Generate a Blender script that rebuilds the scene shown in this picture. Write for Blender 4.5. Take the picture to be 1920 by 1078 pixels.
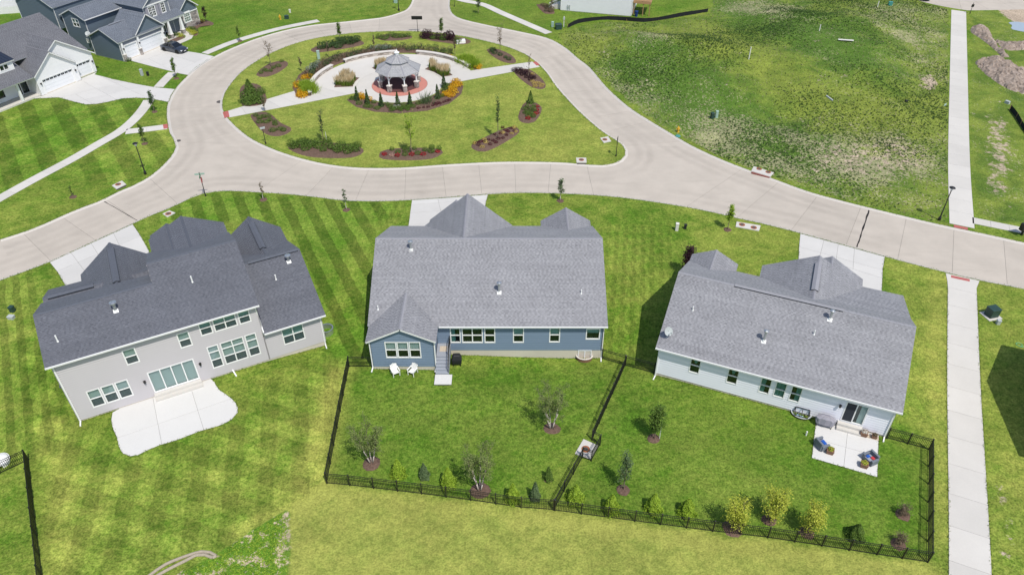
import bpy, bmesh, math, random
import numpy as np
from mathutils import Vector, Matrix
from mathutils.geometry import delaunay_2d_cdt
rnd = random.Random(7)
for _o in list(bpy.data.objects): bpy.data.objects.remove(_o)
SC = bpy.context.scene
COL = SC.collection
# ------------------------------------------------------------------ camera
FPX, PITCH, CAMH = 1400.0, math.radians(38.0), 46.0
cam = bpy.data.cameras.new('camera'); cam_o = bpy.data.objects.new('camera', cam); COL.objects.link(cam_o)
cam.sensor_width = 36.0; cam.lens = FPX / 1920 * 36; cam.clip_end = 3000; cam.clip_start = 0.5
cam_o.location = (0, 0, CAMH); cam_o.rotation_euler = (math.pi/2 - PITCH, 0, 0)
SC.camera = cam_o
# ------------------------------------------------------------------ light
SUN_EL = math.radians(59); SUN_AZ = math.radians(-59.5)      # direction towards the sun, math angle
sdir = Vector((math.cos(SUN_AZ)*math.cos(SUN_EL), math.sin(SUN_AZ)*math.cos(SUN_EL), math.sin(SUN_EL)))
W = bpy.data.worlds.new('World'); SC.world = W; W.use_nodes = True
nt = W.node_tree; nt.nodes.clear()
sky = nt.nodes.new('ShaderNodeTexSky'); sky.sky_type = 'NISHITA'; sky.sun_disc = False
sky.sun_elevation = SUN_EL; sky.sun_rotation = math.atan2(sdir.x, sdir.y); sky.air_density = 1.0; sky.dust_density = 1.2
bg = nt.nodes.new('ShaderNodeBackground'); bg.inputs['Strength'].default_value = 0.125
wo = nt.nodes.new('ShaderNodeOutputWorld')
nt.links.new(sky.outputs[0], bg.inputs[0]); nt.links.new(bg.outputs[0], wo.inputs[0])
sun = bpy.data.lights.new('sun', 'SUN'); sun.energy = 3.4; sun.angle = math.radians(0.53); sun.color = (1.0, 0.955, 0.875)
sun_o = bpy.data.objects.new('sun', sun); COL.objects.link(sun_o); sun_o.location = (30, -40, 90)
sun_o.rotation_euler = (-sdir).to_track_quat('-Z', 'Y').to_euler()
vs = SC.view_settings; vs.view_transform = 'Standard'; vs.look = 'None'; vs.gamma = 1.0; vs.use_curve_mapping = False
vs.exposure = 0.17
SC.render.engine = 'CYCLES'
# ------------------------------------------------------------------ pixels to places
_fw = np.array([0, math.cos(PITCH), -math.sin(PITCH)]); _up = np.array([0, math.sin(PITCH), math.cos(PITCH)])
def ray(x, y): return _fw*FPX + np.array([1., 0, 0])*(x-960) - _up*(y-539)
def G0(x, y, z=0.0):
    d = ray(x, y); k = (z-CAMH)/d[2]; return d[0]*k, d[1]*k
def sstep(a, b, x):
    t = np.clip((x-a)/(b-a), 0, 1); return t*t*(3-2*t)
def pdist(poly, X, Y):
    """signed distance to a polygon, positive inside"""
    poly = np.asarray(poly, float)[:, :2]; n = len(poly)
    X = np.asarray(X, float); Y = np.asarray(Y, float)
    d2 = np.full(X.shape, 1e18); ins = np.zeros(X.shape, bool)
    for i in range(n):
        ax, ay = poly[i]; bx, by = poly[(i+1) % n]
        ex, ey = bx-ax, by-ay; wx, wy = X-ax, Y-ay
        t = np.clip((wx*ex+wy*ey)/(ex*ex+ey*ey+1e-12), 0, 1)
        d2 = np.minimum(d2, (wx-ex*t)**2+(wy-ey*t)**2)
        c = ((ay > Y) != (by > Y))
        xi = ax+(Y-ay)/(by-ay if by != ay else 1e-12)*ex
        ins ^= c & (X < xi)
    return np.where(ins, 1, -1)*np.sqrt(d2)
LOT = [G0(*p) for p in [(1040, 66), (1066, 54), (1140, 40), (1207, 44), (1330, 26), (1345, -30), (1690, -30), (1735, 8), (1780, 17), (1778, 423), (1714, 408), (1580, 375), (1454, 335), (1344, 293), (1227, 230), (1120, 142), (1060, 88)]]
def T(x, y):
    """height of the lawn; level nearly everywhere, graded by the houses and heaped on the vacant lot"""
    x = np.asarray(x, float); y = np.asarray(y, float)
    sx = np.where(x < 7, 14.0, 4.5)
    z = -0.85*np.exp(-((x-7)/sx)**2-((y-49.6)/5.5)**2)
    z = z-0.33*np.exp(-((x+17.3)/4.5)**2-((y-50.9)/3)**2)
    m = (x > 0) & (y > 60)
    if np.any(m):
        d = pdist(LOT, x, y); k = sstep(0, 13, d)
        h = 0
        for px, py, hh, sxx, syy in ((1190, 92, 1.9, 13, 10), (1400, 120, 1.5, 16, 12), (1560, 60, 1.7, 17, 14), (1520, 215, -0.7, 16, 7), (1350, 60, -0.7, 10, 8), (1660, 160, 0.8, 9, 12)):
            cx, cy = G0(px, py); h = h+hh*np.exp(-((x-cx)/sxx)**2-((y-cy)/syy)**2)
        h = h+0.35*np.sin(x*0.33+y*0.21)*np.sin(y*0.27-x*0.12+1)
        z = z+np.where(m, k*h, 0)
    return z
def G(x, y, dz=0.0):
    """the point of the ground that a pixel shows"""
    z = 0.0
    for _ in range(4):
        gx, gy = G0(x, y, z); z = float(T(gx, gy))
    return Vector((gx, gy, z+dz))
def G2(pts): return [G0(*p) for p in pts]
def zm(ox, oy, s, pts): return [(ox+x/s, oy+y/s) for x, y in pts]
# ------------------------------------------------------------------ node helpers
def lin(r, g, b):
    f = lambda c: (c/255/12.92 if c/255 <= 0.04045 else ((c/255+0.055)/1.055)**2.4)
    return (f(r), f(g), f(b), 1)
class NT:
    def __init__(s, name):
        s.m = bpy.data.materials.new(name); s.m.use_nodes = True; s.t = s.m.node_tree; s.t.nodes.clear()
    def n(s, typ, ins=None, **kw):
        nd = s.t.nodes.new('ShaderNode'+typ)
        for k, v in kw.items(): setattr(nd, k, v)
        for k, v in (ins or {}).items(): s.set(nd, k, v)
        return nd
    def set(s, nd, k, v):
        sock = nd.inputs[k]
        if hasattr(v, 'is_output') or isinstance(v, bpy.types.NodeSocket): s.t.links.new(v, sock)
        elif isinstance(v, bpy.types.Node): s.t.links.new(v.outputs[0], sock)
        else: sock.default_value = v
    def math(s, op, a, b=0.0, c=None, clamp=False):
        nd = s.n('Math', operation=op, use_clamp=clamp); s.set(nd, 0, a); s.set(nd, 1, b)
        if c is not None: s.set(nd, 2, c)
        return nd.outputs[0]
    def mix(s, f, a, b, bt='MIX'):
        nd = s.n('Mix', data_type='RGBA', blend_type=bt); s.set(nd, 0, f); s.set(nd, 6, a); s.set(nd, 7, b); return nd.outputs[2]
    def noise(s, vec, scale, detail=3, rough=0.55, dist=0.0):
        nd = s.n('TexNoise', {'Scale': scale, 'Detail': detail, 'Roughness': rough, 'Distortion': dist}); s.set(nd, 'Vector', vec); return nd.outputs[0]
    def ss(s, v, a, b):
        nd = s.n('MapRange', interpolation_type='SMOOTHSTEP'); s.set(nd, 0, v); s.set(nd, 1, a); s.set(nd, 2, b); return nd.outputs[0]
    def out(s, col, rough=0.8, metal=0.0, bump=None, bstr=0.3, bdist=0.02, spec=0.3, **extra):
        p = s.n('BsdfPrincipled'); s.set(p, 'Base Color', col); s.set(p, 'Roughness', rough); s.set(p, 'Metallic', metal); s.set(p, 'Specular IOR Level', spec)
        for k, v in extra.items(): s.set(p, k, v)
        if bump is not None:
            b = s.n('Bump', {'Strength': bstr, 'Distance': bdist}); s.set(b, 'Height', bump); s.t.links.new(b.outputs[0], p.inputs['Normal'])
        o = s.n('OutputMaterial'); s.t.links.new(p.outputs[0], o.inputs[0]); return s.m
M = {}
def plain(name, col, rough=0.6, metal=0.0, var=0.12, scale=3.0, spec=0.3, rv=0.0, bump=0.0):
    """a colour with gentle dirt-like variation, on object coordinates"""
    t = NT(name); tc = t.n('TexCoord').outputs['Object']
    f = t.noise(tc, scale, 4, 0.6); k = t.math('ADD', t.math('MULTIPLY', f, var*2), 1-var)
    if rv:
        oi = t.n('ObjectInfo').outputs['Random']; k = t.math('MULTIPLY', k, t.math('ADD', t.math('MULTIPLY', oi, rv*2), 1-rv))
    hs = t.n('HueSaturation', {'Color': col}); t.set(hs, 'Value', k)
    M[name] = t.out(hs.outputs[0], rough, metal, spec=spec, bump=(t.noise(tc, scale*12, 2) if bump else None), bstr=bump)
    return M[name]
def tinted(name, c0, c1, rough=0.6, ns=0.0, spec=0.25, trans=0.0):
    """pieces of one mesh vary through the face attribute tint"""
    t = NT(name); a = t.n('Attribute', attribute_name='tint').outputs['Fac']
    col = t.mix(a, c0, c1)
    if ns:
        tc = t.n('TexCoord').outputs['Object']; f = t.noise(tc, ns, 3)
        hs = t.n('HueSaturation', {'Color': col}); t.set(hs, 'Value', t.math('ADD', t.math('MULTIPLY', f, .34), .83)); col = hs.outputs[0]
    if trans:
        p = t.n('BsdfPrincipled'); t.set(p, 'Base Color', col); t.set(p, 'Roughness', rough); t.set(p, 'Specular IOR Level', spec)
        tr = t.n('BsdfTranslucent'); t.set(tr, 'Color', col); mx = t.n('MixShader'); t.set(mx, 0, trans)
        t.t.links.new(p.outputs[0], mx.inputs[1]); t.t.links.new(tr.outputs[0], mx.inputs[2])
        o = t.n('OutputMaterial'); t.t.links.new(mx.outputs[0], o.inputs[0]); M[name] = t.m
    else: M[name] = t.out(col, rough, spec=spec)
    return M[name]
# ------------------------------------------------------------------ mesh helpers
def tag(o, label=None, cat=None, group=None, kind=None):
    if label: o['label'] = label
    if cat: o['category'] = cat
    if group: o['group'] = group
    if kind: o['kind'] = kind
    return o
def link(name, me, parent=None, loc=None, rz=0.0):
    o = bpy.data.objects.new(name, me); COL.objects.link(o)
    if loc is not None: o.location = loc
    if rz: o.rotation_euler = (0, 0, rz)
    if parent is not None: o.parent = parent
    return o
def thing(name, label, cat, loc=(0, 0, 0), rz=0.0, group=None):
    o = link(name, None, None, loc, rz); o.empty_display_size = 0.3; return tag(o, label, cat, group)
def copy_tree(o, parent=None):
    c = o.copy(); COL.objects.link(c)
    if parent is not None: c.parent = parent
    for ch in [x for x in o.children]: copy_tree(ch, c)
    return c
class MB:
    def __init__(s): s.v = []; s.f = []; s.t = []
    def add(s, vs, fs, t=0.5):
        b = len(s.v); s.v += [tuple(p) for p in vs]; s.f += [tuple(i+b for i in f) for f in fs]; s.t += [t]*len(fs); return s
    def box(s, x0, y0, z0, x1, y1, z1, t=0.5):
        return s.add([(x0, y0, z0), (x1, y0, z0), (x1, y1, z0), (x0, y1, z0), (x0, y0, z1), (x1, y0, z1), (x1, y1, z1), (x0, y1, z1)],
                     [(3, 2, 1, 0), (4, 5, 6, 7), (0, 1, 5, 4), (1, 2, 6, 5), (2, 3, 7, 6), (3, 0, 4, 7)], t)
    def obox(s, c, ax, ay, az, t=0.5):
        c = Vector(c); ax = Vector(ax); ay = Vector(ay); az = Vector(az)
        vs = [c+i*ax+j*ay+k*az for k in (-1, 1) for i, j in ((-1, -1), (1, -1), (1, 1), (-1, 1))]
        return s.add(vs, [(3, 2, 1, 0), (4, 5, 6, 7), (0, 1, 5, 4), (1, 2, 6, 5), (2, 3, 7, 6), (3, 0, 4, 7)], t)
    def bar(s, p, q, w, h=None, t=0.5, up=(0, 0, 1)):
        p = Vector(p); q = Vector(q); d = (q-p); L = d.length; d.normalize(); u = Vector(up)
        sd = d.cross(u)
        if sd.length < 1e-4: sd = d.cross(Vector((1, 0, 0)))
        sd.normalize(); u2 = sd.cross(d)
        return s.obox((p+q)/2, d*L/2, sd*w/2, u2*(h or w)/2, t)
    def tube(s, p, q, r0, r1=None, n=8, caps=True, t=0.5):
        p = Vector(p); q = Vector(q); r1 = r0 if r1 is None else r1; d = (q-p).normalized()
        a = d.orthogonal().normalized(); b = d.cross(a); vs = []
        for c, r in ((p, r0), (q, r1)):
            for i in range(n):
                an = 2*math.pi*i/n; vs.append(c+a*math.cos(an)*r+b*math.sin(an)*r)
        fs = [(i, (i+1) % n, n+(i+1) % n, n+i) for i in range(n)]
        if caps: fs += [tuple(range(n-1, -1, -1)), tuple(range(n, 2*n))]
        return s.add(vs, fs, t)
    def lathe(s, prof, n=12, c=(0, 0, 0), t=0.5, a0=0.0):
        vs = []; fs = []
        for r, z in prof:
            for i in range(n):
                an = a0+2*math.pi*i/n; vs.append((c[0]+r*math.cos(an), c[1]+r*math.sin(an), c[2]+z))
        for k in range(len(prof)-1):
            for i in range(n): fs.append((k*n+i, k*n+(i+1) % n, (k+1)*n+(i+1) % n, (k+1)*n+i))
        fs.append(tuple(range((len(prof)-1)*n, len(prof)*n))); fs.append(tuple(range(n-1, -1, -1)))
        return s.add(vs, fs, t)
    def prism(s, poly, z0, z1, t=0.5):
        n = len(poly); vs = [(x, y, z0) for x, y in poly]+[(x, y, z1) for x, y in poly]
        return s.add(vs, [tuple(range(n-1, -1, -1)), tuple(range(n, 2*n))]+[(i, (i+1) % n, n+(i+1) % n, n+i) for i in range(n)], t)
    def build(s, name, mat, parent=None, loc=None, rz=0.0, smooth=False, tint=False, bevel=0.0):
        me = bpy.data.meshes.new(name); me.from_pydata(s.v, [], s.f)
        if tint:
            at = me.attributes.new('tint', 'FLOAT', 'FACE'); at.data.foreach_set('value', np.array(s.t, np.float32))
        if smooth: me.polygons.foreach_set('use_smooth', [True]*len(me.polygons))
        me.materials.append(M[mat] if isinstance(mat, str) else mat); me.update()
        if bevel:
            bm = bmesh.new(); bm.from_mesh(me); bmesh.ops.remove_doubles(bm, verts=bm.verts, dist=1e-5)
            bmesh.ops.bevel(bm, geom=list(bm.edges), offset=bevel, segments=1, affect='EDGES', clamp_overlap=True); bm.to_mesh(me); bm.free()
        return link(name, me, parent, loc, rz)
def np_mesh(name, V, F, mat, tint=None):
    """V (n,3), F (m,k) arrays"""
    V = np.asarray(V, np.float32); F = np.asarray(F, np.int32); m, k = F.shape
    me = bpy.data.meshes.new(name); me.vertices.add(len(V)); me.vertices.foreach_set('co', V.ravel())
    me.loops.add(m*k); me.loops.foreach_set('vertex_index', F.ravel())
    me.polygons.add(m); me.polygons.foreach_set('loop_start', np.arange(0, m*k, k, dtype=np.int32)); me.polygons.foreach_set('loop_total', np.full(m, k, np.int32))
    if tint is not None:
        at = me.attributes.new('tint', 'FLOAT', 'FACE'); at.data.foreach_set('value', np.asarray(tint, np.float32))
    me.materials.append(M[mat] if isinstance(mat, str) else mat); me.update(calc_edges=True); return me
def clip(poly, a, b, c):
    """keep the part of a polygon of tuples where a*p0+b*p1 <= c"""
    out = []; n = len(poly)
    for i in range(n):
        p, q = poly[i], poly[(i+1) % n]; dp = a*p[0]+b*p[1]-c; dq = a*q[0]+b*q[1]-c
        if dp <= 1e-9: out.append(p)
        if (dp < -1e-9 and dq > 1e-9) or (dp > 1e-9 and dq < -1e-9):
            k = dp/(dp-dq); out.append((p[0]+(q[0]-p[0])*k, p[1]+(q[1]-p[1])*k))
    return out
def smooth_line(pts, step=0.8, closed=False):
    """Catmull-Rom through points (world xy), sampled"""
    P = [np.array(p[:2], float) for p in pts]; n = len(P); out = []
    rng = range(n) if closed else range(n-1)
    for i in rng:
        p1, p2 = P[i], P[(i+1) % n]
        p0 = P[i-1] if (closed or i > 0) else 2*p1-p2
        p3 = P[(i+2) % n] if (closed or i+2 < n) else 2*p2-p1
        k = max(1, int(np.linalg.norm(p2-p1)/step))
        for j in range(k):
            t = j/k
            out.append(tuple(0.5*((2*p1)+(p2-p0)*t+(2*p0-5*p1+4*p2-p3)*t*t+(3*p1-p0-3*p2+p3)*t**3)))
    if not closed: out.append(tuple(P[-1]))
    return out
def resample(pts, step):
    P = np.array(pts, float); d = np.r_[0, np.cumsum(np.hypot(*(P[1:]-P[:-1]).T))]
    n = max(2, int(d[-1]/step)+1); s = np.linspace(0, d[-1], n)
    return np.c_[np.interp(s, d, P[:, 0]), np.interp(s, d, P[:, 1])]
def offset_line(pts, d):
    P = np.array(pts, float); t = np.gradient(P, axis=0); t /= np.linalg.norm(t, axis=1)[:, None]+1e-9
    return P+np.c_[-t[:, 1], t[:, 0]]*d
def strip(pts, w):
    """outline of a path of width w along a line"""
    return [tuple(p) for p in offset_line(pts, w/2)]+[tuple(p) for p in offset_line(pts, -w/2)][::-1]
def cdt(points, segs):
    pts = [Vector((float(p[0]), float(p[1]))) for p in points]
    v, e, f, ov, oe, of = delaunay_2d_cdt(pts, segs, [], 0, 1e-4)
    con = set()
    for i, ed in enumerate(e):
        if oe[i]: con.add((min(ed), max(ed)))
    return np.array([(p.x, p.y) for p in v]), f, con
def loops_to_segs(loops):
    pts = []; segs = []
    for lp in loops:
        b = len(pts); n = len(lp); pts += list(lp); segs += [(b+i, b+(i+1) % n) for i in range(n)]
    return pts, segs
def paving(name, loops, cuts, z, thick, mat, gap=0.03, piece='slab', joint='joint', zf=None, label=None, cat=None):
    """a paved area cut into slabs: one parent sheet (the bedding seen in the joints) and one child per slab"""
    pts, segs = loops_to_segs(loops)
    for a, b in cuts:
        k = len(pts); pts += [a, b]; segs.append((k, k+1))
    V, F, con = cdt(pts, segs)
    cen = np.array([V[list(f)].mean(0) for f in F])
    ins = np.zeros(len(F), bool)
    for lp in loops: ins ^= pdist(lp, cen[:, 0], cen[:, 1]) > 0
    F = [f for f, k in zip(F, ins) if k]
    par = list(range(len(F)))
    def find(i):
        while par[i] != i: par[i] = par[par[i]]; i = par[i]
        return i
    ed = {}
    for i, f in enumerate(F):
        for j in range(len(f)):
            a, b = f[j], f[(j+1) % len(f)]; key = (min(a, b), max(a, b))
            if key in con: continue
            if key in ed: par[find(i)] = find(ed[key])
            else: ed[key] = i
    base = MB()
    used = sorted({i for f in F for i in f}); mp = {i: k for k, i in enumerate(used)}
    hz = (lambda x, y: z) if zf is None else (lambda x, y: z+float(zf(x, y)))
    base.add([(V[i][0], V[i][1], hz(*V[i])-0.018) for i in used], [tuple(mp[i] for i in f) for f in F])
    root = base.build(name, joint)
    if label: tag(root, label, cat)
    else: tag(root, kind='structure')
    reg = {}
    for i, f in enumerate(F): reg.setdefault(find(i), []).append(f)
    for fs in reg.values():
        bm = bmesh.new(); vm = {}
        for f in fs:
            for i in f:
                if i not in vm: vm[i] = bm.verts.new((V[i][0], V[i][1], hz(*V[i])))
            try: bm.faces.new([vm[i] for i in f])
            except ValueError: pass
        if sum(f.calc_area() for f in bm.faces) < 0.15: bm.free(); continue
        bmesh.ops.recalc_face_normals(bm, faces=bm.faces)
        if bm.faces and bm.faces[0].normal.z < 0: bmesh.ops.reverse_faces(bm, faces=bm.faces)
        r = bmesh.ops.inset_region(bm, faces=list(bm.faces), thickness=gap/2, depth=0, use_boundary=True, use_even_offset=False)
        bmesh.ops.delete(bm, geom=r['faces'], context='FACES')
        be = [e for e in bm.edges if e.is_boundary]
        x = bmesh.ops.extrude_edge_only(bm, edges=be)
        for q in x['geom']:
            if isinstance(q, bmesh.types.BMVert): q.co.z -= thick
        bmesh.ops.dissolve_limit(bm, angle_limit=0.01, verts=bm.verts, edges=bm.edges)
        me = bpy.data.meshes.new(piece); bm.to_mesh(me); bm.free(); me.materials.append(M[mat]); link(piece, me, root)
    return root
def cross_cuts(line, w, every, start=0.5):
    """joints square across a path"""
    P = resample(line, every); t = np.gradient(P, axis=0); t /= np.linalg.norm(t, axis=1)[:, None]; out = []
    for i in range(1, len(P)-1):
        n = np.array([-t[i][1], t[i][0]])*(w/2+0.2); out.append((tuple(P[i]-n), tuple(P[i]+n)))
    return out
# ------------------------------------------------------------------ materials
def concrete(name, c, var=0.1, rv=0.05, stain=0.0):
    t = NT(name); p = t.n('NewGeometry').outputs['Position']
    k = t.math('ADD', t.math('MULTIPLY', t.noise(p, 0.35, 4, .6), var*2), 1-var)
    k = t.math('MULTIPLY', k, t.math('ADD', t.math('MULTIPLY', t.noise(p, 9, 3, .7), .12), .94))
    oi = t.n('ObjectInfo').outputs['Random']; k = t.math('MULTIPLY', k, t.math('ADD', t.math('MULTIPLY', oi, rv*2), 1-rv))
    if stain:
        sc = t.n('VectorMath', operation='MULTIPLY'); t.set(sc, 0, p); sc.inputs[1].default_value = (.16, .9, 1)
        s2 = t.ss(t.noise(sc.outputs[0], 1.0, 5, .65, .6), .52, .78)
        k = t.math('MULTIPLY', k, t.math('SUBTRACT', 1.0, t.math('MULTIPLY', s2, stain)))
    hs = t.n('HueSaturation', {'Color': c}); t.set(hs, 'Value', k)
    M[name] = t.out(hs.outputs[0], .85, bump=t.noise(p, 25, 2), bstr=.15, spec=.25)
concrete('road_concrete', (.47, .42, .362, 1), .16, .035, .10)
concrete('walk_concrete', (.56, .535, .495, 1), .10, .05)
concrete('drive_concrete', (.55, .535, .51, 1), .10, .05)
concrete('patio_concrete', (.61, .60, .58, 1), .06, .02)
concrete('kerb_concrete', (.52, .485, .44, 1), .08, .03)
concrete('foundation', (.56, .51, .43, 1), .12, .03)
plain('joint', (.20, .185, .165, 1), .95, var=.2)
plain('red_pad', (.42, .12, .11, 1), .85, var=.25, scale=2)
plain('rust_iron', (.30, .10, .04, 1), .8, var=.5, scale=6)
plain('iron', (.09, .08, .075, 1), .7, var=.3)
plain('inlet_brick', (.28, .10, .08, 1), .8, var=.3)
plain('mulch_flat', (.055, .034, .026, 1), .95, var=.5, scale=4, bump=.8)
def mulch():
    t = NT('mulch'); p = t.n('NewGeometry').outputs['Position']
    v = t.n('TexVoronoi', {'Scale': 9.0}); t.set(v, 'Vector', p)
    c = t.mix(v.outputs['Color'], (.075, .048, .036, 1), (.23, .15, .115, 1)); c = t.mix(t.noise(p, 1.2, 3), c, (.14, .092, .07, 1))
    M['mulch'] = t.out(c, .95, bump=t.noise(p, 14, 3), bstr=1.0, bdist=.06, spec=.1)
mulch()
plain('white_trim', (.78, .78, .77, 1), .55, var=.04, rv=.02)
plain('gutter', (.74, .74, .73, 1), .45, var=.04)
plain('vinyl_white', (.74, .75, .77, 1), .6, var=.03, scale=.6)
plain('pvc', (.80, .80, .78, 1), .5, var=.05)
plain('galv', (.55, .57, .58, 1), .35, .8, var=.15)
plain('black_metal', (.012, .012, .013, 1), .45, .0, var=.2, spec=.5)
plain('black_cover', (.02, .021, .024, 1), .6, var=.3)
plain('grey_cover', (.30, .29, .33, 1), .8, var=.15)
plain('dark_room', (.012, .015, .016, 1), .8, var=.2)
plain('blind', (.62, .66, .66, 1), .8, var=.05)
plain('blind_teal', (.34, .50, .50, 1), .8, var=.1)
plain('curtain', (.16, .34, .33, 1), .9, var=.3, scale=4)
plain('wood', (.36, .22, .11, 1), .8, var=.25)
plain('step_grey', (.30, .32, .36, 1), .7, var=.08)
plain('trunk_bark', (.16, .12, .09, 1), .9, var=.3, scale=8)
plain('twig_bark', (.17, .13, .11, 1), .9, var=.3, scale=8)
plain('birch_bark', (.50, .44, .40, 1), .85, var=.3, scale=6)
plain('stake_white', (.68, .66, .62, 1), .7, var=.1)
plain('green_box', (.022, .055, .045, 1), .5, var=.2, spec=.5)
plain('pale_green_box', (.34, .47, .40, 1), .55, var=.1)
plain('grey_box', (.42, .45, .45, 1), .5, var=.1)
plain('hydrant_yellow', (.62, .36, .03, 1), .45, var=.1)
plain('teal_plastic', (.06, .26, .24, 1), .5, var=.1)
plain('blue_plastic', (.015, .04, .16, 1), .4, var=.1)
plain('sign_red', (.42, .02, .025, 1), .45, var=.1)
plain('sign_green', (.015, .17, .07, 1), .45, var=.1)
plain('silt_fabric', (.013, .015, .018, 1), .9, var=.3)
plain('resin_white', (.78, .77, .75, 1), .45, var=.03)
plain('wicker_grey', (.16, .18, .21, 1), .7, var=.2, scale=12)
plain('cushion_grey', (.30, .32, .37, 1), .9, var=.1)
plain('cloth_blue', (.02, .10, .42, 1), .9, var=.15); plain('cloth_red', (.50, .05, .06, 1), .9, var=.15)
plain('planter_brown', (.20, .11, .07, 1), .7, var=.25); plain('mat_tan', (.50, .42, .33, 1), .95, var=.25, scale=9)
plain('soil', (.06, .045, .035, 1), .95, var=.3)
plain('pink_pavers', (.50, .21, .17, 1), .85, var=.12, scale=2); plain('maroon_deck', (.11, .045, .045, 1), .8, var=.2)
plain('gazebo_white', (.78, .79, .80, 1), .5, var=.04)
plain('cap_stone', (.62, .58, .53, 1), .8, var=.12, scale=2, bump=.2)
tinted('stone', (.22, .18, .15, 1), (.58, .52, .46, 1), .85, 5.0)
tinted('ashlar', (.22, .20, .19, 1), (.46, .41, .37, 1), .85, 5.0)
tinted('dirt_heap', (.22, .17, .135, 1), (.38, .31, .26, 1), .95, 2.0)
plain('pale_dirt', (.42, .33, .25, 1), .95, var=.2, scale=.8, bump=.5)
plain('puddle', (.36, .42, .48, 1), .08, var=.05, spec=.6)
tinted('shingle_slate', (.068, .072, .088, 1), (.148, .155, .180, 1), .62, .45, spec=.5)
tinted('shingle_grey', (.155, .155, .168, 1), (.335, .335, .352, 1), .62, .45, spec=.5)
tinted('shingle_pale', (.22, .22, .23, 1), (.46, .46, .47, 1), .62, .45, spec=.5)
tinted('shingle_dark', (.085, .087, .098, 1), (.215, .217, .235, 1), .62, .45, spec=.5)
tinted('shingle_blue', (.085, .10, .125, 1), (.22, .24, .275, 1), .62, .45, spec=.5)
plain('ridge_slate', (.10, .11, .135, 1), .9, var=.2); plain('ridge_grey', (.27, .27, .295, 1), .9, var=.15); plain('ridge_dark', (.17, .172, .19, 1), .9, var=.2); plain('ridge_blue', (.19, .205, .235, 1), .9, var=.2)
plain('vent_dark', (.03, .035, .045, 1), .8, var=.2)
plain('standing_seam', (.035, .045, .07, 1), .35, .3, var=.1)
for nm, c in (('siding_mauve', (.495, .47, .485, 1)), ('siding_blue', (.175, .235, .32, 1)), ('siding_pale', (.80, .80, .86, 1)), ('siding_white', (.74, .74, .74, 1)), ('siding_slate', (.115, .15, .185, 1)), ('siding_grey', (.20, .215, .25, 1))):
    plain(nm, c, .55, var=.05, scale=.5)
def screen():
    t = NT('insect_mesh'); d = t.n('BsdfDiffuse', {'Color': (.06, .075, .08, 1)}); tr = t.n('BsdfTransparent'); mx = t.n('MixShader', {0: .55}); t.t.links.new(tr.outputs[0], mx.inputs[1]); t.t.links.new(d.outputs[0], mx.inputs[2])
    o = t.n('OutputMaterial'); t.t.links.new(mx.outputs[0], o.inputs[0]); M['insect_mesh'] = t.m
screen()
def glass():
    t = NT('glass'); lw = t.n('LayerWeight', {'Blend': .35})
    g = t.n('BsdfGlossy', {'Roughness': .02, 'Color': (.75, .9, .9, 1)}); tr = t.n('BsdfTransparent', {'Color': (.80, .90, .88, 1)})
    mx = t.n('MixShader'); f = t.math('ADD', t.math('MULTIPLY', lw.outputs['Fresnel'], .6), .06); t.set(mx, 0, f)
    t.t.links.new(tr.outputs[0], mx.inputs[1]); t.t.links.new(g.outputs[0], mx.inputs[2])
    o = t.n('OutputMaterial'); t.t.links.new(mx.outputs[0], o.inputs[0]); M['glass'] = t.m
glass()
plain('car_glass', (.008, .010, .013, 1), .05, var=.0, spec=.9)
t_ = NT('car_paint'); M['car_paint'] = t_.out((.055, .066, .09, 1), .28, .6, spec=.6, **{'Coat Weight': 1.0, 'Coat Roughness': .05})
t_ = NT('car_black'); M['car_black'] = t_.out((.01, .01, .012, 1), .25, .2, spec=.6, **{'Coat Weight': 1.0, 'Coat Roughness': .05})
plain('rubber', (.012, .012, .012, 1), .8, var=.1); plain('alloy', (.6, .6, .62, 1), .3, .9, var=.05); plain('lamp_clear', (.75, .76, .78, 1), .15, var=.03, spec=.6); plain('tail_red', (.35, .01, .01, 1), .2, var=.05)
for nm, a, b in (('leaf_green', (0.046, 0.098, 0.016, 1), (0.169, 0.260, 0.046, 1)), ('leaf_dark', (0.029, 0.065, 0.023, 1), (0.098, 0.163, 0.049, 1)), ('leaf_lime', (.14, .25, .015, 1), (.40, .54, .06, 1)),
                 ('leaf_yellow', (.24, .29, .02, 1), (.60, .62, .10, 1)), ('leaf_purple', (.018, .008, .012, 1), (.075, .030, .040, 1)), ('leaf_spruce', (.055, .095, .035, 1), (.17, .24, .11, 1)),
                 ('leaf_birch', (.10, .14, .035, 1), (.27, .32, .11, 1)), ('leaf_silver', (.16, .20, .16, 1), (.36, .40, .36, 1)), ('leaf_rust', (0.104, 0.078, 0.046, 1), (0.260, 0.208, 0.130, 1)), ('flower_gold', (0.520, 0.221, 0.008, 1), (0.800, 0.546, 0.026, 1)),
                 ('flower_red', (0.182, 0.008, 0.013, 1), (0.546, 0.026, 0.039, 1)), ('flower_maroon', (.04, .01, .015, 1), (.15, .025, .04, 1)), ('flower_yellow', (.40, .30, .06, 1), (.70, .55, .18, 1)), ('flower_white', (.5, .48, .42, 1), (.75, .72, .66, 1)), ('flower_pink', (.45, .25, .2, 1), (.66, .45, .36, 1)),
                 ('plume', (.52, .40, .22, 1), (.82, .70, .47, 1)), ('weed', (.020, .055, .010, 1), (.075, .135, .030, 1)), ('straw', (.22, .19, .10, 1), (.42, .37, .24, 1)), ('grass_blade', (.075, .14, .014, 1), (.22, .27, .05, 1))):
    tinted(nm, a, b, .6, 0, .2, trans=.32)
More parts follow.
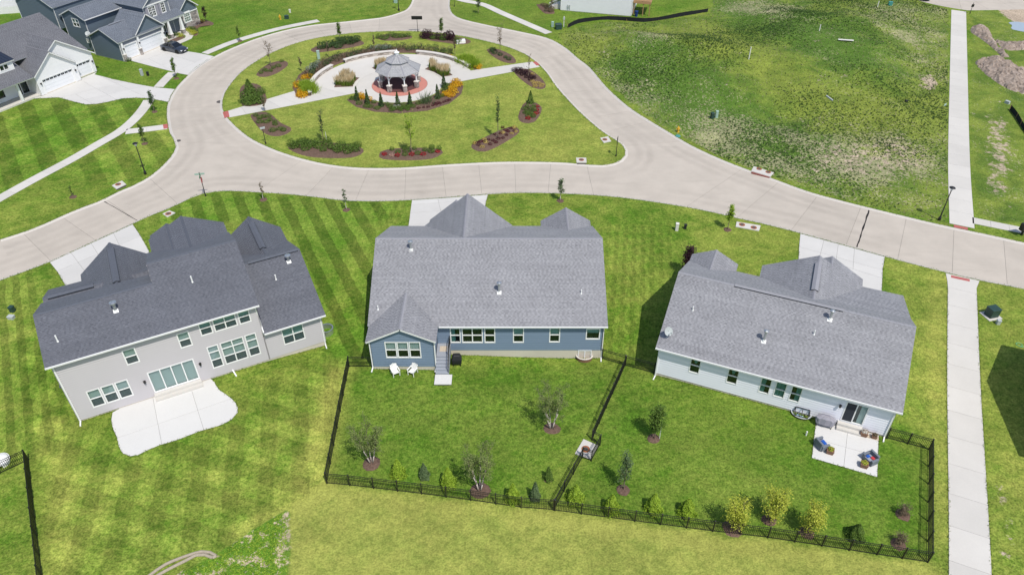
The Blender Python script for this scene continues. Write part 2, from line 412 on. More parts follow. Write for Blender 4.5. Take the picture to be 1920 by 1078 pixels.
# ================================================================== house frames (origin = rear corner on the ground, u along the rear wall, v away from the camera)
FR = {'h1': (-35.16, 41.18, 27.97), 'h2': (-12.34, 47.41, 0.0), 'h3': (12.5, 46.65, -22.5), 'h4': (-69.90, 105.08, 62.5), 'h5': (-63.20, 118.57, 63.3)}
def fw(h, u, v):
    ox, oy, a = FR[h]; a = math.radians(a); return (ox+u*math.cos(a)-v*math.sin(a), oy+u*math.sin(a)+v*math.cos(a))
# ================================================================== outlines
A_px = [(0, 449.5), (63.5, 428.5), (143.6, 393.4), (193.7, 375), (217, 361.7), (253.8, 346.7), (284, 329), (310.6, 305.6), (325.7, 287), (330, 274), (325.6, 262), (317.3, 247), (314.6, 230.5), (312.3, 213.8), (315.6, 192), (329, 167), (350.7, 143.6), (370.7, 125), (400.8, 107), (434, 91), (484, 71.8), (534.4, 57.4), (584.5, 47.8), (640, 42), (684, 37.4), (720.6, 32.7), (747.4, 25), (762.4, 18.4), (770.7, 6.7), (774, -4), (777, -16)]
B_px = [(845, -16), (844, 0), (843.6, 13.4), (849, 26.7), (867.6, 36.7), (917.7, 48.4), (967.8, 58.5), (1026, 72), (1060, 90), (1083.6, 110), (1103.6, 125), (1120, 143.6), (1137, 163.7), (1160, 185.4), (1187, 207), (1227, 232), (1260.6, 252), (1294, 272), (1344, 295.6), (1394, 315.6), (1454, 337), (1514, 359), (1580.8, 377.4), (1647.6, 394), (1714, 410), (1764.5, 421.8), (1852, 440), (1920, 455), (2080, 489)]
C_px = [(2080, 575), (1920, 542), (1835, 525.5), (1773.9, 511), (1688, 489), (1580, 459), (1500.6, 437.5), (1440.5, 422), (1380.4, 409), (1347, 400.7), (1280, 387.4), (1180, 372.5), (1116, 366.4), (1045, 363), (975, 361.8), (915, 364.7), (845, 370), (772.5, 375.2), (710.5, 377.7), (640, 376), (601, 370.7), (534.4, 364), (484, 361), (430, 358), (395, 360), (367, 366.7), (340.7, 380), (310, 394), (280, 405), (248.8, 420), (170, 456), (93.5, 491), (0, 526)]
D_px = [(416.7, 197), (420.7, 177), (433.4, 157), (453.4, 135), (483.5, 113.6), (517, 96), (560, 80), (607, 69.5), (660.5, 62.8), (717, 59.5), (767.4, 59), (817.5, 61.8), (867.6, 68.5), (911, 77.5), (951, 88.5), (984.5, 102), (1003, 115), (1016, 127), (1028, 141), (1043.5, 163.7), (1066.9, 190), (1093.6, 217), (1127, 245.5), (1148, 259), (1164, 269), (1172, 281), (1172, 293), (1160, 304), (1138, 310.5), (1105, 309.5), (1060, 305.5), (1010, 304), (934.4, 304), (834, 309), (767.4, 314), (717, 315.6), (667, 314.6), (617, 309), (567, 298), (517, 282), (473.5, 262), (446.8, 242), (430, 225.5), (420, 212)]
A = smooth_line(G2(A_px), 1.2); B = smooth_line(G2(B_px), 1.2); Cc = smooth_line(G2(C_px), 1.2); D = smooth_line(G2(D_px), 1.2, True)
a0, c1 = np.array(A[0]), np.array(Cc[-1]); dl = (np.array(A[0])-np.array(A[6])); dl /= np.linalg.norm(dl)
Lext = [tuple(c1+dl*45), tuple(a0+dl*45)]
Aend, Bst = A[-1], B[0]
Text = [(Aend[0]-1, Aend[1]+60), (Bst[0]-1, Bst[1]+60)]
ROAD = Lext[1:]+A+Text+B+Cc+Lext[:1]
ISLAND = D
top_lo = smooth_line(G2([(1640, -34), (1690, -10), (1738, 6), (1784, 15.5), (1812, 20), (1920, 18), (2050, 13), (2200, 8)]), 1.5)
TOPROAD = list(top_lo)+[tuple(p) for p in offset_line(top_lo, 8.5)][::-1]
# ---- ground sheet
def ground_material():
    t = NT('lawn'); P = t.n('NewGeometry').outputs['Position']; sp = t.n('SeparateXYZ'); t.set(sp, 0, P); X, Y = sp.outputs[0], sp.outputs[1]
    at = {}
    for nm in ('ma', 'mb', 'mc', 'md'):
        n = t.n('Attribute', attribute_name=nm); s = t.n('SeparateColor'); t.set(s, 0, n.outputs['Color']); at[nm] = (s.outputs[0], s.outputs[1], s.outputs[2], n.outputs['Alpha'])
    lot, dry, dirt, lush = at['ma']; s1, s2, s3, s4 = at['mb']; s5, weedy, s6, _ = at['mc']; lyel, lstraw, pale, _b = at['md']
    wob = t.math('MULTIPLY', t.math('SUBTRACT', t.noise(P, .5, 2), .5), 0.5)
    val = 1.0
    def stripe(px0, px1, period, mask, amp, off=0.0):
        nonlocal val
        a = np.array(G0(*px0)); b = np.array(G0(*px1)); d = (b-a)/np.linalg.norm(b-a); nx, ny = -d[1], d[0]
        c = t.math('ADD', t.math('MULTIPLY_ADD', X, float(nx), t.math('MULTIPLY', Y, float(ny))), t.math('ADD', wob, off))
        s = t.math('SINE', t.math('MULTIPLY', c, 2*math.pi/period)); st = t.ss(s, -.18, .18)
        rag = t.noise(P, 1.7, 3); k = t.math('MULTIPLY', t.math('MULTIPLY', t.math('SUBTRACT', st, .5), amp*2), t.math('ADD', .65, t.math('MULTIPLY', rag, .7)))
        val = t.math('MULTIPLY', val, t.math('ADD', 1.0, t.math('MULTIPLY', k, mask)))
    stripe((520, 400), (584, 545), 2.35, s1, .23); stripe((187, 875), (157, 985), 2.5, s2, .14); stripe((120, 885), (334, 952), 2.9, s3, .13)
    stripe((83, 197), (120, 280), 4.2, s4, .19); stripe((40, 300), (200, 215), 5.2, s4, .09); stripe((1160, 460), (1150, 640), 0.95, s5, .10); stripe((700, 430), (690, 390), 0.8, s5, .07); stripe((20, 540), (33, 694), 1.3, s6, .18)
    big = t.noise(P, .09, 3, .6); mid = t.noise(P, .55, 4, .65); fine = t.noise(P, 3.2, 4, .7); blade = t.noise(P, 7.5, 2, .6)
    def streak(px0, px1):
        a = np.array(G0(*px0)); b = np.array(G0(*px1)); dd = (b-a)/np.linalg.norm(b-a)
        al = t.math('MULTIPLY_ADD', X, float(dd[0]), t.math('MULTIPLY', Y, float(dd[1]))); ac = t.math('MULTIPLY_ADD', X, float(-dd[1]), t.math('MULTIPLY', Y, float(dd[0])))
        cv = t.n('CombineXYZ'); t.set(cv, 0, t.math('MULTIPLY', al, .16)); t.set(cv, 1, t.math('MULTIPLY', ac, 1.9)); return t.noise(cv.outputs[0], 1.0, 4, .65, .35)
    sk = t.math('ADD', t.math('MULTIPLY', t.math('SUBTRACT', streak((690, 880), (1050, 745)), .5), .55), t.math('MULTIPLY', t.math('SUBTRACT', streak((1200, 760), (1500, 880)), .5), .4))
    dry = t.math('ADD', dry, t.math('MULTIPLY', sk, t.math('SUBTRACT', 1.0, lot)))
    d = t.math('ADD', dry, t.math('MULTIPLY', t.math('SUBTRACT', mid, .5), 1.25)); d = t.math('ADD', d, t.math('MULTIPLY', t.math('SUBTRACT', big, .5), 1.0)); d = t.math('ADD', d, t.math('MULTIPLY', t.math('SUBTRACT', fine, .5), .8), clamp=True)
    col = t.mix(d, (.076, .156, .013, 1), (.285, .300, .062, 1))
    col = t.mix(t.math('MULTIPLY', lush, t.ss(mid, .25, .7)), col, (.054, .130, .012, 1))
    # weeds, straw and bare soil of the unfinished ground, dark bands partly painted slope shade
    cl = t.ss(t.math('ADD', t.math('MULTIPLY', t.noise(P, .22, 5, .7, .6), 1.25), t.math('SUBTRACT', lyel, .58)), .20, .80); weed = t.mix(cl, (.075, .142, .020, 1), (.18, .222, .038, 1))
    sq = t.n('VectorMath', operation='MULTIPLY'); t.set(sq, 0, P); sq.inputs[1].default_value = (1.0, .8, 1)
    clump = t.noise(sq.outputs[0], 3.0, 3, .7); st = t.ss(t.math('ADD', clump, t.math('ADD', t.math('MULTIPLY', t.math('SUBTRACT', t.noise(P, .15, 3), .5), .5), t.math('MULTIPLY', t.math('SUBTRACT', lstraw, .4), .42))), .56, .66)
    weed = t.mix(t.math('MULTIPLY', st, .66), weed, (.37, .33, .21, 1))
    weed = t.mix(t.math('MULTIPLY', t.ss(t.noise(P, .75, 4, .7), .64, .72), .8), weed, (.40, .33, .25, 1))
    col = t.mix(t.ss(t.math('ADD', lot, t.math('MULTIPLY', t.math('SUBTRACT', fine, .5), .5)), .35, .65), col, weed)
    wd = t.mix(t.ss(t.noise(P, 1.1, 4, .7), .52, .60), (.085, .175, .016, 1), (.42, .35, .24, 1))
    col = t.mix(t.ss(t.math('ADD', weedy, t.math('MULTIPLY', t.math('SUBTRACT', fine, .5), .5)), .4, .6), col, wd)
    col = t.mix(t.ss(t.math('ADD', dirt, t.math('MULTIPLY', t.math('SUBTRACT', t.noise(P, .9, 5, .75), .5), 1.3)), .45, .62), col, t.mix(fine, (.34, .26, .19, 1), (.47, .39, .30, 1)))
    col = t.mix(t.math('MULTIPLY', pale, .22), col, (.29, .30, .085, 1))
    f = t.math('MULTIPLY', val, t.math('MULTIPLY_ADD', t.math('SUBTRACT', t.math('ADD', t.math('MULTIPLY', t.ss(fine, .32, .68), .42), t.math('MULTIPLY', t.ss(blade, .3, .7), .55)), .485), t.math('SUBTRACT', 1.0, t.math('MULTIPLY', pale, .35)), 1.06))
    mot = t.math('MULTIPLY', t.math('MULTIPLY_ADD', t.ss(t.noise(P, 1.0, 5, .7, .5), .33, .67), .22, .89), t.math('MULTIPLY_ADD', t.ss(t.noise(P, .22, 4, .6, .4), .3, .7), .20, .90))
    f = t.math('MULTIPLY', f, mot)
    hs = t.n('HueSaturation', {'Color': col}); t.set(hs, 'Value', f)
    h = t.math('ADD', t.math('MULTIPLY', fine, .5), t.math('MULTIPLY', blade, .6))
    M['lawn'] = t.out(hs.outputs[0], .9, bump=h, bstr=.85, bdist=.10, spec=.12)
ground_material()
def build_ground():
    road_loops = [ROAD, ISLAND, TOPROAD]
    pts, segs = loops_to_segs(road_loops)
    base = np.array(pts)
    gx, gy = np.meshgrid(np.arange(-112, 112.1, 1.6), np.arange(20, 186, 1.6)); g = np.c_[gx.ravel(), gy.ravel()]
    g += np.random.RandomState(1).uniform(-.3, .3, g.shape)
    g = g[np.abs(g[:, 0]) < 0.80*g[:, 1]+30]
    gx, gy = np.meshgrid(np.arange(-46, 50, .8), np.arange(26, 62, .8)); g2 = np.c_[gx.ravel(), gy.ravel()]+np.random.RandomState(2).uniform(-.15, .15, (gx.size, 2)); g = np.vstack([g[~((np.abs(g[:, 0]-2) < 48.5) & (g[:, 1] < 62.3))], g2])
    ring = [(x, y) for x in np.linspace(-900, 900, 13) for y in np.linspace(-500, 1500, 13)] + [(x, y) for x in (-170, -135, 135, 170) for y in np.arange(-20, 320, 30)] + [(x, y) for x in np.arange(-130, 131, 26) for y in (-20, 0, 215, 260, 320)]
    keep = [p for p in ring if not (-130 < p[0] < 130 and 10 < p[1] < 195)]
    allp = list(pts)+[tuple(p) for p in g]+keep
    V, F, con = cdt(allp, segs)
    F = np.array([f for f in F if len(f) == 3]); cen = V[F].mean(1)
    hole = ((pdist(ROAD, cen[:, 0], cen[:, 1]) > 0) & ~(pdist(ISLAND, cen[:, 0], cen[:, 1]) > 0)) | (pdist(TOPROAD, cen[:, 0], cen[:, 1]) > 0)
    F = F[~hole]
    a = V[F]; ar = (a[:, 1, 0]-a[:, 0, 0])*(a[:, 2, 1]-a[:, 0, 1])-(a[:, 1, 1]-a[:, 0, 1])*(a[:, 2, 0]-a[:, 0, 0])
    F[ar < 0] = F[ar < 0][:, ::-1]
    x, y = V[:, 0], V[:, 1]; z = T(x, y)
    me = np_mesh('ground', np.c_[x, y, z], F, 'lawn')
    def mk(px, w=1.5, inner=True):
        d = pdist(G2(px), x, y); return sstep(-w/2, w/2, d)
    isl = sstep(-.5, .5, pdist(ISLAND, x, y))
    back = mk([(640, 690), (700, 690), (1125, 672), (1230, 700), (1660, 820), (1741, 843), (1739, 1054), (1039, 956), (612, 906)], 1.0)
    h1back = mk([(20, 640), (70, 600), (150, 790), (230, 850), (440, 760), (610, 655), (655, 690), (612, 905), (540, 950), (420, 1040), (300, 1078), (80, 1090), (60, 860)], 3)
    outb = mk([(538, 955), (612, 907), (1038, 957), (1740, 1056), (1790, 1150), (540, 1150)], .8)
    h1side = mk([(250, 425), (330, 385), (420, 358), (600, 371), (740, 378), (700, 425), (695, 690), (650, 692), (612, 642), (600, 600), (540, 430), (440, 420), (340, 420)], 1.5)
    h4l = np.maximum(mk([(-200, 215), (60, 190), (200, 190), (268, 188), (262, 205), (215, 252), (-200, 480)], 1.5), mk([(150, 298), (240, 245), (315, 243), (328, 274), (322, 290), (250, 345), (205, 350), (120, 325)], 2))
    h2s = np.maximum(mk([(700, 425), (690, 380), (772, 376), (764, 425)], .6), mk([(1128, 420), (1280, 420), (1250, 520), (1200, 600), (1205, 680), (1135, 660)], 2))
    lefts = mk([(-60, 560), (60, 500), (80, 560), (58, 600), (140, 790), (60, 870), (-60, 900)], 2)
    lot = np.maximum(sstep(-.6, .8, pdist(LOT, x, y)), .75*mk([(1820, 20), (1920, 15), (2100, 0), (2100, 430), (1920, 425), (1826, 408), (1815, 300)], 2))
    lot = np.maximum(lot, .42*mk([(480, 40), (640, 30), (745, 20), (770, -20), (380, -60)], 6))
    dry = .30+.28*isl-.06*back+.42*outb+.12*mk([(80, 860), (420, 900), (540, 950), (300, 1090), (80, 1090)], 5)-.10*h1side+.05*lefts
    dry = dry+.18*mk([(1655, 485), (1774, 512), (1778, 1078), (1745, 1050), (1741, 840), (1690, 775), (1716, 620)], 2)+.18*mk([(1835, 530), (1960, 545), (1960, 1100), (1860, 1100)], 2)+.16*mk([(1270, 480), (1330, 400), (1500, 440), (1495, 480), (1380, 500)], 3)
    dry = dry+.22*mk([(600, 690), (660, 690), (618, 906), (600, 930), (540, 950), (590, 800)], 2)-.12*mk([(0, 0), (600, 0), (590, 45), (330, 170), (0, 380)], 8)
    def ln(px, w): 
        L_ = np.array([G0(*q) for q in px]); dm = np.full(x.shape, 1e9)
        for a, b in zip(L_[:-1], L_[1:]):
            e = b-a; tq = np.clip(((x-a[0])*e[0]+(y-a[1])*e[1])/(e@e), 0, 1); dm = np.minimum(dm, np.hypot(x-a[0]-e[0]*tq, y-a[1]-e[1]*tq))
        return 1-sstep(w*.4, w, dm)
    dry = dry+.30*ln([(645, 690), (604, 905), (560, 945), (440, 1010)], 1.4)+.28*ln([(628, 700), (580, 850), (520, 930)], 1.0)+.30*ln([(613, 920), (1038, 972), (1740, 1072)], 1.1)+.3*ln([(95, 800), (120, 870), (105, 1078)], 1.5)+.25*ln([(1762, 520), (1768, 1000)], 1.2)+.22*ln([(1160, 700), (1090, 830), (1030, 940)], 1.0)+.2*ln([(560, 640), (640, 560), (680, 450), (690, 400)], 1.3)
    lush = .42*back+.25*h1side+.45*mk([(840, -30), (1340, -30), (1330, 20), (1060, 50), (1030, 70), (850, 30)], 3)+.35*mk([(-100, 220), (260, 185), (310, 120), (590, 30), (100, -60), (-200, -60)], 6)
    dirt = np.maximum(.66*mk([(520, 962), (548, 948), (546, 1040), (524, 1030)], 1.0), .8*mk([(1862, 12), (1945, 15), (1945, 60), (1925, 62), (1895, 42)], 2))
    dirt = np.maximum(dirt, .75*mk([(1905, 122), (2000, 120), (2000, 150), (1915, 150)], 2)); dirt = np.maximum(dirt, .50*mk([(1500, 265), (1700, 240), (1778, 290), (1776, 330), (1560, 345), (1470, 330)], 8)); dirt = np.maximum(dirt, .55*mk([(1840, 210), (1895, 215), (1915, 290), (1900, 370), (1840, 370)], 4)); dirt = np.maximum(dirt, .66*mk([(1722, 140), (1762, 140), (1764, 168), (1724, 170)], 2))
    dirt = np.maximum(dirt, .48*mk([(1848, 880), (1905, 900), (1920, 1080), (1870, 1080)], 3))
    weedy = mk([(330, 1078), (400, 1042), (535, 955), (543, 955), (543, 1100), (330, 1100)], 1.2)
    lyel = .45-.36*mk([(1135, 110), (1200, 95), (1280, 125), (1440, 205), (1560, 265), (1640, 320), (1560, 330), (1430, 300), (1300, 240), (1200, 185)], 16)-.34*mk([(1330, 5), (1480, 20), (1600, 70), (1680, 140), (1640, 165), (1500, 130), (1400, 65)], 16)  # dark bands: greener growth plus slope shade painted into the colour
    lyel = lyel+.22*mk([(1230, 60), (1340, 45), (1420, 90), (1560, 150), (1700, 170), (1770, 120), (1775, 260), (1640, 270), (1500, 215), (1330, 110)], 16)+.22*mk([(1040, 70), (1120, 60), (1160, 100), (1110, 125)], 4)
    lst = .30+.34*mk([(1260, 255), (1350, 240), (1450, 250), (1560, 230), (1700, 240), (1778, 280), (1770, 350), (1640, 385), (1500, 350), (1394, 312)], 14)+.34*mk([(1120, 140), (1160, 130), (1300, 200), (1420, 240), (1380, 300), (1260, 250), (1160, 182)], 12)+.3*mk([(1640, 0), (1740, 10), (1780, 20), (1776, 160), (1700, 120), (1600, 30)], 8)+.4*mk([(1340, 10), (1400, 0), (1500, 20), (1460, 50)], 6)+.35*mk([(1170, 60), (1300, 75), (1260, 110), (1180, 95)], 5)-.25*mk([(1230, 60), (1340, 45), (1420, 90), (1560, 150), (1500, 215), (1330, 110)], 8)
    def col(nm, r, gg, b, al):
        at = me.attributes.new(nm, 'FLOAT_COLOR', 'POINT'); c = np.stack([np.broadcast_to(q, x.shape) for q in (r, gg, b, al)], 1).astype(np.float32); at.data.foreach_set('color', c.ravel())
    col('ma', lot, dry, dirt, lush); col('mb', h1side*1.0, h1back*.9, h1back*.9, h4l); col('mc', h2s, weedy, lefts, np.zeros_like(x))
    col('md', np.clip(lyel, 0, 1), np.clip(lst, 0, 1), outb+.35*isl, np.ones_like(x))
    o = link('ground', me); tag(o, kind='structure')
build_ground()
# ---- road slabs, kerbs
def seg_hit(p, d, loop, maxd):
    P = np.array(loop); Q = np.roll(P, -1, 0); e = Q-P; w = P-np.array(p)
    den = d[0]*e[:, 1]-d[1]*e[:, 0]; den = np.where(abs(den) < 1e-9, 1e-9, den)
    tt = (w[:, 0]*e[:, 1]-w[:, 1]*e[:, 0])/den; u = (w[:, 0]*d[1]-w[:, 1]*d[0])/den
    ok = (tt > .6) & (tt < maxd) & (u >= 0) & (u <= 1); return tt[ok].min() if ok.any() else None
cuts = []
Dl = np.array(D+D[:1]); Dr = resample(Dl, 4.6); tt_ = np.gradient(Dr, axis=0); tt_ /= np.linalg.norm(tt_, axis=1)[:, None]
for p, t in zip(Dr[:-1], tt_[:-1]):
    for sgn in (1, -1):
        n = np.array([-t[1], t[0]])*sgn
        if pdist(ISLAND, p[0]+n[0], p[1]+n[1]) > 0: continue
        h = seg_hit(p, n, ROAD, 13)
        if h: cuts.append((tuple(p-n*.3), tuple(p+n*(h+.3))))
for line, x0, x1 in ((B, 17.5, 80), (Cc, -80, -32), (A, -99, 99)):
    L_ = resample(line, 4.8); tg = np.gradient(L_, axis=0); tg /= np.linalg.norm(tg, axis=1)[:, None]
    for p, t in zip(L_[1:-1], tg[1:-1]):
        if line is A:
            if p[1] < 148: continue
        elif not (x0 < p[0] < x1): continue
        n = np.array([t[1], -t[0]]); h = seg_hit(p, n, ROAD, 14)
        if h: cuts.append((tuple(p-n*.3), tuple(p+n*(h+.3))))
mid_r = [tuple((np.array(p)+np.array(q))/2) for p, q in cuts]
paving('road', [ROAD, ISLAND], cuts, -0.10, .04, 'road_concrete', .04, 'road_slab')
tl = resample(top_lo, 5.0); tgt = np.gradient(tl, axis=0); tgt /= np.linalg.norm(tgt, axis=1)[:, None]
paving('road', [TOPROAD], [((p[0]+t[1]*.3, p[1]-t[0]*.3), (p[0]-t[1]*9, p[1]+t[0]*9)) for p, t in zip(tl[1:-1], tgt[1:-1])], -0.10, .04, 'road_concrete', .04, 'road_slab')
def kerb(line, side, closed=False):
    P = np.array(line)
    if closed: P = np.vstack([P, P[:1]])
    P = resample(P, 1.5)
    offs = [(0.0, -.12), (0.0, .014), (.12, .012), (.24, -.05), (.38, -.093)]
    rows = [offset_line(P, side*o) for o, _ in offs]; V = []; F = []
    if closed:
        for r in rows: r[0] = r[-1] = (r[0]+r[-1])/2
    for r, (o, z) in zip(rows, offs): V += [(p[0], p[1], z) for p in r]
    n = len(P)
    for k in range(len(offs)-1):
        for i in range(n-1): F.append((k*n+i, k*n+i+1, (k+1)*n+i+1, (k+1)*n+i))
    m = MB(); m.add(V, F if side > 0 else [f[::-1] for f in F]); return tag(m.build('kerb', 'kerb_concrete'), kind='structure')
kerb(A, -1); kerb(B, -1); kerb(Cc, -1); kerb(top_lo, 1)
aD = sum(D[i][0]*D[(i+1) % len(D)][1]-D[(i+1) % len(D)][0]*D[i][1] for i in range(len(D)))
kerb(D, -1 if aD > 0 else 1, True)
def flat(name, poly, z, mat, th=.012, label=None, cat=None, parent=None):
    o = MB().prism(poly, z-th, z).build(name, mat, parent)
    return tag(o, label, cat) if label else (tag(o, kind='structure') if parent is None else o)
def ragged(p, q, w, seed):
    r = random.Random(seed); p = np.array(p); q = np.array(q); d = (q-p)/np.linalg.norm(q-p); n = np.array([-d[1], d[0]]); k = 14
    a = [p+(q-p)*i/k+n*w*(.4+r.random()*.9) for i in range(k+1)]; b = [p+(q-p)*i/k-n*w*(.4+r.random()*.9) for i in range(k+1)]
    return [tuple(v) for v in a+b[::-1]]
def tyre_material():
    t = NT('tyre_rubber'); P = t.n('NewGeometry').outputs['Position']; a = t.n('Attribute', attribute_name='soft').outputs['Fac']
    f = t.math('MULTIPLY', t.math('MULTIPLY', a, t.ss(t.noise(P, .05, 3, .6), .25, .75)), .085); d = t.n('BsdfDiffuse', {'Color': (.10, .085, .072, 1)}); tr = t.n('BsdfTransparent'); mx = t.n('MixShader'); t.set(mx, 0, f)
    t.t.links.new(tr.outputs[0], mx.inputs[1]); t.t.links.new(d.outputs[0], mx.inputs[2]); o = t.n('OutputMaterial'); t.t.links.new(mx.outputs[0], o.inputs[0]); M['tyre_rubber'] = t.m
tyre_material()
def tyre(line, off, w, z=-.094):
    P = resample(line, 1.5); rows = [offset_line(P, off+w*k) for k in (-1, -.5, 0, .5, 1)]; n = len(P); V = [(q[0], q[1], z) for r in rows for q in r]; F = [(k*n+i, k*n+i+1, (k+1)*n+i+1, (k+1)*n+i) for k in range(4) for i in range(n-1)]
    me = np_mesh('tyre_marks', V, np.array(F), 'tyre_rubber'); at = me.attributes.new('soft', 'FLOAT', 'POINT'); at.data.foreach_set('value', np.repeat([0, .7, 1, .7, 0], n).astype(np.float32)); o = link('tyre_marks', me); tag(o, kind='structure')
for k_, (ln_, offs_) in enumerate(((Cc, (-1.9, -3.4)), (B, (-1.9, -3.3)), (A, (-1.8, -3.3)), (D, (1.9, 3.3) if sum(D[i][0]*D[(i+1) % len(D)][1]-D[(i+1) % len(D)][0]*D[i][1] for i in range(len(D))) < 0 else (-1.9, -3.3)))):
    for j_, o_ in enumerate(offs_): tyre(ln_, o_, .62, -.0945+.0012*(k_*2+j_)*.5)
plain('tar', (.018, .016, .016, 1), .7, var=.3)
for a, b, w, s in (((1630, 393), (1607, 462), .09, 1), ((194, 376), (258, 413), .045, 2), ((104, 486), (150, 464), .07, 3), ((150, 464), (212, 436), .03, 4)):
    flat('tar_seam', ragged(G0(*a), G0(*b), w, s), -.094 if s < 3 else -.08, 'tar', .005)
# ---- drives and walks
ZW = .035
def drive(name, px_or_xy, cuts_, mat='drive_concrete', piece='slab'): return paving(name, [px_or_xy], cuts_, ZW, .07, mat, .035, piece)
d1 = [G0(93.5, 492), G0(170, 457), G0(248.8, 421), G0(262, 440), G0(279, 470), fw('h1', 8.0, 15.6), fw('h1', 2.6, 15.6), G0(123, 536), G0(108, 510)]
drive('driveway', d1, [(G0(80, 520), G0(300, 428)), (G0(170, 455), fw('h1', 5.3, 14)), (G0(130, 470), fw('h1', 3.8, 14)), (G0(212, 436), fw('h1', 6.8, 14)), (G0(115, 545), G0(300, 470))])
d2 = [G0(772.5, 376), G0(845, 371), G0(915, 365.5), G0(911, 380), G0(908, 400), fw('h2', 11.6, 17.2), fw('h2', 4.0, 17.2), fw('h2', 3.5, 17.9), G0(765, 430), G0(769, 401)]
drive('driveway', d2, [(G0(740, 402), G0(930, 388)), (fw('h2', 6, 17), G0(820, 370)), (fw('h2', 9.2, 17), G0(868, 366)), (G0(740, 386), G0(930, 374)), (G0(740, 424), G0(930, 410))])
d3 = [G0(1500.6, 438.5), G0(1580, 460), G0(1659, 482), G0(1655, 506), G0(1653, 549), fw('h3', 16.2, 14.6), fw('h3', 7.5, 14.4), G0(1497, 486), G0(1498.5, 460)]
drive('driveway', d3, [(G0(1480, 458), G0(1680, 514)), (G0(1545, 450), G0(1532, 500)), (G0(1572, 457), G0(1563, 520)), (G0(1602, 464), G0(1597, 540)), (G0(1520, 480), G0(1680, 530))])
Z1 = lambda pts: G2(zm(0, 0, 2.994, pts))
d4 = Z1([(532, 420), (640, 448), (760, 473), (868, 492), (985, 503), (960, 538), (948, 575), (880, 562), (815, 553), (760, 551), (690, 555), (610, 573), (540, 586), (480, 588), (420, 574), (330, 549), (180, 556)])+[fw('h4', .1, .1), fw('h4', 6.7, .1), fw('h4', 6.9, .6), fw('h4', 10, .6)]
drive('driveway', d4, [(G0(150, 150), G0(250, 205)), (G0(180, 140), G0(300, 195)), (G0(120, 165), G0(190, 205)), (G0(100, 200), G0(330, 150)), (G0(110, 185), G0(290, 140))])
d5 = [fw('h5', .8, .05), fw('h5', 8.6, .05)]+Z1([(935, 283), (1010, 287), (1060, 292), (1130, 303), (1205, 320), (1130, 366), (1058, 424), (1010, 415), (960, 402), (850, 374)])
drive('driveway', d5, [(fw('h5', 3.3, -.2), G0(345, 145)), (fw('h5', 6.2, -.2), G0(372, 120)), (G0(290, 130), G0(370, 92)), (G0(250, 122), G0(345, 85)), (G0(320, 140), G0(395, 104))])
Wln = {}
def walk(px, w, every=2.4, name='walk', mat='walk_concrete', xy=None):
    ln = smooth_line(xy if xy else G2(px), 1.0); return paving(name, [strip(ln, w)], cross_cuts(ln, w, every), ZW, .07, mat, .03)
walk([(-180, 460), (-60, 405), (0, 372), (67, 335), (133, 300), (185, 270), (226, 246), (252, 224), (270, 203), (279, 188)], 1.55)
walk([(297, 164), (311, 149), (324, 136.5)], 1.5, 1.6)
walk([(384, 101), (434, 80.5), (484, 65), (534, 52), (597, 39.5)], 1.5)
walk([(236, 247.5), (275, 243), (314, 238)], 1.6, 2)
walk([(846, -6), (870, 2), (905, 9), (941, 25), (985, 44), (1029, 63)], 1.6)
lo_ = [G0(1819, 1500), G0(1819, 1078), G0(1807, 720), G0(1804, 545)]; 
ln5 = smooth_line(lo_, 1.0); L5 = [tuple(q) for q in offset_line(ln5, 1.31)]; R5 = [tuple(q) for q in offset_line(ln5, -1.31)]
paving('walk', [L5+[G0(1776, 528), G0(1773, 512.5), G0(1836.5, 527), G0(1831, 541)]+R5[::-1]], cross_cuts(ln5, 2.62, 3.0)+[(L5[-1], R5[-1])], ZW, .07, 'walk_concrete', .03)
walk(None, 2.55, 3.0, xy=[G0(1803.5, 424), G0(1798, 300), G0(1797.5, 150), G0(1797.5, 21)])
walk([(1823, 413.5), (1870, 423), (1920, 433), (2000, 449)], 1.4, 1.8)
for px in ([(1788, 422), (1814.5, 427.5), (1814.5, 432), (1788, 426.5)], [(1783, 516.5), (1818, 524), (1818, 528.5), (1783, 521)], [(417.5, 211), (428, 208.5), (430.5, 219.5), (421, 222)], [(305.5, 234.5), (314, 233), (315.5, 241), (307, 242.5)], [(999, 117.5), (1005, 116), (1012.5, 122.5), (1006, 124)]):
    flat('tactile_pad', G2(px), ZW+.006, 'red_pad', .012)
# ---- H1 patio, H3 patio, H2 slab
p1 = smooth_line(G2(zm(40, 640, 4.9, [(838, 655), (828, 720), (842, 800), (878, 880), (895, 960), (935, 1030), (1000, 1055), (1070, 1045), (1180, 990), (1290, 945)])+zm(0, 718, 2.994, [(900, 347), (1000, 318), (1130, 268), (1230, 240), (1300, 205), (1335, 165), (1325, 115), (1280, 72), (1230, 38), (1212, 12), (1205, -5)])), .5)
patio1 = [fw('h1', 2.95, .02)]+[tuple(p) for p in p1]+[fw('h1', 10.35, .02)]
paving('patio', [patio1], [(G0(180, 835), G0(470, 735)), (fw('h1', 5.6, .3), G0(306, 846)), (fw('h1', 8.6, .3), G0(385, 815))], ZW, .08, 'patio_concrete', .03)
paving('patio', [[fw('h3', 13.4, -.02), fw('h3', 13.42, -4.4), fw('h3', 18.15, -4.4), fw('h3', 18.15, -.02)]], [(fw('h3', 15.85, .2), fw('h3', 15.75, -4.8)), (fw('h3', 13, -2.3), fw('h3', 18.6, -2.3))], ZW, .08, 'patio_concrete', .03)
paving('patio', [[fw('h2', 5.65, -2.05), fw('h2', 7.15, -2.05), fw('h2', 7.15, -.85), fw('h2', 5.65, -.85)]], [], ZW, .08, 'patio_concrete', .03)
walk(None, 1.3, 1.6, xy=[G0(*p) for p in zm(180, 0, 7.7, [(1140, 640), (1240, 600), (1330, 560), (1355, 520), (1300, 480), (1230, 490), (1180, 500)])])
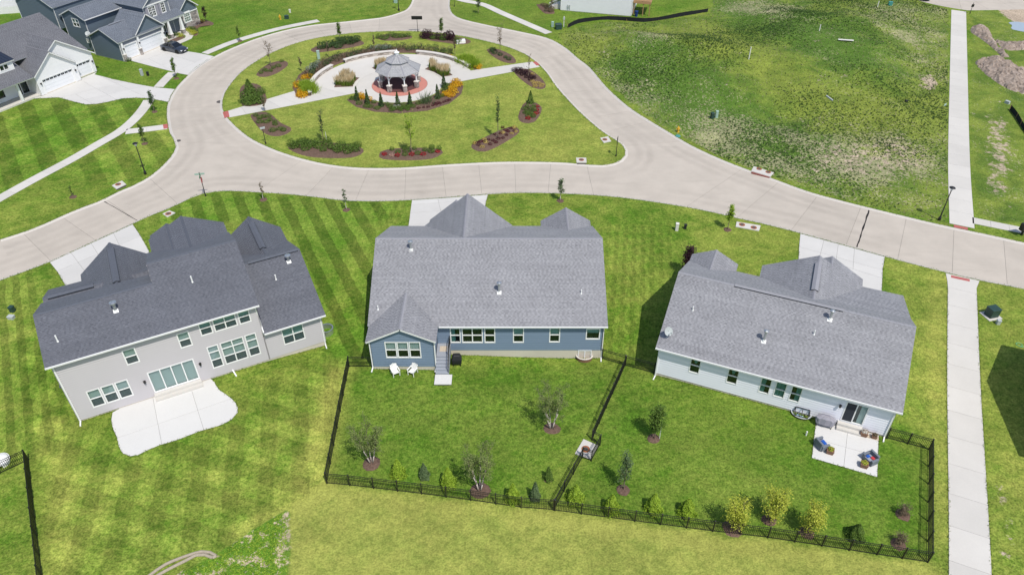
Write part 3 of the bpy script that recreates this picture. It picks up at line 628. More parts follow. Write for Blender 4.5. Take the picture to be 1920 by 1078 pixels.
# ================================================================== houses
LIP = .03
class House:
    def __init__(s, key, name, label, shingle, ridge, siding, cat='house', frame=None, lap=.115):
        ox, oy, a = frame or FR[key]
        s.root = thing(name, label, cat, (ox, oy, 0), math.radians(a)); s.sh = shingle; s.rd = ridge; s.sd = siding; s.lap = lap; s.seed = 0; s.lip = .045 if key == 'h1' else LIP
        s.roofpart = None
    def roof(s, pts, th=.16, course=.145, overlap=True, fascia='gutter', tabs=True):
        """one slope: deck with white edge as part, shingle courses laid tab by tab on it"""
        P = [Vector(p) for p in pts]; n = (P[1]-P[0]).cross(P[2]-P[0]).normalized()
        if n.z < 0: n = -n
        a = Vector((0, 0, 1)).cross(n).normalized(); b = n.cross(a)
        N = len(P); top = [p-n*.012 for p in P]; bot = [p-n*th for p in P]
        m = MB(); fs = [tuple(range(N)), tuple(range(2*N-1, N-1, -1))]+[(i, N+i, N+(i+1) % N, (i+1) % N) for i in range(N)]
        m.add(top+bot, fs); deck = m.build('roof_slope', fascia, s.root)
        o = P[0]; poly = [((p-o).dot(a), (p-o).dot(b)) for p in P]
        b0 = min(q[1] for q in poly); b1 = max(q[1] for q in poly)
        V = []; F = []; tn = []; s.seed += 1; r = random.Random(sum(map(ord, s.root.name))*31+s.seed); nz = n
        k = 0; bb = b0
        while bb < b1-1e-4:
            be = min(bb+course, b1)
            band = clip(clip(poly, 0, 1, be), 0, -1, -bb)
            if len(band) >= 3:
                x0 = min(q[0] for q in band); x1 = max(q[0] for q in band); x = x0-r.random()*.3; alt = r.random() < .5; rowt = r.gauss(0, .055)
                while x < x1:
                    w = r.uniform(.13, .24); alt = not alt
                    pc = clip(clip(band, 1, 0, x+w), -1, 0, -x)
                    if len(pc) >= 3:
                        lift = .020 if alt else .011; base = len(V)
                        for q in pc:
                            f = 1-(q[1]-bb)/(be-bb); V.append(o+a*q[0]+b*q[1]+nz*(lift*f+.002))
                        F.append(tuple(range(base, base+len(pc)))); tn.append(min(1, max(0, (.62 if alt else .36)+rowt+r.gauss(0, .09))))
                        low = [i for i in range(len(pc)) if pc[i][1] < bb+1e-5]
                        if len(low) == 2:
                            i, j = low; base2 = len(V); p_, q_ = V[base+i], V[base+j]; V += [p_, q_, q_-nz*lift, p_-nz*lift]; F.append((base2, base2+1, base2+2, base2+3)); tn.append(.0)  # butt faces get the darkest tint: shade painted along each lower edge
                    x += w
            bb = be; k += 1
        mm = MB(); mm.v = [tuple(v) for v in V]; mm.f = F; mm.t = tn
        o2 = mm.build('shingles', s.sh, deck, tint=True); o2['kind'] = 'stuff'
        return deck
    def gable(s, u0, u1, v0, ze, vr, zr, v1, ze1):
        s.roof([(u0, v0, ze), (u1, v0, ze), (u1, vr, zr), (u0, vr, zr)]); s.roof([(u0, vr, zr), (u1, vr, zr), (u1, v1, ze1), (u0, v1, ze1)])
        s.ridge((u0, vr, zr), (u1, vr, zr))
    def fgable(s, uc, wl, wr, zr, pl, pr, vin, vout, vent=None):
        """a gable whose ridge runs towards the street"""
        s.roof([(uc-wl, vin, zr-pl*wl), (uc, vin, zr), (uc, vout, zr), (uc-wl, vout, zr-pl*wl)]); s.roof([(uc, vin, zr), (uc+wr, vin, zr-pr*wr), (uc+wr, vout, zr-pr*wr), (uc, vout, zr)])
        s.ridge((uc, vin, zr), (uc, vout, zr))
        if vent: s.rvent((uc, vent[0], zr), (uc, vent[1], zr))
    def ridge(s, p, q):
        p = Vector(p); q = Vector(q); d = (q-p); L = d.length; d.normalize(); sd = Vector((-d.y, d.x, 0)); m = MB(); n = max(1, int(L/.3))
        for i in range(n):
            a = p+d*(L*i/n); b = p+d*(L*(i+1)/n); k = .028 if i % 2 else .022
            m.add([a-sd*.13+Vector((0, 0, k-.052)), a+Vector((0, 0, k+.012)), a+sd*.13+Vector((0, 0, k-.052)), b-sd*.13+Vector((0, 0, k-.064)), b+Vector((0, 0, k)), b+sd*.13+Vector((0, 0, k-.064))], [(0, 1, 4, 3), (1, 2, 5, 4), (0, 3, 5, 2)])
        m.build('ridge_cap', s.rd, s.root)
    def rvent(s, p, q, w=.32, mat='vent_dark'):
        p = Vector(p); q = Vector(q); d = (q-p).normalized(); sd = Vector((-d.y, d.x, 0)); z = Vector((0, 0, 1)); m = MB()
        for sg in (-1, 1): m.add([p+sd*sg*w+z*(-.11), p+sd*sg*w+z*(-.02), p+z*.11, p+z*.04, q+sd*sg*w+z*(-.11), q+sd*sg*w+z*(-.02), q+z*.11, q+z*.04], [(0, 1, 5, 4), (2, 3, 7, 6), (0, 1, 2, 3), (4, 5, 6, 7)])
        o = m.build('ridge_vent', mat, s.root); m2 = MB()
        for sg in (-1, 1): m2.add([p+sd*sg*(w-.03)+z*(-.004), p+z*.116, q+z*.116, q+sd*sg*(w-.03)+z*(-.004)], [(0, 1, 2, 3)])
        m2.build('vent_cap', s.rd, o)
    def wall(s, p0, p1, z0, top, holes=(), siding=None, lap=None, corner=True, cb=True):
        """lap siding from p0 to p1 (outside on the right hand), top = [(s,z)...] profile, openings left free"""
        lap = lap or s.lap; p0 = Vector((p0[0], p0[1], 0)); p1 = Vector((p1[0], p1[1], 0)); d = p1-p0; L = d.length; d.normalize(); nrm = Vector((d.y, -d.x, 0))
        if not isinstance(top, (list, tuple)): top = [(0, top), (L, top)]
        zt = max(q[1] for q in top); cutz = {z0, zt}
        k = z0
        while k < zt: cutz.add(k); k += lap
        for h in holes: cutz |= {h[1], h[3]}
        cz = sorted(c for c in cutz if z0 <= c <= zt); m = MB()
        for a, b in zip(cz[:-1], cz[1:]):
            if b-a < 1e-4: continue
            kk = math.floor((a-z0)/lap+1e-6); zc = z0+kk*lap
            iv = [(0, L)]
            for h in holes:
                if h[1] < b-1e-5 and h[3] > a+1e-5:
                    nv = []
                    for x, y in iv:
                        if h[2] <= x or h[0] >= y: nv.append((x, y)); continue
                        if h[0] > x: nv.append((x, h[0]))
                        if h[2] < y: nv.append((h[2], y))
                    iv = nv
            for x, y in iv:
                pc = [(x, a), (y, a), (y, b), (x, b)]
                for (s0, t0), (s1, t1) in zip(top[:-1], top[1:]):
                    # below the line through the two profile points (profile is convex)
                    sl = (t1-t0)/(s1-s0); pc = clip(pc, -sl, 1, t0-sl*s0)
                    if len(pc) < 3: break
                if len(pc) < 3: continue
                vs = [p0+d*q[0]+Vector((0, 0, q[1]))+nrm*(s.lip*(1-min(1, (q[1]-zc)/lap))) for q in pc]
                m.add(vs, [tuple(range(len(vs)))])
                if abs(a-zc) < 1e-4:
                    lo_q = [q[0] for q in pc if q[1] < a+1e-4]
                    if len(lo_q) >= 2:
                        q0 = p0+d*min(lo_q)+Vector((0, 0, a)); q1 = p0+d*max(lo_q)+Vector((0, 0, a)); m.add([q0, q1, q1+nrm*s.lip, q0+nrm*s.lip], [(0, 1, 2, 3)])
        o = m.build('siding', siding or s.sd, s.root); o['kind'] = 'stuff'
        if corner:
            for q, zz in ((p0, top[0][1]), (p1, top[-1][1])):
                if zz-z0 < .05: continue
                MB().obox((q.x+nrm.x*.02, q.y+nrm.y*.02, (z0+zz)/2), d*.05, nrm*.03, Vector((0, 0, (zz-z0)/2))).build('corner_board', 'white_trim' if cb else (siding or s.sd), s.root)
    def found(s, p0, p1, z1, zb=-1.1):
        p0 = Vector((p0[0], p0[1], 0)); p1 = Vector((p1[0], p1[1], 0)); d = (p1-p0); n = Vector((d.y, -d.x, 0)).normalized()
        MB().bar(p0-n*.09+Vector((0, 0, (zb+z1)/2)), p1-n*.09+Vector((0, 0, (zb+z1)/2)), .16, z1-zb).build('foundation', 'foundation', s.root)
    def window(s, p0, p1, h, cols=1, rails=(.5,), blind=.45, bmat='blind_teal', name='window', trim=.07, shade=None, grid=None, frame='white_trim', screen=False):
        """window in the opening h=(s0,z0,s1,z1) of wall p0-p1: frame with rails, panes, blind, dark room"""
        p0 = Vector((p0[0], p0[1], 0)); p1 = Vector((p1[0], p1[1], 0)); d = (p1-p0).normalized(); n = Vector((d.y, -d.x, 0)); s0, z0, s1, z1 = h
        def Q(x, z, o): return p0+d*x+n*o+Vector((0, 0, z))
        def rect(m, xa, za, xb, zb, oa, ob):
            c = Q((xa+xb)/2, (za+zb)/2, (oa+ob)/2); m.obox(c, d*(xb-xa)/2, n*(ob-oa)/2, Vector((0, 0, (zb-za)/2)))
        f = MB(); t = trim
        rect(f, s0-.02, z0-.02, s1+.02, z0+t, -.06, .05); rect(f, s0-.02, z1-t, s1+.02, z1+.02, -.06, .047); rect(f, s0-.02, z0+t, s0+t, z1-t, -.06, .045); rect(f, s1-t, z0+t, s1+.02, z1-t, -.06, .045)
        W_ = (s1-s0-2*t)
        for i in range(1, cols): x = s0+t+W_*i/cols; rect(f, x-.045, z0+t, x+.045, z1-t, -.055, .04)
        for rr in rails: zc = z0+(z1-z0)*rr; rect(f, s0+t, zc-.03, s1-t, zc+.03, -.05, .035)
        if grid:
            for i in range(1, grid[0]): x = s0+t+W_*i/grid[0]; rect(f, x-.018, z0+t, x+.018, z1-t, -.03, .015)
            for i in range(1, grid[1]): zc = z0+t+(z1-z0-2*t)*i/grid[1]; rect(f, s0+t, zc-.018, s1-t, zc+.018, -.03, .016)
        w = f.build(name, frame, s.root)
        zr = [z0+t]+[z0+(z1-z0)*rr for rr in rails]+[z1-t]
        for i in range(cols):
            xa = s0+t+W_*i/cols; xb = s0+t+W_*(i+1)/cols
            for k in range(len(zr)-1):
                MB().add([Q(xa, zr[k], -.035), Q(xb, zr[k], -.035), Q(xb, zr[k+1], -.035), Q(xa, zr[k+1], -.035)], [(0, 1, 2, 3)]).build('pane', 'glass', w)
        rm = MB(); rect(rm, s0-.2, z0-.1, s1+.2, z1+.1, -.26, -.22); rm.build('room', 'dark_room', w)  # black board, darkness of the unlit inside painted on it
        if blind:
            b = MB(); zb = z1-(z1-z0)*blind
            nsl = max(3, int((z1-zb)/.09))
            for i in range(nsl): za = zb+(z1-zb)*i/nsl; zz = zb+(z1-zb)*(i+.92)/nsl; b.add([Q(s0+.02, za, -.14), Q(s1-.02, za, -.14), Q(s1-.02, zz, -.17), Q(s0+.02, zz, -.17)], [(0, 1, 2, 3)])
            b.build('blind', bmat, w)
        if screen:
            zc = z0+(z1-z0)*rails[0]
            for i in range(cols): xa = s0+t+W_*i/cols; xb = s0+t+W_*(i+1)/cols; MB().add([Q(xa, z0+t, -.02), Q(xb, z0+t, -.02), Q(xb, zc, -.02), Q(xa, zc, -.02)], [(0, 1, 2, 3)]).build('insect_screen', 'insect_mesh', w)
        if shade == 'valance':
            x = (s0+s1)/2; MB().add([Q(s0+.15, z1, -.15), Q(s1-.15, z1, -.15), Q(x+.08, z1-(z1-z0)*.43, -.15), Q(x-.06, z1-(z1-z0)*.45, -.15)], [(0, 1, 2, 3)]).build('valance', 'curtain', w)
        if shade in ('L', 'R', 'LR'):
            c = MB()
            for side in shade:
                for i in range(6):
                    fx = i*.06; x = s0+.06+fx if side == 'L' else s1-.12-fx; o = -.13-.03*(i % 2)
                    c.add([Q(x, z0, o), Q(x+.06, z0, -.13-.03*((i+1) % 2)), Q(x+.06, z1, -.13-.03*((i+1) % 2)), Q(x, z1, o)], [(0, 1, 2, 3)])
            c.build('curtain', 'curtain', w)
        return w
    def pipe(s, u, v, z, h=.42, r=.05):
        m = MB(); m.tube((u, v, z-.1), (u, v, z+h), r, r, 8).add([], []); o = m.build('vent_pipe', 'pvc', s.root); MB().tube((u, v, z-.12), (u, v, z+.09), .12, .06, 10).build('boot', 'pvc', o)
    def flue(s, u, v, z, h=.75, r=.10):
        m = MB(); m.tube((u, v, z-.1), (u, v, z+h), r, r, 10); m.lathe([(r*1.3, h-.02), (r*2.1, h+.02), (r*2.1, h+.13), (r*.6, h+.2)], 12, (u, v, z)); o = m.build('flue', 'galv', s.root)
        b = MB(); b.obox((u, v-.06, z-.02), (.19, 0, 0), (0, .16, .078), (0, -.01, .02)); b.tube((u, v, z-.05), (u, v, z+.16), .17, .12, 10); b.build('flashing', 'pvc', o)
    def spout(s, p, z0, z1, mat='white_trim'):
        m = MB(); m.box(p[0]-.05, p[1]-.04, z0, p[0]+.05, p[1]+.04, z1); m.bar((p[0], p[1], z0+.06), (p[0]-.05, p[1]-.55, z0+.02), .1, .08); m.build('downspout', mat, s.root)
    def lamp(s, p, z, n=(0, -1)):
        x, y = p; m = MB(); m.box(x-.07, y+n[1]*.03-.03, z-.08, x+.07, y+n[1]*.03+.03, z+.12); m.bar((x, y, z+.1), (x+n[0]*.2, y+n[1]*.2, z+.16), .03)
        m.lathe([(.02, .0), (.12, -.03), (.10, -.06), (.07, -.26), (.03, -.3)], 8, (x+n[0]*.19, y+n[1]*.19, z+.16)); m.build('wall_lamp', 'black_metal', s.root)
    def part(s, name, mb, mat, parent=None, **k): return mb.build(name, mat, parent or s.root, **k)
    def gutter(s, u0, u1, v, z, mat='gutter'):
        MB().box(u0, v-.11, z-.14, u1, v-.005, z-.02).build('gutter', mat, s.root)
    def garage_door(s, p0, p1, h, rows=4, lites=False):
        p0 = Vector((p0[0], p0[1], 0)); p1 = Vector((p1[0], p1[1], 0)); d = (p1-p0).normalized(); n = Vector((d.y, -d.x, 0)); s0, z0, s1, z1 = h
        m = MB(); cols = 8 if s1-s0 > 3.5 else 4
        def rect(mm, xa, za, xb, zb, oa, ob): mm.obox(p0+d*(xa+xb)/2+n*(oa+ob)/2+Vector((0, 0, (za+zb)/2)), d*(xb-xa)/2, n*(ob-oa)/2, Vector((0, 0, (zb-za)/2)))
        for k in range(rows): rect(m, s0, z0+(z1-z0)*k/rows+.01, s1, z0+(z1-z0)*(k+1)/rows-.01, -.18, -.12)
        g = m.build('garage_door', 'vinyl_white', s.root); bk = MB(); rect(bk, s0-.05, z0-.02, s1+.05, z1+.03, -.30, -.20); bk.build('backing', 'joint', g)
        t = MB(); rect(t, s0-.14, z0, s0, z1+.14, -.2, .045); rect(t, s1, z0, s1+.14, z1+.14, -.2, .045); rect(t, s0, z1, s1, z1+.14, -.2, .05); t.build('door_trim', 'white_trim', g)
        if lites:
            zc = z0+(z1-z0)*(rows-.5)/rows
            for i in range(cols):
                xc = s0+(s1-s0)*(i+.5)/cols; w = (s1-s0)/cols*.36
                q = MB(); rect(q, xc-w, zc-.13, xc-.02, zc+.13, -.125, -.112); rect(q, xc+.02, zc-.13, xc+w, zc+.13, -.125, -.112); q.build('lite', 'dark_room', g)
# ------------------------------------------------------------------ H1: mauve two-storey house with slate roof
H = House('h1', 'two_storey_house', 'two storey lilac grey house with charcoal shingle roof and curved white patio', 'shingle_slate', 'ridge_slate', 'siding_mauve', lap=.22)
H.roof([(-.35, -.4, 6.5), (8.4, -.4, 6.5), (8.4, 3.95, 8.5), (-.35, 3.95, 8.5)]); H.roof([(-.35, 3.95, 8.5), (8.4, 3.95, 8.5), (8.4, 8.35, 6.5), (-.35, 8.35, 6.5)]); H.ridge((-.35, 3.95, 8.5), (8.4, 3.95, 8.5))
H.roof([(8.4, -.4, 6.5), (15.7, -.4, 6.5), (15.7, 5.75, 9.328), (8.4, 5.75, 9.328)]); H.roof([(8.4, 5.75, 9.328), (15.7, 5.75, 9.328), (15.7, 11.9, 6.5), (8.4, 11.9, 6.5)]); H.ridge((8.4, 5.75, 9.328), (15.7, 5.75, 9.328))
H.roof([(15.42, -.4, 3.38), (20.9, -.4, 3.38), (20.9, 6.2, 6.4), (15.42, 6.2, 6.4)]); H.roof([(15.42, 6.2, 6.4), (20.9, 6.2, 6.4), (20.9, 12.8, 3.38), (15.42, 12.8, 3.38)]); H.ridge((15.42, 6.2, 6.4), (20.9, 6.2, 6.4))
H.fgable(12.1, 3.3, 3.5, 8.15, .5, .5, 7.4, 14.1); H.fgable(10.7, 1.7, 1.7, 7.45, .5, .5, 9.0, 14.6)
H.fgable(18.1, 2.2, 2.8, 5.5, .75, .75, 7.9, 15.5, (9.3, 14.2)); H.fgable(5.4, 3.3, 2.95, 5.85, .8, .8, 8.2, 16.5, (9.6, 15.4))
H.roof([(-.7, 8.0, 3.38), (8.2, 8.0, 3.38), (8.2, 11.5, 4.95), (-.7, 11.5, 4.95)]); H.roof([(-.7, 11.5, 4.95), (8.2, 11.5, 4.95), (8.2, 15.3, 3.24), (-.7, 15.3, 3.24)]); H.ridge((-.7, 11.5, 4.95), (4.0, 11.5, 4.95)); H.rvent((-.3, 11.5, 4.95), (3.4, 11.5, 4.95))
H.rvent((16.2, 6.2, 6.4), (20.7, 6.2, 6.4), .2)  # dark strip set here to draw the shadow line along this ridge
H.gutter(-.35, 15.7, -.4, 6.52); H.gutter(15.5, 20.9, -.4, 3.40)
z0 = .16; R0, R1 = (0, 0), (15.42, 0)
w_lo = [(1.33, .98, 2.27, 2.8), (2.38, .98, 3.32, 2.8), (3.43, .98, 4.37, 2.8)]; w_up = [(4.83, 4.15, 5.77, 5.7), (8.96, 4.2, 9.88, 5.74)]
w_ut = [(10.74, 4.8, 11.68, 6.22), (11.85, 4.8, 13.68, 6.22), (13.87, 4.8, 14.8, 6.22)]; w_lt = [(10.8, 1.06, 11.68, 3.5), (11.87, 1.06, 13.75, 3.5), (13.92, 1.06, 14.84, 3.5)]
sl = (5.9, .5, 9.52, 2.8)
H.wall(R0, R1, z0, 6.4, w_lo+w_up+w_ut+w_lt+[sl], cb=False)
for h in w_lo+w_up: H.window(R0, R1, h, 1, (.5,), .96, 'blind', screen=True)
for h in w_ut: H.window(R0, R1, h, 2 if h[2]-h[0] > 1.3 else 1, (.5,), .95, 'blind_teal', screen=True)
for h in w_lt: H.window(R0, R1, h, 2 if h[2]-h[0] > 1.3 else 1, (.37, .72), .96 if h[0] < 11 else .96, 'blind', screen=True)
H.window(R0, R1, sl, 4, (), .98, 'blind', name='sliding_door', trim=.08)
wr = (1.53, 1.16, 3.4, 2.97); H.wall((15.42, 0), (20.5, 0), z0, 3.25, [wr], cb=False); H.window((15.42, 0), (20.5, 0), wr, 2, (.5,), .95, 'blind_teal', screen=True)
H.wall((15.42, 0), (15.42, 11.5), 3.3, [(0, 6.4), (5.75, 9.1), (11.5, 6.4)], cb=False)
H.wall((0, 8.0), R0, z0, [(0, 6.3), (3.95, 8.3), (8.0, 6.3)]); H.wall((8.4, 11.6), (8.4, 0), 6.2, [(0, 6.3), (5.8, 9.1), (11.6, 6.3)], corner=False)
H.wall((20.5, 0), (20.5, 12.4), z0, [(0, 3.2), (6.2, 6.1), (12.4, 3.2)]); H.wall((8.4, 8.0), (0, 8.0), 3.2, 6.3); H.wall((15.42, 11.5), (8.4, 11.5), 3.2, 6.3)
H.wall((15.6, 13.8), (8.9, 13.8), z0, [(0, 6.2), (3.4, 7.95), (6.7, 6.3)]); H.wall((8.9, 13.8), (8.9, 11.5), z0, 6.2); H.wall((15.42, 11.5), (15.42, 13.8), z0, 6.2)
H.wall((20.5, 15.1), (16.1, 15.1), z0, [(0, 3.5), (2.4, 5.3), (4.4, 3.7)]); H.wall((20.5, 12.4), (20.5, 15.1), z0, 3.3); H.wall((16.1, 15.1), (16.1, 12.0), z0, 3.4)
H.wall((8.2, 16.1), (2.4, 16.1), z0, [(0, 3.4), (2.8, 5.6), (5.8, 3.3)]); H.garage_door((8.2, 16.1), (2.4, 16.1), (.5, .06, 5.3, 2.3), 4, True); H.wall((2.4, 14.8), (-.3, 14.8), z0, 3.1); H.wall((-.3, 14.8), (-.3, 8.0), z0, [(0, 3.1), (3.3, 4.7), (6.8, 3.1)]); H.wall((2.4, 16.1), (2.4, 14.8), z0, 3.0); H.wall((8.2, 12), (8.2, 16.1), z0, 3.0)
for a, b in ((R0, (20.5, 0)), ((20.5, 0), (20.5, 15.1)), ((-.3, 14.8), (-.3, 8)), ((0, 8), R0), ((20.5, 15.1), (16.1, 15.1)), ((15.6, 13.8), (8.9, 13.8)), ((8.2, 16.1), (2.4, 16.1))): H.found(a, b, z0+.01)
b = MB().box(-.55, 2.4, .45, -.01, 4.4, 2.2); H.part('side_bay', b, 'siding_mauve'); H.part('bay_roof', MB().add([(-.68, 2.25, 2.2), (-.68, 4.55, 2.2), (.02, 4.55, 2.75), (.02, 2.25, 2.75), (-.68, 2.25, 2.1), (-.68, 4.55, 2.1), (.02, 4.55, 2.1), (.02, 2.25, 2.1)], [(0, 1, 2, 3), (4, 5, 1, 0), (7, 4, 0, 3), (5, 6, 2, 1)]), 'ridge_slate')
H.part('doorstep', MB().box(5.8, -.72, 0, 9.6, -.02, .22), 'walk_concrete'); H.part('doorstep', MB().box(5.8, -.38, .22, 9.6, -.02, .42), 'walk_concrete')
H.lamp((5.5, 0), 2.02); H.lamp((9.92, 0), 2.07)
for u, v in ((.9, 1.35), (11.35, 3.1)): H.pipe(u, v, 6.5+.46*(v+.4), .6, .06)
H.flue(5.3, 2.5, 7.83, .7, .13); H.pipe(18.0, 4.0, 5.4, .5, .06); H.flue(19.6, 5.3, 6.0, .55, .13)
m = MB(); m.bar((15.35, -.1, 6.35), (15.48, .1, 3.9), .09, .07); m.bar((15.48, .05, 3.9), (15.48, -.35, 3.45), .09, .07); H.part('downspout', m, 'white_trim')
H.part('downspout', MB().bar((12.2, -.02, .28), (12.35, -.75, .05), .11, .09), 'white_trim')
H.spout((.06, -.06), .02, 6.3); H.spout((20.42, -.06), -.28, 3.2)
m = MB(); m.lathe([(.62, -.4), (.62, .28), (.66, .28), (.66, .33), (.55, .33), (.52, -.3)], 16, (21.05, 1.55, -.05)); H.part('window_well', m, 'galv')
# ------------------------------------------------------------------ H2: blue single-storey house
H = House('h2', 'ranch_house', 'single storey slate blue house with light grey shingle roof, rear gable and back steps', 'shingle_grey', 'ridge_grey', 'siding_blue', lap=.29)
EV = .35
H.gable(-.25, 20.7, 1.75, 3.3, 9.65, 7.17, 17.65, 3.25)
H.fgable(2.92, 3.06, 2.98, 4.76, .478, .478, 4.6, -.33)
H.fgable(7.85, 4.55, 4.5, 7.02, .84, .84, 9.85, 17.85); H.fgable(6.6, 2.9, 3.0, 5.62, .84, .84, 12.5, 18.95); H.fgable(17.95, 2.6, 2.6, 4.72, .62, .62, 14.6, 18.9)
H.gutter(5.95, 20.7, 1.75, 3.31)
MAINL, MAINR = (5.75, 2.1), (20.35, 2.1)
o5 = MAINL[0]; ws = [(6.88, 1.09, 7.78, 2.82), (7.92, 1.09, 9.74, 2.82), (9.91, 1.09, 10.84, 2.82), (12.44, 1.11, 13.38, 2.84), (15.66, 1.15, 16.58, 2.86), (18.89, 1.5, 20.11, 2.74)]
hs_ = [(a-o5, b, c-o5, d) for a, b, c, d in ws]
H.wall(MAINL, MAINR, .2, 3.2, hs_, cb=False)
for i, h in enumerate(hs_):
    H.window(MAINL, MAINR, h, 2 if i == 1 else 1, () if i == 5 else (.5,), .5 if i > 2 else .18, 'blind_teal', shade='L' if i == 0 else None)
wb = [(1.44, 1.24, 2.4, 3.06), (2.47, 1.24, 3.43, 3.06), (3.51, 1.24, 4.47, 3.06)]
H.wall((.2, 0), (5.6, 0), .2, [(0, 3.28), (2.72, 4.58), (5.4, 3.28)], [(a-.2, b, c-.2, d) for a, b, c, d in wb], cb=False)
for a, b, c, d in wb: H.window((.2, 0), (5.6, 0), (a-.2, b, c-.2, d), 1, (.5,), .5, 'blind')
H.wall((5.6, 0), (5.6, 2.1), .2, 3.2, cb=False); H.wall((.2, 17.3), (.2, 0), .2, [(0, 3.15), (7.65, 6.95), (15.55, 3.2), (17.3, 3.15)]); H.wall((20.35, 2.1), (20.35, 17.3), .2, [(0, 3.15), (7.55, 6.95), (15.2, 3.15)])
H.wall((20.35, 17.3), (.2, 17.3), .2, 3.1); H.wall((20.3, 18.5), (15.6, 18.5), .2, [(0, 3.1), (2.35, 4.55), (4.7, 3.1)]); H.wall((20.3, 17.3), (20.3, 18.5), .2, 3.0); H.wall((15.6, 18.5), (15.6, 17.3), .2, 3.0)
H.wall((12.0, 17.45), (3.7, 17.45), .2, [(0, 3.2), (4.15, 6.8), (8.3, 3.2)]); H.wall((9.3, 18.5), (4.0, 18.5), .2, [(0, 3.1), (2.7, 5.4), (5.3, 3.2)]); H.garage_door((9.3, 18.5), (4.0, 18.5), (.3, .06, 5.0, 2.3), 4, True)
H.wall((9.3, 17.4), (9.3, 18.5), .2, 3.0); H.wall((4.0, 18.5), (4.0, 17.4), .2, 3.0)
for a, b in (((.2, 0), (5.6, 0)), ((5.6, 2.1), (20.35, 2.1)), ((20.35, 2.1), (20.35, 17.3)), ((.2, 17.3), (.2, 0)), ((20.3, 18.5), (15.6, 18.5)), ((9.3, 18.5), (4, 18.5)), ((5.6, 0), (5.6, 2.1))): H.found(a, b, .21, -1.6)
H.spout((5.68, -.02), .02, 3.1); H.spout((20.42, 2.1), -.75, 3.1); H.spout((.13, -.03), .02, 3.1)
H.flue(3.1, 8.6, 6.63, .8, .11); H.flue(11.2, 4.7, 4.75, .95, .11); H.pipe(18.5, 4.6, 4.70, .42); H.pipe(.55, 3.2, 4.02, .42)
# back steps with railing, landing mat
st = thing('back_steps', 'grey back steps with black railing between rear gable and rear wall of the blue house', 'steps', (FR['h2'][0], FR['h2'][1], 0))
for i in range(6): MB().box(5.7, -.82+i*.24, -.02, 6.85, -.82+(i+1)*.24+(.0 if i < 5 else 1.55), .17*(i+1)).build('step' if i < 5 else 'landing', 'step_grey', st)
m = MB()
for v, z in ((-.75, .17), (.5, 1.02), (2.0, 1.02)): m.box(6.78, v-.025, z-.1, 6.83, v+.025, z+.95)
m.bar((6.805, -.75, 1.1), (6.805, .5, 1.95), .05); m.bar((6.805, .5, 1.95), (6.805, 2.0, 1.95), .05); m.bar((6.805, -.75, .32), (6.805, .5, 1.15), .035); m.bar((6.805, .5, 1.15), (6.805, 2.0, 1.15), .035)
for i in range(1, 12): v = -.75+1.25*i/12; m.box(6.797, v-.009, .32+.83*i/12*1.0, 6.813, v+.009, 1.1+.85*i/12)
for i in range(1, 14): v = .5+1.5*i/14; m.box(6.797, v-.009, 1.15, 6.813, v+.009, 1.95)
m.build('railing', 'black_metal', st)
tag(MB().box(5.95, 1.0, 0, 6.6, 1.7, .015).build('door_mat', 'mat_tan', None, (FR['h2'][0], FR['h2'][1], 1.022)), 'tan patterned door mat on the landing of the grey back steps', 'door mat')
# egress window with scalloped well
H.window((15, 2.1), (20.35, 2.1), (3.32, -.95, 4.5, .16), 2, (), 0, name='egress_window', trim=.06)
def well(name, label, x, y, z, rz, mat, r=.85, h=.55, cap=None):
    t = thing(name, label, 'window well', (x, y, z), rz); n = 14; m = MB()
    for i in range(n):
        a0 = math.pi+math.pi*i/n; a1 = math.pi+math.pi*(i+1)/n
        for ra, rb, za, zb in ((r, r, -.5, h), (r-.06, r-.06, -.5, h)): m.add([(ra*math.cos(a0), ra*.8*math.sin(a0), za), (ra*math.cos(a1), ra*.8*math.sin(a1), za), (ra*math.cos(a1), ra*.8*math.sin(a1), zb), (ra*math.cos(a0), ra*.8*math.sin(a0), zb)], [(0, 1, 2, 3)])
    m.build('well_wall', mat, t)
    m = MB()
    for i in range(n):
        a0 = math.pi+math.pi*i/n; a1 = math.pi+math.pi*(i+1)/n; m.add([(rr*math.cos(a), rr*.8*math.sin(a), h+.02) for rr, a in ((r-.08, a0), (r+.06, a0), (r+.06, a1), (r-.08, a1))], [(0, 1, 2, 3)])
    m.build('well_rim', 'cap_stone' if cap is None else cap, t)
    MB().prism([(.9*r*math.cos(math.pi+math.pi*i/10), .72*r*math.sin(math.pi+math.pi*i/10)) for i in range(11)], -.2, -.05).build('well_floor', 'cap_stone', t)
    return t
x, y = fw('h2', 18.9, 2.08); well('window_well', 'tan rounded window well with steps under the small rear windows of the blue house', x, y, -.78, 0, 'planter_brown', .72, .32)
H1w = H
# ------------------------------------------------------------------ H3: pale single-storey house
H = House('h3', 'ranch_house', 'single storey pale grey house with grey shingle roof, satellite dish and square patio', 'shingle_grey', 'ridge_grey', 'siding_pale', lap=.25)
H.roof([(-.28, -.4, 3.36), (18.95, -.4, 3.36), (18.95, 6.3, 6.66), (-.28, 6.3, 6.66)])
H.roof([(-.28, 6.3, 6.66), (11.0, 6.3, 6.66), (11.0, 13.0, 3.38), (-.28, 13.0, 3.38)]); H.roof([(11.0, 6.3, 6.66), (18.95, 6.3, 6.66), (19.0, 9.3, 5.19), (11.0, 9.3, 5.19)]); H.roof([(11.0, 9.3, 5.19), (19.0, 9.3, 5.19), (18.95, 15.1, 3.36), (11.0, 15.1, 3.36)])
H.ridge((-.28, 6.3, 6.66), (18.95, 6.3, 6.66)); H.rvent((4.6, 6.3, 6.66), (13.4, 6.3, 6.66), .2)
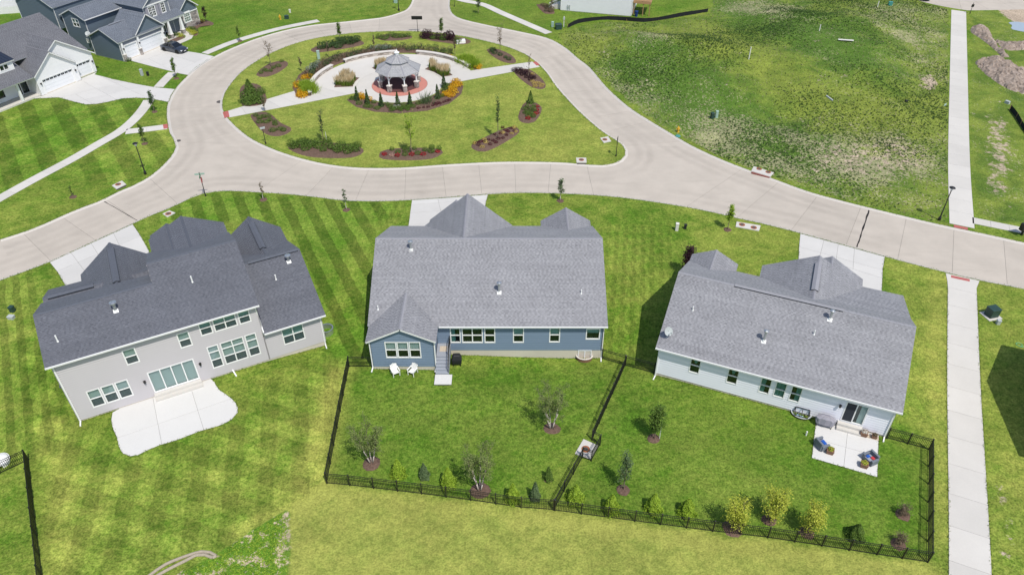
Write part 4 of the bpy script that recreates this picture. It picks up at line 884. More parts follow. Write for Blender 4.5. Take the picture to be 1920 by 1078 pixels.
H.fgable(11.1, 4.7, 4.4, 5.85, .52, .55, 7.6, 14.9, (9.3, 13.6)); H.fgable(12.3, 3.1, 3.15, 5.1, .57, .57, 11, 16.4); H.fgable(1.97, 2.2, 2.25, 4.5, .5, .5, 10.2, 14.2)
H.gutter(-.28, 18.95, -.4, 3.37)
S0, S1 = (0, 0), (18.6, 0); zz = .2
wh = [(2.71, 1.33, 3.57, 3.02), (5.84, 1.28, 6.71, 2.96), (8.5, 1.19, 9.34, 2.88), (9.68, 1.18, 10.53, 2.86), (10.9, 1.17, 11.74, 2.84)]; dr = (15.1, .58, 16.75, 2.7)
H.wall(S0, S1, zz, 3.22, wh+[dr])
for h, sh in zip(wh, ('valance', 'valance', 'L', 'LR', 'R')): H.window(S0, S1, h, 1, (.5,), 0, shade=sh, trim=.06)
H.window(S0, S1, dr, 2, (), 0, name='sliding_door', trim=.07); H.part('insect_screen', MB().box(15.18, -.033, .66, 15.9, -.03, 2.62), 'vent_dark'); H.part('door_blind', MB().box(16.25, .10, .66, 16.68, .13, 2.62), 'blind')
H.wall((0, 12.6), S0, zz, [(0, 3.15), (6.3, 6.4), (12.6, 3.15)]); H.wall((18.6, 0), (18.6, 14.7), zz, [(0, 3.1), (6.3, 6.4), (9.3, 4.95), (14.7, 3.2)]); H.wall((18.6, 14.7), (15.2, 14.7), zz, 3.2); H.wall((15.2, 14.5), (6.7, 14.5), zz, [(0, 3.3), (4.1, 5.6), (8.5, 3.3)]); H.wall((6.7, 14.5), (6.7, 12.6), zz, 3.2)
H.wall((6.7, 12.6), (0, 12.6), zz, 3.1); H.wall((4.0, 13.8), (.05, 13.8), zz, [(0, 3.2), (1.95, 4.3), (3.95, 3.2)]); H.wall((4.0, 12.6), (4, 13.8), zz, 3.1); H.wall((.05, 13.8), (.05, 12.6), zz, 3.1); H.wall((15.2, 16.0), (9.4, 16.0), zz, [(0, 3.1), (2.9, 4.9), (5.8, 3.1)]); H.wall((9.4, 16.0), (9.4, 14.5), zz, 3.1); H.wall((15.2, 14.5), (15.2, 16.0), zz, 3.1)
H.garage_door((15.2, 16.0), (9.4, 16.0), (.4, .06, 5.3, 2.3), 4, True)
for a, b in ((S0, S1), (S1, (18.6, 14.7)), ((0, 12.6), S0), ((4, 13.8), (.05, 13.8)), ((15.2, 16), (9.4, 16)), ((15.2, 14.5), (6.7, 14.5)), ((18.6, 14.7), (15.2, 14.7))): H.found(a, b, zz+.01)
H.spout((.02, -.06), -.2, 3.1); H.spout((18.55, -.06), .02, 3.1); H.lamp((14.72, 0), 2.1)
H.part('doorstep', MB().box(14.95, -.72, 0, 16.8, -.02, .24), 'walk_concrete'); H.part('doorstep', MB().box(14.95, -.38, .24, 16.8, -.02, .48), 'walk_concrete')
sl3 = lambda v: 3.36+(v+.4)*.4925
for u, v in ((1.8, 3.35), (11.6, 3.8)): H.pipe(u, v, sl3(v), .42)
H.flue(7.95, 2.3, sl3(2.3), 1.0, .1); H.flue(12.55, 5.3, sl3(5.3), .8, .1)
dx, dy = fw('h3', .35, .6); d_ = thing('satellite_dish', 'round satellite dish on the roof corner of the pale grey house', 'dish', (dx, dy, sl3(.6)+.01), math.radians(FR['h3'][2]))
m = MB(); m.tube((0, 0, -.02), (0, .0, .55), .025, .025, 8); m.tube((0, 0, .5), (.0, .12, .62), .025); m.bar((-.1, 0, .02), (.1, 0, .02), .12, .03); m.build('mast', 'galv', d_)
m = MB(); nn = 20; dn = Vector((.62, -.62, .48)).normalized(); ax = dn.orthogonal().normalized(); ay = dn.cross(ax); c0 = Vector((.05, 0, .72))
rings = [[c0+ax*r*math.cos(2*math.pi*i/nn)+ay*r*math.sin(2*math.pi*i/nn)*1.05+dn*(r*r*.45) for i in range(nn)] for r in (.02, .15, .28, .38)]
m.add([p for r in rings for p in r], [(k*nn+i, k*nn+(i+1) % nn, (k+1)*nn+(i+1) % nn, (k+1)*nn+i) for k in range(3) for i in range(nn)]+[tuple(range(nn))]); m.build('reflector', 'grey_box', d_, smooth=True)
m = MB(); m.tube(tuple(c0+ay*.0-Vector((0, 0, .35))), tuple(c0+dn*.55-Vector((0, 0, .12))), .015); m.obox(tuple(c0+dn*.55-Vector((0, 0, .08))), dn*.09, ax*.05, ay*.05); m.build('feed_arm', 'grey_box', d_)
x, y = fw('h3', 12.2, -.02); w_ = well('window_well', 'dark oval window well with clear domed cover against the pale grey house', x, y, 0, math.radians(FR['h3'][2]), 'black_metal', .78, .16, 'grey_box')
m = MB()
for i in range(9):
    a = math.pi+math.pi*i/8
    if i in (0, 8): continue
fr = [(-.62, -.05, .16), (-.55, -.05, .75), (.55, -.05, .75), (.62, -.05, .16)]
for p, q in ((fr[0], fr[1]), (fr[1], fr[2]), (fr[2], fr[3]), (fr[1], (-.5, -.5, .22)), (fr[2], (.5, -.5, .22)), ((-.5, -.5, .22), (.5, -.5, .22)), ((0, -.05, .75), (0, -.5, .22))): m.bar(p, q, .05, .05)
m.build('cover_frame', 'black_metal', w_); m = MB()
for i in range(12): m.obox((rnd.uniform(-.4, .4), rnd.uniform(-.45, -.1), .0+rnd.random()*.05), (rnd.uniform(.05, .16), 0, 0), (0, rnd.uniform(.03, .09), 0), (0, 0, .03))
m.build('toy_pile', plain('toys_mixed', (.35, .5, .62, 1), .5, var=.6, scale=9), w_)
# ------------------------------------------------------------------ H4: white farmhouse-style house
H = House('h4', 'white_house', 'white house with dark grey shingle roof and two white garage doors with small lites', 'shingle_dark', 'ridge_dark', 'siding_white', lap=.16)
H.roof([(-22, -.35, 3.1), (-.35, -.35, 3.1), (-.35, 9.7, 7.95), (-22, 9.7, 7.95)]); H.roof([(-.35, 3.2, 4.813), (7.95, 3.2, 4.813), (7.95, 9.7, 7.95), (-.35, 9.7, 7.95)]); H.roof([(7.95, .85, 3.679), (10.0, .85, 3.679), (10.0, 9.7, 7.95), (7.95, 9.7, 7.95)]); H.roof([(-22, 9.7, 7.95), (10.0, 9.7, 7.95), (10.0, 19.7, 3.1), (-22, 19.7, 3.1)]); H.ridge((-22, 9.7, 7.95), (10.0, 9.7, 7.95))
H.fgable(3.2, 3.55, 3.6, 5.72, .76, .76, 5.2, -.38); H.fgable(5.2, 5.3, 5.5, 6.72, .68, .68, 7.1, .4)
H.wall((0, 0), (6.72, 0), .1, [(0, 3.0), (3.2, 5.5), (6.72, 2.85)], [(.85, 0, 5.85, 2.15)]); H.garage_door((0, 0), (6.72, 0), (.85, .05, 5.85, 2.15), 4, True)
H.wall((6.72, 0), (6.72, .8), .1, 3.0); H.wall((6.72, .8), (10.2, .8), .1, [(0, 5.5), (3.48, 3.15)], [(.35, 0, 2.95, 2.15)], cb=False); H.garage_door((6.72, .8), (10.2, .8), (.35, .05, 2.95, 2.15), 4, True)
H.wall((2.0, .78), (6.72, .78), 2.9, [(0, 4.5), (3.2, 6.5), (4.72, 5.5)], corner=False)
H.wall((10.2, .8), (10.2, 19.3), .1, [(0, 3.1), (8.9, 7.6), (18.5, 3.05)]); H.wall((0, 2.6), (0, 0), .1, 3.0)
H.wall((-20, 2.4), (0, 2.4), .25, 3.0, [(14.6, .9, 16.2, 2.35), (18.1, .35, 18.7, 2.5), (18.9, .35, 19.8, 2.5)]); H.window((-20, 2.4), (0, 2.4), (14.6, .9, 16.2, 2.35), 2, (), 0, frame='black_metal'); H.window((-20, 2.4), (0, 2.4), (18.1, .35, 18.7, 2.5), 1, (), 0, frame='black_metal', trim=.05); H.window((-20, 2.4), (0, 2.4), (18.9, .35, 19.8, 2.5), 1, (), 0, frame='black_metal', trim=.05, name='front_door')
for a, b in (((0, 0), (6.72, 0)), ((6.72, .8), (10.2, .8)), ((10.2, .8), (10.2, 19.3)), ((0, 2.4), (0, 0))): H.found(a, b, .11)
H.part('porch_floor', MB().box(-20, .25, -.1, -.01, 2.4, .22), 'walk_concrete')
for u in (-2.7, -7.2, -11.7): H.part('porch_post', MB().box(u-.16, .32, .2, u+.16, .64, 2.95), 'white_trim')
H.part('porch_beam', MB().box(-20, .3, 2.72, -.02, .62, 3.06), 'white_trim')
for u, v in ((.45, 0), (6.3, 0), (9.95, .8)): H.lamp((u, v), 1.75)
H.roof([(-7.2, 1.7, 5.6), (-.9, 1.7, 5.6), (-.9, 6.6, 6.72), (-7.2, 6.6, 6.72)])
m = MB()
for i in range(13): u = -7.1+i*.51; m.obox((u, 4.15, 6.22), (.018, 0, 0), (0, 2.45, .56), (0, -.01, .04))
m.add([(-7.22, 1.68, 5.65), (-.88, 1.68, 5.65), (-.88, 6.6, 6.775), (-7.22, 6.6, 6.775)], [(0, 1, 2, 3)]); H.part('metal_roof', m, 'standing_seam')
H.wall((-6.9, 2.0), (-1.2, 2.0), 4.0, 5.5, [(3.7, 4.5, 5.0, 5.3), (1.3, 4.5, 2.6, 5.3)], cb=True); H.wall((-1.2, 2.0), (-1.2, 6.2), 4.1, 5.6, corner=False)
for q in ((3.7, 4.5, 5.0, 5.3), (1.3, 4.5, 2.6, 5.3)): H.window((-6.9, 2.0), (-1.2, 2.0), q, 2, (), 0, frame='white_trim')
# ------------------------------------------------------------------ H5: slate blue two-storey house
H = House('h5', 'two_storey_house', 'two storey slate blue house with stone piers, white garage doors and covered porch', 'shingle_blue', 'ridge_blue', 'siding_slate', lap=.24)
H.gable(-.35, 9.3, -.35, 3.22, 3.35, 4.95, 7.0, 3.22); H.fgable(6.15, 3.05, 3.15, 6.05, .86, .86, 5.4, -.42); H.rvent((1.6, 3.35, 4.95), (4.0, 3.35, 4.95), .18)
H.wall((0, 0), (8.9, 0), .1, 3.1, [(.85, 0, 3.2, 2.3), (3.95, 0, 8.5, 2.3)], 'siding_grey'); H.garage_door((0, 0), (8.9, 0), (.85, .05, 3.2, 2.3), 4); H.garage_door((0, 0), (8.9, 0), (3.95, .05, 8.5, 2.3), 4)
H.wall((3.5, -.03), (8.9, -.03), 3.1, [(0, 3.6), (2.65, 5.75), (5.4, 3.45)], (), 'siding_slate', corner=False); H.part('band_board', MB().box(3.3, -.14, 2.98, 9.0, -.04, 3.2), 'white_trim')
H.wall((0, 6.6), (0, 0), .1, [(0, 3.1), (3.3, 4.7), (6.6, 3.1)]); H.found((0, 6.6), (0, 0), .12); H.found((0, 0), (8.9, 0), .11)
def pier(H, u0, v0, u1, v1, h, seed):
    r = random.Random(seed); z = .0; t = H.part('stone_pier', MB().box(u0+.04, v0+.04, 0, u1-.04, v1-.04, h), 'cap_stone')
    while z < h-.06:
        dz = min(r.uniform(.13, .22), h-z); m = None; u = u0
        while u < u1-.03:
            w = min(r.uniform(.18, .4), u1-u); MB().box(u+.01, v0-r.uniform(0, .02), z+.01, u+w-.01, v1, z+dz-.01, r.random()).build('stone', 'ashlar', t, tint=True); u += w
        z += dz
    H.part('pier_cap', MB().box(u0-.05, v0-.06, h, u1+.05, v1+.05, h+.1), 'cap_stone')
for u in (.08, 3.28, 8.58): pier(H, u, -.28, u+.5, -.06, 1.05, int(u*10))
for u in (.38, 3.58, 8.8): H.part('pilaster', MB().box(u-.16, -.2, 1.15, u+.16, -.05, 2.98), 'white_trim'); H.lamp((u, -.2), 2.0)
# rear two-storey block
H.roof([(.75, 7.75, 5.33), (8.6, 7.75, 5.33), (8.6, 10.85, 6.68), (.75, 10.85, 6.68)]); H.roof([(.75, 10.85, 6.68), (8.6, 10.85, 6.68), (8.6, 13.9, 5.33), (.75, 13.9, 5.33)]); H.ridge((.75, 10.85, 6.68), (8.6, 10.85, 6.68))
H.wall((1.05, 13.5), (1.05, 8.1), .1, [(0, 5.3), (2.7, 6.5), (5.4, 5.3)], [(2.2, 3.75, 3.75, 5.1), (4.2, 1.3, 4.9, 2.0)]); H.window((1.05, 13.5), (1.05, 8.1), (2.2, 3.75, 3.75, 5.1), 2, (.5,), .5, 'blind_teal'); H.window((1.05, 13.5), (1.05, 8.1), (4.2, 1.3, 4.9, 2.0), 2, (), 0)
H.wall((1.05, 8.1), (8.6, 8.1), 3.0, 5.25); H.gutter(.75, 8.6, 7.75, 5.35)
H.roof([(.1, 13.9, 6.6), (19, 13.9, 6.6), (19, 19, 8.9), (.1, 19, 8.9)]); H.roof([(.1, 19, 8.9), (19, 19, 8.9), (19, 24, 6.6), (.1, 24, 6.6)]); H.ridge((.1, 19, 8.9), (19, 19, 8.9)); H.wall((.4, 23.6), (.4, 14.2), .1, [(0, 6.4), (4.7, 8.6), (9.4, 6.4)]); H.wall((.4, 14.2), (18.6, 14.2), 3.0, 6.4)
# front two-storey bay
H.fgable(10.9, 3.0, 3.0, 8.05, .68, .68, 15.5, 2.2); H.wall((8.25, 2.6), (13.55, 2.6), 3.2, [(0, 5.95), (2.65, 7.75), (5.3, 5.95)], [(.95, 4.0, 2.45, 5.75), (3.6, 4.0, 4.5, 5.75)], 'siding_grey'); H.window((8.25, 2.6), (13.55, 2.6), (.95, 4.0, 2.45, 5.75), 2, (.5,), 0, grid=(4, 4), trim=.12); H.window((8.25, 2.6), (13.55, 2.6), (3.6, 4.0, 4.5, 5.75), 1, (.5,), 0, grid=(2, 4), trim=.1)
H.wall((8.25, 14.0), (8.25, 2.6), 3.0, 5.9); H.wall((13.55, 2.6), (13.55, 14.0), .1, 5.9); H.part('band_board', MB().box(8.2, 2.47, 5.85, 13.6, 2.57, 6.05), 'white_trim')
for u0, u1 in ((8.6, 9.1), (10.8, 11.25), (11.45, 11.8)): H.part('shutter', MB().box(u0, 2.53, 4.0, u1, 2.57, 5.75), 'grey_cover')
# porch
H.roof([(9.4, .85, 3.35), (15.0, .85, 3.35), (15.0, 2.75, 4.05), (9.4, 2.75, 4.05)]); H.wall((8.9, 2.6), (14.9, 2.6), .2, 3.3, [(1.9, .25, 3.3, 2.4)], 'siding_grey'); H.window((8.9, 2.6), (14.9, 2.6), (1.9, .25, 3.3, 2.4), 3, (.3,), 0, name='front_door', trim=.09); H.wall((8.9, 0), (8.9, 2.6), .1, 3.1); H.part('porch_beam', MB().box(9.4, .98, 3.0, 15.0, 1.2, 3.24), 'white_trim'); H.part('porch_floor', MB().box(8.95, .75, -.1, 15.0, 2.6, .2), 'walk_concrete')
for u in (11.2, 13.9):
    H.part('porch_column', MB().add([(u-.28, .85, .85), (u+.28, .85, .85), (u+.28, 1.35, .85), (u-.28, 1.35, .85), (u-.14, .98, 3.0), (u+.14, .98, 3.0), (u+.14, 1.22, 3.0), (u-.14, 1.22, 3.0)], [(0, 1, 5, 4), (1, 2, 6, 5), (2, 3, 7, 6), (3, 0, 4, 7)]), 'white_trim'); pier(H, u-.3, .82, u+.3, 1.38, .8, int(u*7))
# stone wing
H.fgable(17.0, 2.3, 2.3, 5.3, .8, .8, 14.0, 1.9); H.wall((15.0, 2.3), (19.0, 2.3), 2.75, [(0, 3.3), (2.0, 5.1), (4.0, 3.3)], (), 'siding_slate', cb=True); H.window((15.0, 2.3), (19.0, 2.3), (.75, 1.15, 2.3, 3.0), 1, (.5,), 0, grid=(3, 4), trim=.13)
t = H.part('stone_wall', MB().box(15.0, 2.36, 0, 19.0, 2.5, 2.75), 'cap_stone'); r = random.Random(3); z = 0
while z < 2.72:
    dz = min(.2+r.random()*.1, 2.75-z); u = 15.0
    while u < 18.98:
        w = min(.3+r.random()*.4, 19.0-u)
        if not (u+w > 15.8 and u < 17.25 and z+dz > 1.2): MB().box(u+.012, 2.3-r.uniform(0, .03), z+.012, u+w-.012, 2.4, z+dz-.012, r.random()).build('stone', 'ashlar', t, tint=True)
        u += w
    z += dz
H.wall((19.0, 2.3), (19.0, 14), .1, 3.2); H.part('band_board', MB().box(14.95, 2.2, 2.72, 19.05, 2.29, 2.86), 'white_trim')
dx, dy = fw('h5', .75, 7.9); 
d_ = thing('satellite_dish', 'grey satellite dish on the side wall of the slate blue two storey house', 'dish', (dx, dy, 2.9), math.radians(FR['h5'][2])); m = MB(); m.tube((.35, .3, 0), (-.15, -.15, .2), .025); m.build('mast', 'galv', d_)
m = MB(); rings = [[Vector((-.2, -.2, .3))+Vector((-.5, -.6, .6)).normalized()*(r*r*.45)+Vector((.77, -.64, 0))*r*math.cos(2*math.pi*i/16)+Vector((.4, .48, .78))*r*math.sin(2*math.pi*i/16) for i in range(16)] for r in (.02, .2, .4)]
m.add([p for q in rings for p in q], [(k*16+i, k*16+(i+1) % 16, (k+1)*16+(i+1) % 16, (k+1)*16+i) for k in range(2) for i in range(16)]+[tuple(range(16))]); m.build('reflector', 'grey_box', d_, smooth=True)
# ------------------------------------------------------------------ white house at the top edge with wooden deck
q0, q1 = Vector(G0(1051, 20)), Vector(G0(1183, 31.7)); dd = q1-q0; an = math.degrees(math.atan2(dd.y, dd.x))
H = House('', 'white_house', 'tall plain white sided house wall with wooden deck behind the black silt fence', 'shingle_dark', 'ridge_dark', 'siding_white', frame=(q0.x, q0.y, an), lap=.14); L7 = dd.length
H.wall((0, 0), (L7, 0), .1, [(0, 5.2), (L7/2, 8.4), (L7, 5.2)], cb=True); H.wall((0, 14), (0, 0), .1, 5.2); H.wall((L7, 0), (L7, 14), .1, 5.2); H.found((0, 0), (L7, 0), .12); H.fgable(L7/2, L7/2+.35, L7/2+.35, 8.7, .47, .47, 14, -.35)
m = MB()
for u in (1.4, 1.75): m.box(u-.09, -.16, .6, u+.09, -.01, 1.15)
m.tube((1.4, -.08, 0), (1.4, -.08, .6), .04); m.tube((1.75, -.08, 0), (1.75, -.08, .6), .04); H.part('meter_box', m, 'grey_box')
t = thing('deck', 'raised brown wooden deck on posts beside the white house', 'deck', (q0.x, q0.y, 0), math.radians(an)); zd = 2.5
for i in range(22): MB().box(L7+.1+i*.15, .8, zd, L7+.24+i*.15, 5, zd+.04).build('deck_board', 'wood', t)
for u in (L7+.3, L7+2.0, L7+3.2):
    MB().box(u-.07, .9, 0, u+.07, 1.04, zd).build('deck_post', 'wood', t)
MB().box(L7+.1, .78, zd-.28, L7+3.4, .83, zd+.0).build('rim_joist', 'wood', t); m = MB(); m.box(L7+.1, .8, zd+.95, L7+3.4, .9, zd+1.02)
for i in range(23): m.box(L7+.12+i*.145, .83, zd+.05, L7+.15+i*.145, .87, zd+.97)
m.build('railing', 'wood', t)
x = q0+dd.normalized()*(L7+1.0); tag(MB().lathe([(.26, 0), (.33, .9), (.36, .92), (.36, 1.0), (.1, 1.04)], 12).build('bin', 'blue_plastic', None, (x.x, x.y+.3, 0)), 'dark blue round bin under the wooden deck', 'bin')
nx, ny = -math.sin(math.radians(an)), math.cos(math.radians(an)); sx_, sy_ = math.cos(math.radians(an)), math.sin(math.radians(an))
t = thing('porch_steps', 'white railed porch steps at the side of the white house', 'steps', (q0.x-sx_*.2, q0.y-sy_*.2, 0), math.radians(an))
for i in range(5): MB().box(-2.2+i*.35, .6, 0, -2.2+(i+1)*.35+(.6 if i == 4 else 0), 2.6, .18*(i+1)).build('step', 'walk_concrete', t)
m = MB(); m.bar((-2.2, .62, 1.0), (-.3, .62, 1.9), .07, .09)
for i in range(9): m.box(-2.2+i*.24-.02, .6, .1+i*.1, -2.2+i*.24+.02, .64, 1.0+i*.11)
m.build('railing', 'white_trim', t)
# ------------------------------------------------------------------ white house in the top corner behind H4
gx, gy = G0(46, 20); H = House('', 'white_house', 'white clapboard house with a pale board fence in front, beyond the dark grey roof', 'shingle_dark', 'ridge_dark', 'siding_white', frame=(gx, gy, 14), lap=.14)
H.wall((-14, 0), (.6, 0), .1, 6.0); H.wall((.6, 0), (.6, 10), .1, [(0, 6.0), (5, 8.3), (10, 6.0)]); H.gable(-14, 1.0, -.35, 6.1, 5, 8.5, 10.3, 6.1); H.found((-14, 0), (.6, 0), .12); H.found((.6, 0), (.6, 10), .12)
ft = thing('board_fence', 'pale vertical board fence in front of the white clapboard house', 'fence', (gx, gy, 0), math.radians(14))
for i in range(46): MB().box(-6.6+i*.155, -1.4, 0, -6.6+i*.155+.14, -1.36, 1.25).build('board', 'white_trim', ft)
for i in range(4): MB().box(-6.7+i*2.35, -1.36, 0, -6.6+i*2.35, -1.26, 1.35).build('post', 'white_trim', ft)
# ------------------------------------------------------------------ neighbour house beyond the right edge (its gable shadow lies on the lawn)
H = House('', 'ranch_house', 'grey gabled house whose shadow falls across the lawn by the long walk', 'shingle_grey', 'ridge_grey', 'siding_pale', frame=(40.8, 36.2, -22.3), lap=.15)
H.gable(-.3, 16, -.4, 3.3, 6.5, 6.7, 13.4, 3.3); H.wall((0, 13), (0, 0), .1, [(0, 3.1), (6.5, 6.4), (13, 3.1)]); H.wall((0, 0), (15.7, 0), .1, 3.2); H.wall((15.7, 13), (0, 13), .1, 3.2); H.wall((15.7, 0), (15.7, 13), .1, [(0, 3.1), (6.5, 6.4), (13, 3.1)]); H.found((0, 13), (0, 0), .12); H.found((0, 0), (15.7, 0), .12)
# ================================================================== round park: gazebo, paving, seat walls
GC = np.array([-17.2, 109.25]); PC = GC+np.array([-.65, .1])
def arc(c, r, a0, a1, n=24): return [(c[0]+r*math.cos(math.radians(a0+(a1-a0)*i/n)), c[1]+r*math.sin(math.radians(a0+(a1-a0)*i/n))) for i in range(n+1)]
R_in, R_ring, R_out = 4.25, 6.55, 12.55
wl_lo, wl_hi = np.array(G0(430, 221)), np.array(G0(428, 208.5)); wr_hi, wr_lo = np.array(G0(998, 116.5)), np.array(G0(1012.5, 126))
AL, AR = 196.5, 14.0       # where the straight walk meets the rings
outer = arc(PC, R_out, AR+12, AL-15, 60)
loop = [tuple(wr_lo), tuple(wr_hi)]+outer+[tuple(wl_hi), tuple(wl_lo)]+arc(GC, R_ring, AL+10, 360+AR-14, 40)
def bed_ring(a0, a1, r0, r1): return arc(GC, r1, a0, a1, 16)+arc(GC, r0, a1, a0, 16)
beds_in = [bed_ring(158, 186, 7.1, 9.9), bed_ring(108, 128, 7.0, 8.6), bed_ring(25, 62, 6.9, 8.7)]
pts_cut = [(tuple(GC+np.array([math.cos(math.radians(a)), math.sin(math.radians(a))])*R_ring), tuple(GC+np.array([math.cos(math.radians(a)), math.sin(math.radians(a))])*13.6)) for a in (75, 95, 115, 142, 45)]
pts_cut += [(p, q) for p, q in zip(arc(GC, R_ring, 0, 360, 48)[:-1], arc(GC, R_ring, 0, 360, 48)[1:])]
for k in range(1, 8):
    p = wl_lo+(GC+np.array([-6.2, -1.9])-wl_lo)*k/8; q = wl_hi+(GC+np.array([-12.0, 1.0])-wl_hi)*k/8*1.02; pts_cut.append((tuple(p+(p-q)*.2), tuple(q+(q-p)*.2)))
for k in range(1, 6):
    p = wr_lo+(GC+np.array([7.5, .2])-wr_lo)*k/6; q = wr_hi+(GC+np.array([11.5, 4.2])-wr_hi)*k/6; pts_cut.append((tuple(p+(p-q)*.2), tuple(q+(q-p)*.2)))
paving('plaza', [loop]+beds_in+[arc(GC, R_in, 0, 360, 40)[:-1]], pts_cut, ZW, .07, 'walk_concrete', .03)
paving('paver_circle', [arc(GC, R_in-.01, 0, 360, 40)[:-1], arc(GC, 3.05, 22.5, 382.5, 8)[:-1]], [(tuple(GC), tuple(GC+np.array([math.cos(a), math.sin(a)])*5)) for a in np.linspace(.39, 6.67, 9)[:-1]], ZW+.01, .06, 'pink_pavers', .03)
gz = thing('gazebo', 'white octagonal gazebo with two tier grey shingle roof on stone piers', 'gazebo', (GC[0], GC[1], 0), math.radians(22.5))
MB().lathe([(3.1, 0), (3.1, .14), (3.0, .15)], 8).build('floor', 'maroon_deck', gz)
class Oct(House):
    def __init__(s, root): s.root = root; s.sh = 'shingle_pale'; s.rd = 'ridge_grey'; s.seed = 0
oc = Oct(gz)
def ring8(r, z): return [(r*math.cos(math.pi/4*i), r*math.sin(math.pi/4*i), z) for i in range(8)]
e, f = ring8(3.55, 2.62), ring8(1.35, 3.85); g, h = ring8(1.85, 3.92), ring8(.32, 4.72)
for i in range(8):
    j = (i+1) % 8; oc.roof([e[i], e[j], f[j], f[i]], .1, .16, fascia='gazebo_white'); oc.roof([g[i], g[j], h[j], h[i]], .08, .16, fascia='gazebo_white')
m = MB()
for i in range(8): m.bar(Vector(e[i])+Vector((0, 0, .03)), Vector(f[i])+Vector((0, 0, .03)), .16, .05); m.bar(Vector(g[i])+Vector((0, 0, .03)), Vector(h[i])+Vector((0, 0, .03)), .14, .05)
m.build('hip_cap', 'ridge_grey', gz)
MB().lathe([(1.5, 3.45), (1.5, 3.92), (1.2, 3.95)], 8).build('clerestory', 'vent_dark', gz)
MB().lathe([(.30, 4.62), (.30, 5.02), (.42, 5.05), (.22, 5.2), (.04, 5.38), (.03, 5.6)], 8).build('cupola', 'gazebo_white', gz)
for i in range(8):
    a = math.pi/4*i; c = Vector((3.0*math.cos(a), 3.0*math.sin(a), 0)); tv = Vector((-math.sin(a), math.cos(a), 0)); nv = Vector((math.cos(a), math.sin(a), 0))
    p = MB().obox(c+Vector((0, 0, .5)), tv*.24, nv*.24, Vector((0, 0, .5))).build('pier', 'cap_stone', gz); r = random.Random(i)
    for sd, (ax, ay) in enumerate(((tv, nv), (tv, -nv), (nv, tv), (nv, -tv))):
        z = .12
        while z < .96:
            dz = min(r.uniform(.16, .24), 1.0-z); x = -.27
            while x < .24:
                w = min(r.uniform(.2, .34), .27-x); MB().obox(c+ax*(x+w/2)+ay*.25+Vector((0, 0, z+dz/2)), ax*(w/2-.012), ay*r.uniform(.02, .045), Vector((0, 0, dz/2-.012)), r.random()).build('stone', 'ashlar', p, tint=True); x += w
            z += dz
    MB().obox(c+Vector((0, 0, 1.05)), tv*.34, nv*.34, Vector((0, 0, .06))).build('pier_cap', 'cap_stone', gz)
    MB().obox(c+Vector((0, 0, 1.85)), tv*.07, nv*.07, Vector((0, 0, .75))).build('post', 'gazebo_white', gz)
    a2 = math.pi/4*(i+1); c2 = Vector((3.0*math.cos(a2), 3.0*math.sin(a2), 0)); m = MB(); m.bar(c+Vector((0, 0, 2.5)), c2+Vector((0, 0, 2.5)), .1, .22); dv = (c2-c)
    prev = None
    for k in range(9):                                       # curved brackets under the beam
        s_ = k/8; zz = 2.42-.55*((2*s_-1)**4); q = c+dv*(.03+.94*s_)+Vector((0, 0, zz))
        if prev is not None: m.bar(prev, q, .05, .09)
        prev = q
    m.build('beam', 'gazebo_white', gz)
def seat_wall(label, a0, a1):
    n = max(4, int((a1-a0)/4)); t = thing('seat_wall', label, 'wall', (PC[0], PC[1], 0)); core = MB(); capm = None; r = random.Random(int(a0)); R = R_out+.05; th = .42; hh = .48
    def pt(rad, a, z): return (rad*math.cos(math.radians(a)), rad*math.sin(math.radians(a)), z)
    V = []; F = []
    for i in range(n+1):
        a = a0+(a1-a0)*i/n; V += [pt(R+.05, a, 0), pt(R+th-.05, a, 0), pt(R+th-.05, a, hh), pt(R+.05, a, hh)]
    for i in range(n):
        for k in range(4): F.append((i*4+k, i*4+(k+1) % 4, (i+1)*4+(k+1) % 4, (i+1)*4+k))
    F += [(0, 1, 2, 3), (n*4+3, n*4+2, n*4+1, n*4)]; core.add(V, F); core.build('core', 'soil', t)
    for rad in (R, R+th):
        z = 0
        while z < hh-.02:
            dz = min(r.uniform(.11, .2), hh-z); a = a0
            while a < a1-.1:
                w = min(r.uniform(1.4, 3.2), a1-a); ra, rb = (rad-.02-r.random()*.03, rad+.1) if rad == R else (rad-.1, rad+.02+r.random()*.03)
                MB().add([pt(ra, a+.06, z+.01), pt(ra, a+w-.06, z+.01), pt(rb, a+w-.06, z+.01), pt(rb, a+.06, z+.01), pt(ra, a+.06, z+dz-.01), pt(ra, a+w-.06, z+dz-.01), pt(rb, a+w-.06, z+dz-.01), pt(rb, a+.06, z+dz-.01)], [(0, 1, 5, 4), (1, 2, 6, 5), (2, 3, 7, 6), (3, 0, 4, 7), (4, 5, 6, 7)], r.random()).build('stone', 'stone', t, tint=True); a += w
            z += dz
    k = max(3, int((a1-a0)/6))
    for i in range(k):
        b0 = a0-.4+(a1-a0+.8)*i/k+.05; b1 = a0-.4+(a1-a0+.8)*(i+1)/k-.05; m = MB(); V = []
        for j in range(3):
            a = b0+(b1-b0)*j/2; V += [pt(R-.08, a, hh), pt(R+th+.08, a, hh), pt(R+th+.08, a, hh+.11), pt(R-.08, a, hh+.11)]
        F = [(j*4+q, j*4+(q+1) % 4, (j+1)*4+(q+1) % 4, (j+1)*4+q) for j in range(2) for q in range(4)]+[(0, 1, 2, 3), (11, 10, 9, 8)]
        m.add(V, F); m.build('cap', 'cap_stone', t)
seat_wall('curved stone seat wall beside the gold flowers and lime grass clump', 149, 198)
seat_wall('curved stone seat wall between dark shrubs directly behind the gazebo cupola', 96, 137)
seat_wall('curved stone seat wall ending at the large lime ornamental grass', 31, 81)
